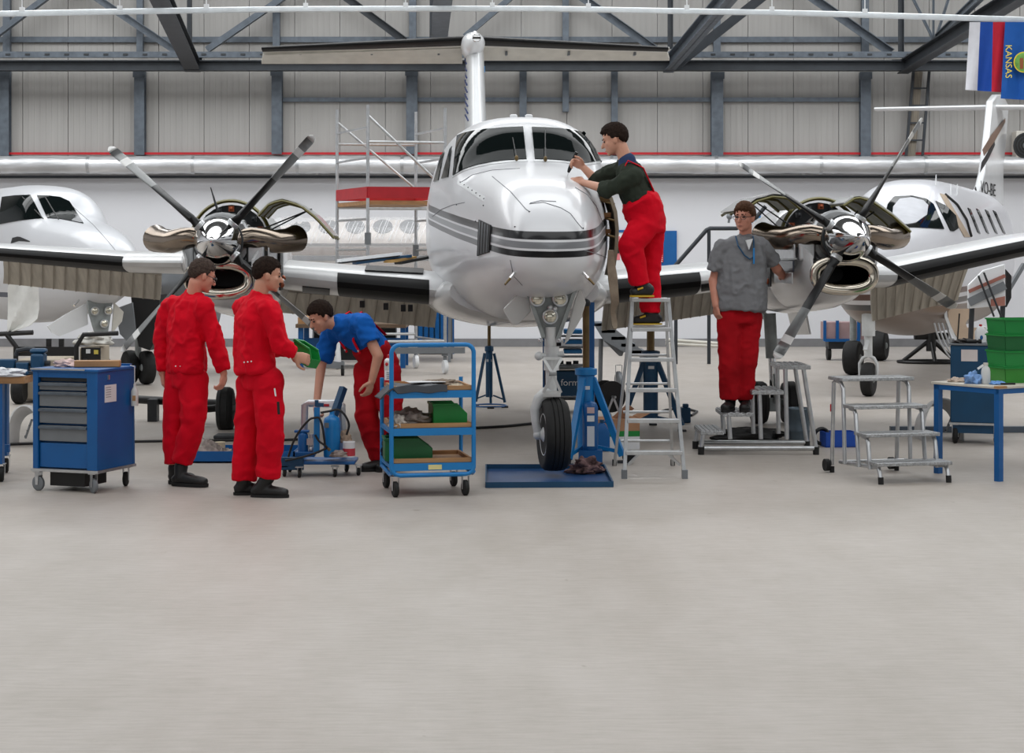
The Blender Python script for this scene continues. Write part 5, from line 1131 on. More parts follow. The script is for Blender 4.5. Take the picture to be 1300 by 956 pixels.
for s_, c in (('l', .06), ('r', .1)): limb(mb, [P['neck'].lerp(P['chest'], .3), P['sh_'+s_]], [.09, .078]); sleeve(mb, P['sh_'+s_], P['el_'+s_], .078, .066, .056, P['el_'+s_].lerp(P['wr_'+s_], .22 if s_ == 'l' else .35))
blob('sweater', mb, OLIVES, t, .009, 3, .022, 8, stretch=(1, 1, .45), seed=7)
mb = MB(b); limb(mb, [P['neck']+V(.005, 0, -.03), P['neck']+V(-.005, 0, .03)], [.085, .072]); blob('collar', mb, NAVY, t, .008, 2)
mb = MB(b); trunk(mb, [(P['chest'].lerp(P['waist'], .8)+V(-.005, 0, 0), .222, .17), (P['waist'], .215, .165), (P['hip'], .19, .15), (at(823, 294, d0), .17, .135)], lat)
for s_ in 'rl': limb(mb, [P['hip_'+s_], P['knee_'+s_], P['ank_'+s_]], [.118, .098, .08], 18, True)
bibo = blob('bib_overalls', mb, RCLOTH, t, .009, 4, .016, 6, stretch=(.8, .8, 1.0), seed=8)
for s_ in (-1, 1):
    cs = [at(792, 238, d0)+lat*s_*.1, at(790, 220, d0)+lat*s_*.12, at(798, 205, d0)+lat*s_*.125, at(817, 214, d0)+lat*s_*.12, at(829, 240, d0)+lat*s_*.08, at(836, 256, d0)+lat*s_*.04]; pts = []
    for i in range(5): pts += [cs[i].lerp(cs[i+1], q) for q in (0, .33, .66)]
    MB(b).sweep(pts+[cs[-1]], [(.02, .006)]*16, 8, flat=lat).build('strap', RCLOTH, bibo)
zp = at(0, 377, 14.5).z; zs_ = at(0, 413, 14.55).z
def shoe(heel, toe, ank, z): 
    bt = boot(t, b, V(at(heel[0], 0, d0+heel[1]).x, d0+heel[1], z), V(at(toe[0], 0, d0+toe[1]).x, d0+toe[1], z), ank, BOOT_M, YSOLE, name='shoe')
    MB(b).tube(V(at(toe[0]+9, 0, d0+toe[1]).x, d0+toe[1]-.045, z+.06), V(at(toe[0]+16, 0, d0+toe[1]).x, d0+toe[1]-.05, z+.075), .008).build('lace', YSOLE, bt)
shoe((830, -.1), (800, -.12), P['ank_l'], zp); shoe((840, .05), (803, .03), P['ank_r'], zs_)
sd = thing('screwdriver', 'long screwdriver with black handle held against the aircraft nose', 'screwdriver', at(716, 239, 14.95)); s0 = sd.location
MB(s0).sweep([at(732, 193, 14.86), at(728, 203, 14.88), at(723, 215, 14.9), at(721.5, 219, 14.9)], [.014, .018, .016, .01], 12).build('handle', BLACK, sd); MB(s0).tube(at(721.5, 219, 14.9), at(716, 240, 14.95), .004).build('shaft', CHROME, sd)

# --- man in grey polo on the platform steps
d0 = 16.3
J = dict(head=(945, 276, -.05), neck=(946, 303), chest=(942, 326), waist=(940, 362), hip=(939, 392), sh_r=(917, 316, .0), el_r=(906, 356, .02), wr_r=(909, 388, -.06), sh_l=(967, 314, .02), el_l=(986, 341, .12), wr_l=(995, 351, .32),
         hip_r=(927, 400, -.01), knee_r=(926, 458, -.03), ank_r=(927, 506, .0), hip_l=(951, 400, .02), knee_l=(947, 458, .0), ank_l=(944, 506, .06))
t, b, P, lat, M, mb = person('man in grey polo shirt and faded red trousers with glasses, standing on the platform steps', d0, J, (-.2, -1, 0), (-.52, -.85, -.04), 0, SKIN2, hk=1.06)
hand(mb, P['wr_r'], (.15, -.1, -1), (.8, .4, 0), -1, .4); hand(mb, P['wr_l'], (.5, .8, 0), (0, 0, -1), 1, .3); limb(mb, [P['el_r'], P['wr_r']], [.048, .034]); limb(mb, [P['el_l'], P['wr_l']], [.048, .034]); blob('body', mb, SKIN2, t, .0065, 2)
hair(t, P['head'], M, H_BR, 1.06, b, thick=1.15, line=.08, seed=12, quiff=.2); face_bits(t, P['head'], M, 1.06, H_BR, True, b)
mb = MB(b); trunk(mb, [(P['neck'].lerp(P['chest'], .2), .17, .11), (P['chest'], .225, .15), (P['waist'], .235, .17), (at(939, 392, d0), .24, .172)], lat); limb(mb, [P['neck']+V(0, 0, -.05), P['neck']+V(0, 0, -.015)], [.088, .078])
for s_ in 'rl': limb(mb, [P['neck'].lerp(P['chest'], .3), P['sh_'+s_]], [.095, .085]); sleeve(mb, P['sh_'+s_], P['sh_'+s_].lerp(P['el_'+s_], .72), .09, .085, 0)
po = blob('polo_shirt', mb, GSHIRT, t, .009, 3, .022, 8, stretch=(1, 1, .45), seed=9)
for s_ in (-1, 1): MB(b).prism([P['neck']+V(s_*.055, -.06, .03), P['neck']+V(s_*.02, -.105, -.02), P['neck']+V(s_*.06, -.105, -.075), P['neck']+V(s_*.085, -.06, -.01)], (0, -.012, .0)).build('collar', GSHIRT, po)
MB(b).prism([at(x, y, d0-.17) for x, y in ((947, 305), (956, 303), (951, 317))], (0, .05, 0)).build('undershirt', WHITEP, po)
MB(b).sweep([at(x, y, d0-e) for x, y, e in ((934, 300, .06), (937, 312, .15), (945, 324, .17), (952, 329, .17), (957, 326, .17), (957, 308, .14), (956, 300, .08))], .007, 8).build('lanyard', DBLUE, po)
MB(b).box(at(957, 325, d0-.18), (.014, .014, .14)).build('pen', LBLUE, po)
mb = MB(b); trunk(mb, [(at(939, 384, d0), .165, .115), (P['hip'], .18, .125), (at(939, 408, d0), .18, .13)], lat)
for s_ in 'rl': limb(mb, [P['hip_'+s_], P['knee_'+s_], P['ank_'+s_]], [.118, .1, .09], 18, True)
blob('trousers', mb, RDARK, t, .009, 4, .016, 6, stretch=(.8, .8, 1.0), seed=10)
zb_ = at(0, 522.5, 16.2).z
boot(t, b, V(at(930, 0, 16.38).x, 16.38, zb_), V(at(919, 0, 16.12).x, 16.12, zb_), P['ank_r']); boot(t, b, V(at(948, 0, 16.4).x, 16.4, zb_), V(at(944, 0, 16.13).x, 16.13, zb_), P['ank_l'])
# ------------------------------------------------------------------ workshop equipment
def rag(name, label, c, size, m, seed, flat=.55, cat='rag', amp=.5, group=None):
    mb = MB(); n, k = 40, 24; vs = []
    for i in range(k+1):
        p = PI*i/k
        for j in range(n):
            a = 2*PI*j/n; d = V(math.sin(p)*math.cos(a), math.sin(p)*math.sin(a), math.cos(p))
            r = 1+amp*(noise.noise(d*2.3+V(seed, 0, 0))+.6*abs(noise.noise(d*6+V(0, seed, 0)))); q = V(d.x*size[0]*r, d.y*size[1]*r, d.z*size[2]*r)
            q.z = max(q.z, -size[2]*flat); vs.append(q+V(0, 0, size[2]*flat))
    mb.add(vs, [(i*n+j, (i+1)*n+j, (i+1)*n+(j+1) % n, i*n+(j+1) % n) for i in range(k) for j in range(n)])
    return one(name, mb, m, label, cat, c, group, smooth=60)
def bin_mesh(w, d, h, t=.006):     # open-fronted stacking bin, front towards -y
    mb = MB(); fh = h*.55
    mb.box((0, 0, t/2), (w*.9, d*.95, t)).box((0, d*.48, h/2), (w, t, h)).box((0, -d*.48, fh*.5), (w, t, fh))
    for s_ in (-1, 1): mb.prism([V(s_*w*.5, d*.48, 0), V(s_*w*.5, d*.48, h), V(s_*w*.5, -d*.2, h), V(s_*w*.5, -d*.48, fh), V(s_*w*.5, -d*.48, 0)], (-s_*t, 0, 0))
    mb.box((0, d*.48, h-.01), (w+.02, .02, .02))
    for s_ in (-1, 1): mb.box((s_*w*.5, d*.14, h-.008), (.02, d*.68, .016))
    return mb
def bin_(name, label, loc, rz, w, d, h, m=GREEN, group=None):
    o = one(name, bin_mesh(w, d, h), m, label, 'bin', loc, group, bevel=.003); o.rotation_euler = (0, 0, rz); return o
def caster(par, p, r=.05, w=.03, rz=0, m=TYRE, h=None, off=(0, 0, 0)):
    p = Vector(p); h = h or r*2.4; ax = V(math.cos(rz), math.sin(rz), 0); s_ = V(-ax.y, ax.x, 0)
    wh = MB(off).lathe([(r*.2, -w*.5), (r*.85, -w*.5), (r, -w*.3), (r, w*.3), (r*.85, w*.5), (r*.2, w*.5)], p+V(0, 0, r), ax, 20).build('caster_wheel', m, par)
    f = MB(off)
    for k in (-1, 1): f.prism([p+ax*k*w*.7+s_*-.02+V(0, 0, h), p+ax*k*w*.7+s_*.02+V(0, 0, h), p+ax*k*w*.7+s_*.012+V(0, 0, r*.8), p+ax*k*w*.7-s_*.012+V(0, 0, r*.8)], ax*.003)
    f.box(p+V(0, 0, h), (.06, .06, .008)); f.build('caster_fork', ALU, wh); return wh
# --- blue drawer cabinet
tc_ = thing('tool_cabinet', 'blue tool cabinet with grey drawers on casters beside the workbench', 'tool cabinet', (-3.345, 13.55, 0), math.radians(-19.4))
W_, D_, Z0, Z1 = .56, .52, .15, .925
body = MB().bb((-W_/2, 0, Z0+.02), (-W_/2+.045, D_, Z1-.02)).bb((W_/2-.09, 0, Z0+.02), (W_/2, D_, Z1-.02)).bb((-W_/2, D_-.02, Z0+.02), (W_/2, D_, Z1-.02)).bb((-W_/2, .004, Z1-.07), (W_/2, D_, Z1-.02)).bb((-W_/2+.04, .06, Z0+.02), (W_/2-.08, D_-.02, Z1-.06)).build('body', BLUE, tc_, bevel=.004)
MB().bb((-W_/2-.01, -.012, Z0), (W_/2+.012, D_+.01, Z0+.02)).build('base_rim', ALU, tc_)
rim = MB().bb((-W_/2-.01, -.012, Z1-.025), (W_/2+.012, D_+.01, Z1)).build('top', BLUE, tc_, bevel=.008); MB().bb((-W_/2-.012, -.016, Z1-.012), (W_/2-.1, -.01, Z1)).build('edge_strip', ALU, rim)
MB().bb((-W_/2+.12, D_-.03, Z1), (W_/2-.02, D_, Z1+.015)).build('back_lip', BLUE, rim)
x0, x1 = -W_/2+.05, W_/2-.095
def zc(y): return 1.75-(y-328)/171.0
for i, (a, b, m) in enumerate(((477, 486.5, DGREY), (487, 497.5, MGREY), (498.5, 518.5, MGREY), (520, 540, MGREY), (542, 563, MGREY))):
    dr = MB().bb((x0, .012 if i else .03, zc(b)+.003), (x1, .06, zc(a)-.003)).build('drawer', m, tc_, bevel=.003)
    if i: MB().bb((x0, -.006, zc(a)-.028), (x1, .012, zc(a)-.008)).build('drawer_grip', STEEL, dr, bevel=.003)
MB().bb((x0, .02, Z0+.03), (x1, .06, zc(565))).build('lower_panel', BLUE, tc_, bevel=.004)
MB().bb((W_/2, .1, .67), (W_/2+.003, .26, .8)).build('label_sheet', WHITEP, tc_)
for k in range(5): MB().bb((W_/2+.003, .115, .78-k*.018), (W_/2+.004, .185, .784-k*.018)).build('print_line', MGREY, tc_)
MB().bb((W_/2, .14, .84), (W_/2+.012, .155, .875)).build('lock', ALU, tc_)
for x, y, m, q in ((-W_/2+.03, .03, MGREY, 1.4), (W_/2-.05, .03, MGREY, 1.0), (W_/2-.05, D_-.04, TYRE, .3), (-W_/2+.05, D_-.04, TYRE, .8)): caster(tc_, (x, y, 0), .056, .03, q, m, .145)
MB().bb((-.16, .05, .04), (.14, .35, .15)).build('under_tray', BLACK, tc_)
TCM = Matrix.Translation(tc_.location) @ Matrix.Rotation(math.radians(-19.4), 4, 'Z')
bk = one('wooden_block', MB().bb((-.17, -.05, 0), (.17, .05, .05)), WOOD, 'varnished wooden block lying on the blue tool cabinet', 'block', TCM @ V(.12, .26, Z1+.001), bevel=.006); bk.rotation_euler = (0, 0, .1)
rag('cleaning_rag', 'white rag with red stains on the tool cabinet', TCM @ V(-.12, .2, Z1), (.085, .06, .035), mat('red_stained_rag', (214, 190, 186), .9, 0, .25, 12, bump=.5), 4)
sb = thing('spray_bottle', 'clear white spray bottle hanging from the cabinet corner', 'bottle', TCM @ V(W_/2+.035, D_*.9, .62)); 
MB().lathe([(0, 0), (.026, .0), (.028, .01), (.028, .11), (.02, .13), (.01, .145), (.01, .17), (0, .17)]).build('bottle_body', mat('clear_plastic', (214, 216, 214), .25, 0, .03, 5, alpha=.85), sb, smooth=50); MB().tube((0, 0, .17), (0, 0, .3), .003).tube((0, 0, .3), (-.035, 0, .31), .003).build('hook_wire', WHITEP, sb)
MB().box((0, -.027, .06), (.025, .004, .04)).build('label_patch', WOOD, sb)
# --- workbench with vice at the frame edge
wb_ = thing('workbench', 'wood-topped workbench with blue legs at the frame edge carrying the vice', 'workbench', (at(0, 0, 14.3).x, 14.2, 0)); o_ = wb_.location; zt = .825
MB().bb((-1.3, -.05, zt-.055), (.235, .65, zt)).build('top', WOOD, wb_, bevel=.005)
for x in (-1.2, .02): 
    for y in (0.0, .6): xx = x-(.13 if y else 0); MB().bb((xx-.035, y-.035, .14), (xx+.035, y+.035, zt-.055)).build('leg', BLUE, wb_); caster(wb_, (xx+.02, y, 0), .06, .035, .2, TYRE, .14)
MB().bb((-1.2, .28, .2), (.02, .32, .26)).build('stretcher', BLUE, wb_)
vi = thing('bench_vice', 'dark blue steel bench vice on the workbench', 'vice', o_+V(.13, .2, zt))
MB().bb((-.4, -.05, .05), (-.03, .05, .125)).build('slide', DBLUE, vi, bevel=.01); MB().bb((.0, -.1, .0), (.09, .1, .03)).bb((-.02, -.06, .0), (.08, .06, .1)).build('base', DBLUE, vi, bevel=.01)
MB().bb((.1, -.08, .03), (.2, .08, .17)).box((.15, 0, .19), (.13, .1, .04)).build('fixed_jaw', DBLUE, vi, bevel=.02); MB().sweep([V(-.03, 0, .15), V(-.02, 0, .19), V(.06, 0, .205), V(.12, 0, .2)], .02, 8).build('anvil', STEELD, vi)
MB().tube((-.1, 0, .09), (.24, 0, .09), .022).build('screw', STEELD, vi)
rag('plastic_bag', 'crumpled white plastic bag on the workbench', o_+V(.05, .0, zt), (.16, .08, .04), mat('bag_white', (214, 216, 220), .35, 0, .1, 10, bump=.5), 21, cat='bag')
# --- white fairing on the floor behind the workbench
def shell(name, label, px0, px1, yt, yb, d, m, seed, dep=.4):
    a = at(px0, yb, d); b = at(px1, yt, d); c = V((a.x+b.x)/2, d, 0); hw = (b.x-a.x)/2; h = b.z-a.z
    t = thing(name, label, 'fairing', c); g = []
    for i in range(15):
        q = PI*i/14; g.append([V(-hw*math.cos(q), j*dep/6, h*math.sin(q)**.7*(1-.25*(j/6)**2)) for j in range(7)])
    MB().slab(g, .012).build('skin', m, t, smooth=70)
    for k in range(5): MB().ball(V(hw*.1+k*hw*.12, -.004, h*(.25+.13*k)), .008, n=8, k=6).build('fastener', DGREY, t)
    MB().sweep([V(hw*.1, .0, h*.2), V(hw*.45, .0, h*.62), V(hw*.75, 0, h*.68)], .012, 6).build('edge_flange', MGREY, t); return t
shell('floor_fairing', 'white engine fairing standing on the floor between workbench and cabinet', 8, 52, 514, 567, gd(567), WHITE, 1)
shell('floor_fairing', 'pale engine fairing standing on the floor under the work table', 1172, 1224, 505, 560, gd(560), mat('fairing_pale', (196, 196, 196), .35), 2)
# --- ground power unit in the left background
gp2 = thing('ground_power_cart', 'beige ground power cart with black tubular frame in front of the parked aircraft', 'cart', at(85, 515, 21.9)); gp2.location.z = 0; o_ = gp2.location.copy(); d = 21.9
BEI = mat('beige_sheet', (172, 160, 142), .6, 0, .06, 4)
MB(o_).bb(at(18, 508, d), at(96, 452, d+.9)).build('body', BEI, gp2, bevel=.02); MB(o_).bb(at(101, 508, d), at(139, 438, d+.7)).build('control_box', BEI, gp2, bevel=.01)
MB(o_).bb(at(103, 466, d-.02), at(128, 441, d)).build('control_panel', BLACK, gp2)
for x, y, m in ((112, 446, WHITEP), (122, 447, mat('gauge_yellow', (214, 196, 90), .5)), (108, 458, DGREY), (120, 460, ALU)): MB(o_).box(at(x, y, d-.03), (.05, .02, .05)).build('gauge', m, gp2)
MB(o_).bb(at(22, 452, d-.05), at(97, 440, d)).build('top_rail', BLACK, gp2); MB(o_).box(at(26, 501, d-.02), (.07, .02, .05)).build('reflector', mat('orange_reflector', (222, 110, 30), .4), gp2)
for pl_ in ([(0, 424), (8, 424), (20, 440), (20, 470)], [(97, 470), (97, 440), (106, 425), (150, 423)], [(0, 424), (42, 422)]): MB(o_).sweep([at(x, y, d-.1) for x, y in pl_], .03, 8).build('tube_frame', BLACK, gp2)
for x in (62, 78): MB(o_).bar(at(x, 440, d), at(x, 430, d), .06, .03, (0, -1, 0)).build('bracket', BLACK, gp2)
for x in (28, 90, 128):
    c = V(at(x, 0, d).x, d-.12, .17); MB(o_).lathe([(.05, -.06), (.14, -.07), (.17, -.04), (.17, .04), (.14, .07), (.05, .06)], c, (1, 0, 0), 24).build('wheel', TYRE, gp2)
rag('parts_heap', 'heap of pale tubes and cloth on the ground power cart', at(120, 438, d+.3), (.2, .12, .09), mat('pale_cloth', (190, 188, 182), .8, 0, .2, 10), 6, cat='heap')
# --- tow bar, cable, floor plate behind the red-clad men
d = gd(546); tb = thing('tow_bar', 'black twin-tube tow bar lying behind the two red-clad men', 'tow bar', at(230, 540, d)); tb.location.z = 0; o_ = tb.location.copy()
MB(o_).tube(V(at(166, 0, d+1).x, d+1.2, .22), V(at(284, 0, d+.6).x, d+.8, .2), .045).build('tube', BLACK, tb); MB(o_).tube(V(at(215, 0, d).x, d+.3, .16), V(at(284, 0, d).x, d+.75, .18), .04).build('tube', BLACK, tb)
for x in (170, 282): MB(o_).box(V(at(x, 0, d).x, d+1, .12), (.1, .14, .24)).build('foot', DGREY, tb)
def cable(name, label, pts, r=.012, m=BLACK):
    P = [V(at(x, 0, gd(y)).x, gd(y), r) for x, y in pts]; Q = []
    for i in range(len(P)-1):
        for q in np.linspace(0, 1, 8, endpoint=False): Q.append(P[i].lerp(P[i+1], q))
    c = P[0]; return one(name, MB(c).sweep(Q+[P[-1]], r, 8), m, label, 'cable', c)
cable('floor_cable', 'thin black cable across the floor behind the workers', [(-20, 567), (30, 565), (110, 563), (240, 561), (360, 560), (390, 559)])
cable('floor_cable', 'thin black cable on the floor behind the nose wheel', [(604, 545), (640, 543), (690, 538), (740, 541)], .014)
cable('floor_cable', 'looped black cable on the floor by the ladder foot', [(828, 528), (845, 522), (868, 519), (885, 524), (878, 529), (862, 527)], .014)
pl4 = one('floor_plate', MB().bb((-.32, -.12, 0), (.32, .14, .035)), DGREY, 'dark flat chock plate beside the main wheel', 'plate', V(at(300, 0, 16.9).x, gd(556), 0), bevel=.01)
# --- blue parts tray on the floor with rags
d = gd(588); tr_ = thing('parts_tray', 'long blue parts tray on the floor behind the men in red', 'tray', V(at(304, 0, d).x, d, 0)); o_ = tr_.location
hw = 70*d/F
MB().bb((-hw, 0, 0), (hw, .55, .015)).build('bottom', DBLUE, tr_)
for a, b in (((-hw, 0, 0), (hw, .012, .1)), ((-hw, .54, 0), (hw, .552, .1)), ((-hw, 0, 0), (-hw+.012, .55, .1)), ((hw-.012, 0, 0), (hw, .55, .1))): MB().bb(a, b).build('side', BLUE, tr_)
rag('cleaning_rag', 'grubby beige rags heaped in the long blue tray', V(at(255, 0, d).x, d+.15, .016), (.15, .12, .1), RAG, 9)
rag('cleaning_rag', 'beige rag draped at the tray end by the paper roll', V(at(284, 0, d).x, d+.12, .016), (.06, .08, .06), RAG, 10)
one('paper_roll', MB().lathe([(.012, 0), (.045, 0), (.045, .13), (.012, .13)]), mat('paper_roll_tan', (196, 182, 158), .9), 'short beige paper roll standing in the blue tray', 'roll', V(at(279.5, 0, d+.35).x, d+.35, .016))
bin_('parts_bin', 'small green bin at the end of the long blue tray', V(at(327, 0, d+.2).x, d+.2, .016), 0, .1, .2, .11)
# --- green bin held out
hb_ = bin_('parts_bin', 'green plastic bin held out by the dark-haired man', at(383, 459, 13.4), 0, .15, .2, .13); hb_.rotation_euler = (.5, .12, math.radians(70))
# --- hydraulic pump cart
d = 14.5; pc = thing('hydraulic_pump_cart', 'blue hydraulic hand pump on a low wheeled cart with hoses', 'pump cart', V(at(405, 0, d).x, d, 0)); o_ = pc.location
def q_(px, py, e=0): return at(px, py, d+e)-o_
MB().bb(q_(356, 590), q_(455, 580, .35)).build('deck', BLUE, pc, bevel=.006); MB().bb(q_(356, 597, -.01), q_(386, 580, .02)).build('front_box', DBLUE, pc, bevel=.006)
for x, e in ((361, .02), (380, -.04), (425, .0), (455, .1), (440, .34), (368, .34)): caster(pc, V(q_(x, 600, e).x, e, 0), .032, .024, .3, TYRE, .085)
MB().sweep([q_(385, 580, .3), q_(387, 514, .3), q_(392, 512, .3), q_(430, 512, .3), q_(434, 514, .3), q_(436, 580, .3)], [(.03, .012)]*6, 8, flat=(1, 0, 0)).build('steel_frame', ALU, pc)
MB().bb(q_(407, 517, .27), q_(436, 511, .25)).build('top_bar', WHITEP, pc); MB().bb(q_(410, 516, .24), q_(418, 513, .25)).build('red_label', RED, pc)
c = q_(421.5, 580, .12); MB().lathe([(0, 0), (.066, 0), (.068, .01), (.068, .29), (.06, .315), (.03, .33), (.02, .345), (.02, .37), (0, .37)], c, n=28).build('oil_tank', LBLUE, pc, smooth=50); MB().box(c+V(-.03, -.062, .26), (.05, .006, .04)).build('tank_label', MGREY, pc)
c = q_(388, 579, .1); MB().box(c+V(0, 0, .02), (.16, .14, .04)).lathe([(.042, .03), (.042, .17), (.03, .19), (0, .19)], c+V(-.02, 0, 0)).box(c+V(-.03, 0, .2), (.12, .06, .02)).build('pump_body', BLUE, pc, bevel=.006)
MB().tube(c+V(.045, -.02, .02), c+V(.05, -.02, .18), .018).box(c+V(.04, -.03, .12), (.05, .05, .05)).ball(c+V(.05, -.04, .06), .022).build('valve_block', ALU, pc)
MB().bar(q_(402, 575, .02), q_(402.5, 517, .0), .045, .04, (0, -1, 0)).build('lever', LBLUE, pc); MB().tube(q_(402, 516, .0), q_(402, 508, .0), .016).box(q_(407, 514, .0), (.05, .03, .03)).build('lever_grip', DBLUE, pc)
for pts in ([(366, 580), (372, 562), (384, 542), (396, 531), (404, 530), (409, 540), (412, 560), (413, 568)], [(407, 524), (418, 522), (428, 520), (437, 526), (443, 540), (440, 552)], [(362, 585), (385, 580), (408, 572), (415, 568), (405, 560), (400, 552)]):
    P = [q_(x, y, -.03) for x, y in pts]; xs = np.linspace(0, len(P)-1, 30); Q = [V(*[float(pchip(range(len(P)), [p[k] for p in P], x)) for k in range(3)]) for x in xs]; MB().sweep(Q, .009, 8).build('hose', BLACK, pc)
MB().tube(q_(416, 569, -.04), q_(419, 572, -.04), .012).build('hose_fitting', BRONZE, pc)
MB().bar(q_(423, 530, .2), q_(436, 492, .3), .05, .05).build('tow_handle', DBLUE, pc)
can = thing('paint_can', 'dented white and red can standing on the pump cart', 'can', o_+q_(443, 580, .08)); MB().lathe([(0, 0), (.05, 0), (.05, .12), (.046, .125), (0, .125)]).build('can_body', WHITEP, can); MB().lathe([(.0505, .01), (.0505, .07)], n=24).build('red_band', mat('label_red', (200, 60, 70), .5), can)
rag('paper_wad', 'crumpled brown paper stuffed behind the pump tank', o_+q_(438, 562, .14), (.05, .04, .06), mat('brown_paper', (160, 142, 124), .85, 0, .15, 9), 15, cat='paper')
rag('cleaning_rag', 'small beige rag on the front edge of the pump cart', o_+q_(430, 580, -.03)+V(0, 0, .0), (.06, .04, .03), RAG, 16)
# --- three-tier shelf trolley
tr = thing('shelf_trolley', 'bright blue three-tier shelf trolley with wooden shelves on casters', 'trolley', V(at(497, 0, 13.25).x, 13.25, 0), math.radians(11)); TM = Matrix.Translation(tr.location) @ Matrix.Rotation(math.radians(11), 4, 'Z')
TW, TD = .61, .58
def hoop(y, top, nm):
    r = .06; z0 = .16; pts = [V(0, y, z0+r), V(0, y, top-r)]+[V(r-r*math.cos(a), y, top-r+r*math.sin(a)) for a in np.linspace(.2, PI/2, 5)]+[V(TW-r+r*math.sin(a), y, top-r+r*math.cos(a)) for a in np.linspace(0, PI/2-.2, 5)]+[V(TW, y, top-r), V(TW, y, z0+r)]+[V(TW-r+r*math.cos(a), y, z0+r-r*math.sin(a)) for a in np.linspace(.2, PI/2, 4)]+[V(r-r*math.sin(a), y, z0+r-r*math.cos(a)) for a in np.linspace(0, PI/2-.2, 4)]
    MB().sweep(pts, .017, 10, closed=True).build(nm, LBLUE, tr, smooth=60)
hoop(0, 1.115, 'end_frame')
MB().sweep([V(0, TD, .16), V(0, TD, .84)], .016, 10).build('rear_post', LBLUE, tr); MB().sweep([V(TW, TD, .16), V(TW, TD, .84)], .016, 10).build('rear_post', LBLUE, tr)
MB().sweep([V(0, 0, .18), V(0, .06, .16), V(0, TD, .17)], .015, 8).build('base_rail', LBLUE, tr); MB().sweep([V(TW, 0, .18), V(TW, .06, .16), V(TW, TD, .17)], .015, 8).build('base_rail', LBLUE, tr); MB().tube((0, TD, .17), (TW, TD, .17), .015).build('base_rail', LBLUE, tr)
for z in (.80, .525, .268):
    sh = MB().bb((.012, .012, z-.03), (TW-.012, TD-.012, z-.018)).bb((.012, .008, z-.018), (TW-.012, .03, z+.012)).bb((.012, TD-.03, z-.018), (TW-.012, TD-.008, z+.012)).bb((.012, .01, z-.018), (.03, TD-.01, z+.012)).bb((TW-.03, .01, z-.018), (TW-.012, TD-.01, z+.012)).build('shelf', WOOD, tr)
    for y in (.0, TD): MB().bb((0, y-.012, z-.075), (TW, y+.012, z-.022)).build('shelf_rail', LBLUE, sh)
    for x in (0, TW): MB().bb((x-.01, 0, z-.06), (x+.01, TD, z-.03)).build('shelf_side', LBLUE, sh)
MB().bb((.27, -.016, .2), (.37, -.012, .235)).build('sticker', mat('sticker_yellow', (228, 216, 150), .5), tr)
for x, y in ((.03, .02), (TW-.06, .02), (.03, TD-.02), (TW-.06, TD-.02)): caster(tr, (x, y, 0), .058, .035, .15, TYRE, .15)
zs3 = .784
mt = thing('rubber_mat', 'charcoal rubber mat hanging over the end of the top trolley shelf', 'mat', TM @ V(.1, .1, zs3)); mt.rotation_euler = (0, 0, math.radians(11))
g = []
for i in range(16):
    u = i/15; x = -.19+u*.5; zd = .034-max(0, -.05-x)**1.5*1.8
    g.append([V(x, y, zd+.006*math.sin(i+j)-(.05 if j == 0 and x > -.07 else 0)*(1)) for j, y in enumerate((-.125, -.11, -.02, .1, .2))])
MB().slab(g, .012).build('mat_sheet', mat('charcoal_rubber', (52, 56, 62), .6, 0, .1, 8), mt, smooth=60)
one('paper_sheet', MB().bb((-.14, -.07, 0), (.14, .07, .003)), WHITEP, 'white paper sheet lying on the charcoal mat', 'paper', TM @ V(.28, .2, zs3+.046), group=None).rotation_euler = (0, 0, .3)
rag('parts_heap', 'brown heap of small parts on the far end of the top trolley shelf', TM @ V(.42, .3, zs3), (.13, .13, .035), mat('parts_brown', (120, 104, 88), .7, .2, .4, 20, bump=.6), 31, cat='heap')
rag('paper_wad', 'light crumpled paper scraps on the top trolley shelf corner', TM @ V(.5, .14, zs3), (.06, .05, .02), mat('scrap_cream', (196, 182, 160), .8, 0, .2, 10), 33, cat='paper')
sc_ = thing('spray_can', 'white spray can with red base and cap on the trolley corner', 'spray can', TM @ V(-.0+.04, TD-.1, zs3))
MB().lathe([(0, 0), (.033, 0), (.033, .19), (.03, .2), (.015, .21), (0, .21)], n=24).build('can_body', WHITEP, sc_, smooth=40); MB().lathe([(.0335, .002), (.0335, .045)], n=24).build('red_base', RED, sc_); MB().lathe([(.013, .205), (.013, .235), (0, .238)], n=16).build('nozzle', RED, sc_); MB().lathe([(.0345, .12), (.0345, .185)], n=24).build('label_band', mat('label_pale', (200, 206, 204), .5), sc_)
MB().ball((-.012, -.032, .165), (.014, .004, .014)).build('red_logo', RED, sc_)
for k in range(4): MB().box((0, -.034, .06+k*.014), (.03, .002, .005)).build('print_line', MGREY, sc_)
rag('cleaning_rag', 'pile of grey rags on the middle trolley shelf', TM @ V(.175, .24, .509), (.125, .15, .07), RAG, 41, amp=.6)
rag('cleaning_rag', 'pale strings of rag hanging at the middle shelf corner', TM @ V(.05, .06, .509), (.05, .05, .05), mat('pale_rag', (190, 182, 174), .9, 0, .2, 14, bump=.5), 42, amp=.8)
bin_('parts_bin', 'green bin on the middle trolley shelf', TM @ V(.455, .25, .509), math.radians(101), .26, .26, .165)
bin_('parts_bin', 'dark green bin on the lowest trolley shelf', TM @ V(.15, .24, .252), math.radians(98), .26, .36, .17, mat('dark_green_plastic', (6, 96, 48), .42, 0, .08, 6))
rag('dark_cloth', 'dark blue cloth stuffed in the lowest trolley shelf corner', TM @ V(.05, .48, .252), (.06, .06, .09), mat('dark_blue_cloth', (34, 40, 62), .9, 0, .2, 10), 44, cat='cloth')
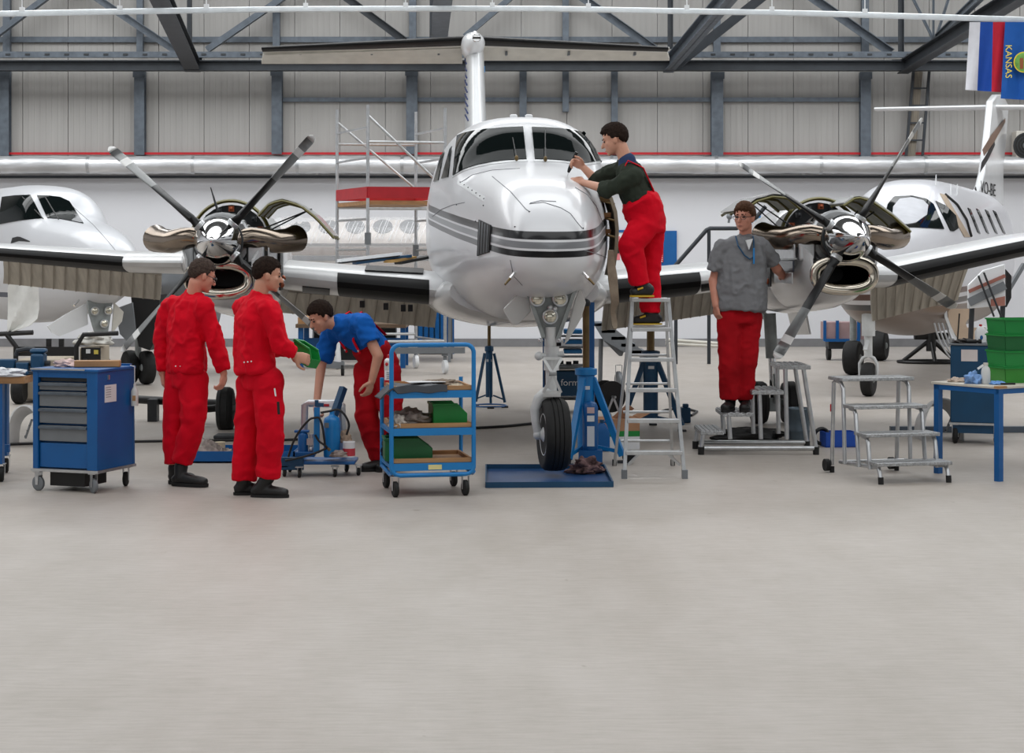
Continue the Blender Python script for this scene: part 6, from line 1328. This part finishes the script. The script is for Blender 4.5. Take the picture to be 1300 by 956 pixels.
# --- drip tray under the nose wheel
dt = thing('drip_tray', 'flat blue drip tray under the nose wheel', 'tray', V(at(694, 0, 14.45).x, 14.45, 0)); o_ = dt.location
A, B, Cc, D = [at(x, 0, gd(y)).x for x, y in ((617, 619), (778, 618), (767, 596), (616, 596))], 0, 0, 0
P4 = [V(at(x, 0, gd(y)).x, gd(y), 0)-o_ for x, y in ((617, 619.5), (778, 618.5), (767, 596), (617, 596))]
MB().prism(P4, (0, 0, .008)).build('bottom', mat('tray_blue', (34, 78, 130), .3, .1, .12, 3), dt)
for i in range(4):
    p, q = P4[i], P4[(i+1) % 4]; MB().bar(p+V(0, 0, .022), q+V(0, 0, .022), .012, .044).build('rim', DBLUE, dt)
rag('cleaning_rag', 'dark stained rag heap in the drip tray corner', V(at(745, 0, gd(604)).x, gd(604)+.12, .009), (.12, .09, .07), mat('stained_rag', (116, 92, 92), .9, 0, .6, 16, bump=.6), 51, amp=.7)
# --- tripod jacks
def jack(label, px, d, ytop, ycol, legs, col, wheel=True, rr=.03, k=1.0):
    c = V(at(px, 0, d).x, d, 0); t = thing('aircraft_jack', label, 'jack', c); zc_ = at(0, ycol, d).z; zt_ = at(0, ytop, d).z
    MB().tube((0, 0, zc_-.05), (0, 0, zt_), rr).build('ram', BRONZE, t); MB().ball((0, 0, zt_), rr*1.3).build('ram_pad', STEELD, t)
    MB().lathe([(.05*k, .12), (.075*k, .12), (.075*k, zc_-.06), (.095*k, zc_-.05), (.095*k, zc_), (.05*k, zc_+.01)]).build('cylinder', col, t)
    MB().box((0, -.077, zc_-.16), (.06, .006, .03)).build('rating_plate', WHITEP, t)
    for x, y, e in legs:
        f = V(at(x, y, d+e).x-c.x, e, .06); u = V(f.x, f.y, 0).normalized()
        MB().bar(u*.06+V(0, 0, zc_-.08), f, .05*k, .05*k).build('leg', col, t); MB().bar(u*.05+V(0, 0, .14), f+V(0, 0, .03), .025*k, .03*k).build('brace', col, t)
        if wheel: MB().lathe([(.02, -.02), (.055, -.025), (.055, .025), (.02, .02)], f+u*.06+V(0, 0, -.004), u.cross(V(0, 0, 1)), 18).build('jack_wheel', TYRE, t)
        MB().box(f+V(0, 0, -.05), (.08, .08, .02)).build('foot_pad', STEELD, t)
    return t, c, zc_
t, c, zc_ = jack('bright blue tripod jack with bronze ram beside the nose wheel', 744, 15.6, 385, 468, ((722, 575, -.35), (790, 560, -.1), (752, 540, .5)), LBLUE)
MB().bar((.05, .08, zc_-.35), (.05, .08, at(0, 384, 15.6).z), .05, .05, (0, 1, 0)).build('guide_post', BLUE, t)
hb = MB().lathe([(0, .12), (.062, .12), (.066, .13), (.066, .48), (.05, .52), (.02, .53), (0, .54)], (.03, -.16, 0), n=24).build('hand_pump', BLUE, t, smooth=50)
for z, h_, m in ((.46, .05, mat('label_pink', (206, 180, 180), .5)), (.39, .05, WHITEP), (.24, .17, mat('label_white', (206, 212, 220), .5))): MB().bb((.0, -.228, z-h_/2), (.062, -.222, z+h_/2)).build('instruction_label', m, hb)
MB().box((.03, -.16, .06), (.2, .14, .12)).build('pump_foot', BLUE, t)
jack('dark blue tripod jack under the wing, seen through the ladder', 826, 18.4, 405, 446, ((789, 515, .0), (866, 530, -.1), (829, 500, .6)), DBLUE, False, .04)
t, c, zc_ = jack('slim dark blue tripod stand with black rod under the belly', 621, gd(517), 396, 440, ((604, 512, .1), (641, 515, -.05), (623, 512, -.2)), DBLUE, False, .02, .55)
MB().sweep([V(.2*math.cos(a), .2*math.sin(a), .02) for a in np.linspace(0, 2*PI, 28, endpoint=False)], .01, 6, closed=True).build('base_ring', BLUE, t)
# --- tool cart with blue boxes behind the nose gear
d = 20.4; ct = thing('tool_cart', 'dark tool cart with stacked trays and bright blue boxes behind the nose gear', 'tool cart', V(at(718, 0, d).x, d, 0)); o_ = ct.location
def q_(px, py, e=0): return at(px, py, d+e)-o_
for y in (426, 440, 452, 463): MB().bb(q_(700, y+2, 0), q_(744, y-1, .5)).build('tray_shelf', DGREY, ct)
MB().bb(q_(700, 503, 0), q_(744, 468, .5)).build('lower_box', DBLUE, ct, bevel=.01); MB().bb(q_(690, 505, .05), q_(699, 440, .45)).build('side_panel', mat('purple_grey', (96, 84, 92), .6), ct)
MB().bb(q_(700, 470, -.02), q_(744, 465, .5)).build('pale_ledge', OFFW, ct)
for y in (421, 434, 446): MB().bb(q_(716, y+3, .02), q_(738, y-4, .3)).build('blue_box', LBLUE, ct, bevel=.01)
for x, y in ((704, 461), (712, 460), (722, 461), (731, 460), (704, 450), (709, 437)): MB().box(q_(x, y, .15), (.06, .08, .035)).build('tool_piece', BLACK, ct)
for x in (690, 744): MB().bb(q_(x-1, 505, .0), q_(x+1, 418, .03)).build('post', BLUE, ct)
lettering('format', .105, WHITEP, ct, q_(728, 486, -.005), (PI/2, 0, 0))
for x in (698, 742):
    for e in (.05, .45): caster(ct, V(q_(x, 0).x, e, 0), .06, .04, .2, TYRE, .17)
MB().bb(q_(696, 508, .02), q_(744, 503, .48)).build('chassis', BLACK, ct)
# --- grey boarding ramp behind the ladder
d = 23.5; rp = thing('boarding_ramp', 'grey metal boarding ramp with caster leaning beyond the ladder', 'ramp', V(at(785, 0, d).x, d, 0)); o_ = rp.location
def q_(px, py, e=0): return at(px, py, d+e)-o_
for e in (0, .6): MB().prism([q_(x, y, e) for x, y in ((754, 412), (770, 409), (818, 447), (812, 453), (792, 447), (766, 432))], (0, .03, 0)).build('side_plate', MGREY, rp)
for k in range(5):
    t_ = k/4; p = q_(760+50*t_, 412+35*t_, 0); MB().bb(p+V(-.09, 0, -.02), p+V(.09, .62, .02)).build('tread', STEEL, rp)
MB().prism([q_(x, y, .1) for x, y in ((766, 432), (792, 447), (790, 452), (786, 452))], (0, .4, 0)).build('caster_bracket', MGREY, rp); caster(rp, V(q_(786, 0).x, .1, 0), .14, .06, .2, MGREY, .36)
MB().tube(q_(815, 450, .3), V(q_(815, 0).x, .3, 0), .03).build('support_leg', MGREY, rp)
MB().tube(q_(763, 430, .3), V(q_(763, 0).x, .3, 0), .03).build('support_leg', MGREY, rp)
# --- cable reel, carton, blue jug
d = 17.3; cr = thing('cable_reel', 'black cable reel standing behind the bright blue jack', 'cable reel', V(at(772, 0, d).x, d, 0)); o_ = cr.location; zc_ = at(0, 503, d).z
ax_ = V(.45, -.9, 0).normalized()
for s_ in (-1, 1): MB().lathe([(.03, -.008), (.15, -.008), (.15, .008), (.03, .008)], V(0, 0, zc_)+ax_*s_*.07, ax_, 28).build('flange', BLACK, cr)
MB().lathe([(.03, -.07), (.11, -.07), (.115, -.02), (.11, .02), (.112, .07), (.03, .07)], V(0, 0, zc_), ax_, 28).build('wound_cable', TYRE, cr); MB().tube(V(0, 0, zc_)-ax_*.12, V(0, 0, zc_)+ax_*.14, .012).build('axle', ALU, cr)
for s_ in (-1, 1): 
    for k in (-1, 1): MB().bar(V(0, 0, zc_)+ax_*s_*.1, V(k*.16, 0, .01)+ax_*s_*.1, .02, .02).build('stand_leg', ALU, cr)
d = gd(577)+.4; cb_ = thing('carton', 'open cardboard carton with a green stripe between jack and ladder', 'carton', V(at(785, 0, d).x, d, 0), .15)
MB().bb((-.2, 0, 0), (.2, .3, .12)).build('lower_sleeve', WHITEP, cb_); MB().bb((-.2, -.002, .12), (.2, .3, .17)).build('green_stripe', GREEN, cb_); MB().bb((-.2, 0, .17), (.2, .3, .28)).build('upper_box', CARD, cb_)
for s_, r_ in ((-1, .5), (1, -.35)): MB().prism([V(s_*.2, 0, .28), V(s_*.2, .3, .28), V(s_*.3, .3, .33), V(s_*.3, 0, .33)], (0, 0, .004)).build('flap', CARD, cb_)
MB().prism([V(-.02, .05, .28), V(.12, .05, .4), V(.16, .05, .37), V(.05, .05, .28)], (0, .14, 0)).build('raised_flap', mat('brown_lid', (140, 96, 66), .7), cb_)
jg = thing('blue_jug', 'blue plastic jug standing against the carton', 'jug', V(at(764, 0, d-.1).x, d-.12, 0)); MB().loft([[V(x*.07*k, y*.05*k, z) for x, y in ((-1, -1), (1, -1), (1, 1), (-1, 1))] for z, k in ((0, .95), (.02, 1), (.17, 1), (.23, .6), (.26, .3))]).build('jug_body', BLUE, jg, bevel=.01); MB().sweep([V(-.03, 0, .24), V(.03, 0, .27), V(.065, 0, .24), V(.07, 0, .17)], .012, 8).build('jug_handle', BLUE, jg); MB().lathe([(.02, .26), (.02, .285), (0, .285)]).build('cap', DBLUE, jg)
bx_ = one('blue_case', MB().bb((-.05, 0, 0), (.05, .12, .16)).bb((-.03, .02, .16), (.03, .1, .2)), DBLUE, 'small dark blue tool case on the floor right of the ladder', 'case', V(at(871, 0, gd(537)).x, gd(537), 0), bevel=.01)
# --- aluminium step ladder
d = 14.45; ld = thing('step_ladder', 'tall aluminium step ladder carrying the man at the nose', 'ladder', V(at(830, 0, d).x, d, 0)); o_ = ld.location
def q_(px, py, e=0): return at(px, py, d+e)-o_
zl = lambda y: at(0, y, d).z
ft = lambda z: -.12*(z/1.43)*-1      # rails lean back a little
HT = zl(379)
for a, b in (((804.5, 380), (792, 607)), ((850.5, 380), (868.5, 607))):
    p = q_(*a); q = q_(*b); p.y = .16; p.z = HT; q.y = -.05; q.z = .0; MB().bar(p, q, .045, .028, (1, 0, 0)).build('front_rail', ALU, ld); MB().box(q+V(0, 0, .035), (.045, .055, .07)).build('rubber_foot', MGREY, ld)
for a, b in (((806, 380), (790, 590)), ((849, 380), (864, 590))):
    p = q_(*a); q = q_(*b); p.y = .3; p.z = HT-.02; q.y = .85; q.x *= (d+.85)/d; q.z = 0; MB().bar(p, q, .035, .022, (1, 0, 0)).build('rear_leg', ALU, ld); MB().box(q+V(0, 0, .025), (.035, .04, .05)).build('rubber_foot', TYRE, ld)
for i, y in enumerate((416.5, 455, 493.5, 532, 572)):
    z = zl(y); f = 1-z/HT; xl = q_(804.5-12.5*f, y).x; xr = q_(850.5+18*f, y).x; yy = .16-.21*f
    tread_ = MB().bb((xl, yy-.045, z-.03), (xr, yy+.05, z)).build('tread', ALU, ld, bevel=.003)
    yr = .3+.55*f; MB().tube((xl+.01, yr, z), (xr-.01, yr, z), .011).build('rear_rung', ALU, ld)
MB().bb((q_(803, 0).x, .1, HT-.03), (q_(852, 0).x, .38, HT)).build('platform', ALU, ld, bevel=.003)
for a, b in (((797, 590), (812, 575)), ((863, 590), (847, 575))): MB().bar(q_(*a)+V(0, -.03, 0), q_(*b)+V(0, 0, 0), .015, .02).build('corner_brace', ALU, ld)
# --- checker-plate material for treads
CHK = mat('checker_plate', (178, 180, 182), .35, .75, .2, 60, bump=1.0, bscale=70)
# --- platform steps under the grey-shirted man
d = 16.15; st = thing('platform_steps', 'low four-step aluminium platform steps under the grey-shirted man', 'steps', V(at(965, 0, d).x, d, 0)); o_ = st.location
def q_(px, py, e=0): return at(px, py, d+e)-o_
for e in (0, .5): MB().tube(q_(894, 569, 0)+V(0, e, 0), q_(1037, 569, 0)+V(0, e, 0), .022).build('base_rail', ALU, st)
for x0, x1, y in ((889, 919, 547), (917, 957, 524), (954, 995, 496), (989, 1029, 464)):
    z = at(0, y, d).z; p = q_(x0, y); q = q_(x1, y); tdr = MB().bb((p.x, -.02, z-.035), (q.x, .55, z)).build('tread', CHK, st, bevel=.004)
    for k in range(5): MB().bb((p.x+.01+k*(q.x-p.x-.02)/5, -.015, z), (p.x+.01+(k+.55)*(q.x-p.x-.02)/5, .545, z+.006)).build('grip_rib', CHK, tdr)
for x, y0, e in ((925, 527, 0), (964, 498, 0), (997, 468, 0), (1020, 468, 0), (893, 550, 0)):
    xb = {1020: 1036, 997: 999, 964: 966, 925: 927, 893: 890}[x]
    for e in (0, .5): MB().tube(q_(x, y0)+V(0, e, 0), V(q_(xb, 0).x, e, .05 if x in (893, 1020) else .14), .02).build('leg', ALU, st)
for x in (890, 1036):
    for e in (0, .5): MB().tube(V(q_(x, 0).x, e, 0), V(q_(x, 0).x, e, .07), .028).build('rubber_foot', BLACK, st)
d = gd(560); bkt = thing('metal_bucket', 'dull blue-grey metal bucket behind the platform steps', 'bucket', V(at(1014, 0, d).x, d, 0))
MB().lathe([(0, 0), (.098, 0), (.1, .01), (.104, .09), (.108, .1), (.104, .11), (.108, .3), (.115, .31), (.11, .32), (.1, .31), (.095, .03), (0, .03)], n=32).build('pail', mat('bucket_grey', (92, 106, 116), .4, .4, .12, 6), bkt, smooth=50); MB().sweep([V(.11*math.cos(a), .03, .3-.09*math.sin(a)) for a in np.linspace(0, PI, 12)], .005, 6).build('bail', STEELD, bkt)
rag('black_hose_heap', 'heap of black hoses on the floor behind the platform steps', V(at(955, 0, gd(561)).x, gd(561)+.2, 0), (.3, .12, .075), BLACK, 61, cat='hose', amp=.4)
d = gd(568); cr_ = thing('blue_crate', 'bright blue plastic crate on the floor behind the platform steps', 'crate', V(at(1068, 0, d).x, d, 0), .1)
for a, b in (((-.15, 0, 0), (.15, .2, .01)), ((-.15, 0, 0), (.15, .01, .14)), ((-.15, .19, 0), (.15, .2, .14)), ((-.15, 0, 0), (-.14, .2, .14)), ((.14, 0, 0), (.15, .2, .14))): MB().bb(a, b).build('crate_wall', mat('crate_blue', (16, 76, 176), .45), cr_)
one('hose_coil', MB().sweep([V(.07*math.cos(a), .02*math.sin(a*2), .09+.07*math.sin(a)) for a in np.linspace(0, 2*PI, 30, endpoint=False)], .018, 8, closed=True), BLACK, 'black hose coil leaning beside the blue crate', 'hose', V(at(1043, 0, gd(566)).x, gd(566), 0))
# --- small aluminium stairs in front
ss = thing('small_stairs', 'small four-step aluminium stairs with checker treads standing in front, near the table', 'steps', V(at(1116, 0, 14.05).x, 14.05, 0), math.radians(13))
wS = .62; TZ = [(.165, -.0), (.375, .17), (.58, .36), (.79, .55)]
for i, (z, y) in enumerate(TZ):
    dpt = .2 if i < 3 else .24; x0 = 0.0-.02*i
    tdr = MB().bb((x0-.03, y-.04, z-.028), (x0+wS-.02, y+dpt, z)).build('tread', CHK, ss, bevel=.005)
    for s_, x in ((-1, x0), (1, x0+wS-.05)):
        zb = 0.03 if i == 0 else .1
        pts = [V(x, y+.1, z-.03), V(x, y+.02, z-.035), V(x, y-.01, z-.07), V(x, y-.03-.02*i, zb)]
        if i == 3: pts = [V(x, y+.16, z-.03), V(x, y+.05, z-.04), V(x, y, z-.09), V(x, y-.03, zb)]
        MB().sweep(pts, .0165, 10).build('leg_tube', ALU, ss, smooth=60)
for x in (0, wS-.05):
    MB().sweep([V(x, -.0, .13), V(x, .1, .12), V(x, .75, .09)], .0165, 10).build('base_rail', ALU, ss); MB().sweep([V(x-.05, .8, .06), V(x-.06, .76, .4), V(x-.06, .74, .74), V(x-.04, .7, .765)], .0165, 10).build('rear_leg', ALU, ss)
    MB().tube((x, -.035, 0), (x, -.03, .055), .022).build('rubber_foot', BLACK, ss); MB().tube((x-.05, .8, 0), (x-.05, .8, .05), .02).build('rubber_foot', BLACK, ss)
    MB().lathe([(.015, -.015), (.05, -.018), (.05, .018), (.015, .015)], V(x-.09, .82, .06), (1, 0, 0), 18).build('transport_wheel', TYRE, ss)
MB().tube((0, .75, .09), (wS-.05, .75, .09), .014).build('cross_tube', ALU, ss); MB().bb((-.079, .765, .5), (-.06, .775, .56)).build('red_tag', RED, ss)
# --- work table at the right edge
tb_ = thing('work_table', 'work table with pale top and blue square legs at the frame edge', 'table', (3.82, 14.22, 0), math.radians(33)); TBM = Matrix.Translation(tb_.location) @ Matrix.Rotation(math.radians(33), 4, 'Z'); zt = .745
MB().bb((-.03, -.03, zt-.02), (1.4, .69, zt)).build('table_top', mat('pale_laminate', (196, 190, 178), .5, 0, .06, 4), tb_, bevel=.003)
for x, y in ((0, 0), (0, .64), (1.36, 0), (1.36, .64)): MB().bb((x-.025, y-.025, 0), (x+.025, y+.025, zt-.02)).build('leg', BLUE, tb_)
for a, b in (((-.025, -.02, zt-.06), (1.38, .005, zt-.02)), ((-.025, .62, zt-.06), (1.38, .66, zt-.02)), ((-.02, 0, zt-.06), (.005, .64, zt-.02)), ((1.36, 0, zt-.06), (1.385, .64, zt-.02))): MB().bb(a, b).build('apron', BLUE, tb_)
def on(px, e): # point on the table top under a picture column at distance e
    return V(at(px, 0, e).x, e, zt+.001)
MB().bb((-.032, -.032, zt-.015), (.06, .02, zt+.002)).build('worn_corner', WOOD, tb_)
crate = None
for i in range(4):
    z = zt+.001+i*.13; t_ = thing('green_crate', ('lowest', 'second', 'third', 'topmost')[i]+' of the stacked green plastic crates on the work table', 'crate', V(at(1304, 0, 14.6).x, 14.6, z), math.radians(14), 'green crates stacked on the work table')
    w2, d2, h2 = .4, .3, .128; m = MB()
    for a, b in (((-w2/2, 0, 0), (w2/2, d2, .006)),): m.bb(a, b)
    k0 = .93
    for (p, q) in (((-1, 0), (1, 0)), ((1, 0), (1, 1)), ((1, 1), (-1, 1)), ((-1, 1), (-1, 0))):
        P_ = [V(p[0]*w2/2*k0, p[1]*d2*k0+.01, 0), V(q[0]*w2/2*k0, q[1]*d2*k0+.01, 0), V(q[0]*w2/2, q[1]*d2, h2), V(p[0]*w2/2, p[1]*d2, h2)]; m.prism(P_, (0, .005, 0) if p[1] == q[1] else (.005*(-1 if p[0] > 0 else 1), 0, 0))
    m.build('tub', mat('crate_green_%d' % i, [(52, 138, 48), (24, 134, 60), (10, 96, 46), (8, 128, 56)][i], .42, 0, .06, 6), t_)
    MB().bb((-w2/2-.008, -.008, h2-.012), (w2/2+.008, .004, h2)).bb((-w2/2-.008, d2-.004, h2-.012), (w2/2+.008, d2+.008, h2)).bb((-w2/2-.008, 0, h2-.012), (-w2/2+.004, d2, h2)).bb((w2/2-.004, 0, h2-.012), (w2/2+.008, d2, h2)).build('rim', GREEN, t_)
bt = thing('squeeze_bottle', 'milky plastic bottle with paper tag on the work table', 'bottle', on(1251.5, 14.5)); MB().lathe([(0, 0), (.034, 0), (.036, .006), (.036, .1), (.03, .125), (.017, .142), (.017, .16), (0, .16)], n=24).build('bottle_body', mat('milky_plastic', (206, 208, 206), .4, 0, .03, 5), bt, smooth=50); MB().lathe([(.019, .148), (.019, .168), (0, .168)], n=16).build('cap', OFFW, bt); MB().box((-.045, -.01, .135), (.055, .003, .018), Matrix.Rotation(-.6, 3, 'Y')).build('paper_tag', WHITEP, bt)
rag('blue_wipe', 'crumpled light blue wipe beside the milky bottle', on(1235, 14.52), (.058, .05, .055), mat('wipe_blue', (128, 164, 214), .85, 0, .15, 12, bump=.5), 71, cat='wipe', amp=.6)
rag('glove', 'crumpled beige glove at the table end', on(1215, 14.72), (.07, .04, .022), mat('glove_beige', (196, 178, 164), .85, 0, .15, 10), 72, cat='glove')
rag('blue_wipe', 'flat light blue wipe in front of the green crates', on(1266, 14.42), (.055, .04, .018), mat('wipe_blue2', (120, 164, 220), .85, 0, .1, 12), 73, cat='wipe')
one('marker_pen', MB().tube((-.06, 0, .008), (.06, .02, .008), .008), BLACK, 'black marker pen lying by the flat blue wipe', 'pen', on(1280, 14.38))
one('pliers', MB().bar((-.05, 0, .012), (.05, .01, .012), .02, .014).bar((-.05, .02, .012), (.05, .01, .012), .016, .014), RED, 'red-handled pliers behind the blue wipe', 'pliers', on(1222, 14.85))
# --- second blue cabinet behind the table
t2 = thing('blue_cabinet', 'dark blue closed tool cabinet on wheels behind the work table', 'tool cabinet', V(at(1262, 0, 17.0).x, 17.0, 0), math.radians(-18)); CM = Matrix.Translation(t2.location) @ Matrix.Rotation(math.radians(-18), 4, 'Z'); zh = .93
MB().bb((-.4, 0, .2), (.04, .5, zh)).build('body', DBLUE, t2, bevel=.01); MB().bb((-.41, -.01, .18), (.05, .51, .2)).build('base_rim', ALU, t2); MB().bb((-.41, -.01, zh), (.05, .51, zh+.015)).build('top_rim', MGREY, t2)
MB().bb((.04, .03, .24), (.046, .47, zh-.03)).build('side_door', mat('slate_blue', (66, 84, 108), .5), t2); MB().bb((-.3, -.004, .78), (-.15, 0, .89)).build('label_sheet', mat('label_pinkish', (222, 212, 210), .6), t2); MB().bb((-.38, .02, .1), (.0, .45, .18)).build('under_box', DBLUE, t2)
lettering('format', .06, WHITEP, t2, (.049, .2, .35), (PI/2, 0, PI/2))
for x, y in ((-.36, .04), (.02, .04), (-.36, .46), (.02, .46)): caster(t2, (x, y, 0), .075, .04, .2, TYRE, .18)
wbt = thing('cleaner_bottle', 'white cleaner jug with blue drop on the dark blue cabinet', 'bottle', CM @ V(-.13, .12, zh+.016))
MB().loft([[V(x*.05*k, y*.03*k, z) for x, y in ((-1, -1), (1, -1), (1, 1), (-1, 1))] for z, k in ((0, .95), (.01, 1), (.11, 1), (.15, .6), (.165, .3))]).build('jug_body', WHITEP, wbt, bevel=.01); MB().ball((0, -.032, .055), (.014, .004, .022)).build('blue_drop', BLUE, wbt); MB().lathe([(.014, .16), (.014, .18), (0, .18)]).build('cap', RED, wbt); MB().sweep([V(.02, 0, .16), V(.05, 0, .15), V(.052, 0, .09)], .008, 6).build('jug_handle', WHITEP, wbt)
bin_('parts_bin', 'small green bin on the dark blue cabinet', CM @ V(.0, .22, zh+.016), math.radians(-18), .13, .2, .13)
rag('parts_heap', 'dark odds and ends on the dark blue cabinet', CM @ V(-.28, .15, zh+.016), (.1, .08, .025), mat('dark_parts', (58, 52, 50), .6, .3, .5, 20, bump=.5), 81, cat='heap')
one('torch', MB().tube((-.06, 0, .02), (.05, 0, .02), .018).tube((.05, 0, .02), (.08, 0, .02), .026), BLACK, 'black torch lying on the dark blue cabinet', 'torch', CM @ V(-.2, .08, zh+.016))
# --- floor bar behind the cabinet
one('floor_beam', MB().bb((-.9, 0, 0), (.9, .08, .06)), mat('slate_beam', (84, 94, 106), .5), 'slate grey beam lying on the floor behind the cabinet', 'beam', V(at(1255, 0, gd(553)).x, gd(553)+.3, 0))
# --- bottles on the far stair ledge
ls = thing('wall_ledge', 'narrow shelf on the wall behind the grey-shirted man', 'shelf', at(965, 288, WD-.1)); MB().bb((-.3, -.1, -.04), (.3, .09, 0)).build('board', WHITEP, ls)
for i, x in enumerate((956.5, 963)):
    bb2 = thing('water_bottle', 'clear water bottle with blue cap '+('nearer the man\'s collar' if i == 0 else 'further along the wall shelf'), 'bottle', at(x, 288, WD-.1)); MB().lathe([(0, 0), (.05, 0), (.05, .14), (.025, .18), (0, .18)]).build('bottle_body', mat('clear_bottle', (200, 210, 216), .2, 0, .02, 4, alpha=.6), bb2); MB().lathe([(.045, .18), (.045, .24), (0, .24)]).build('cap', LBLUE, bb2)
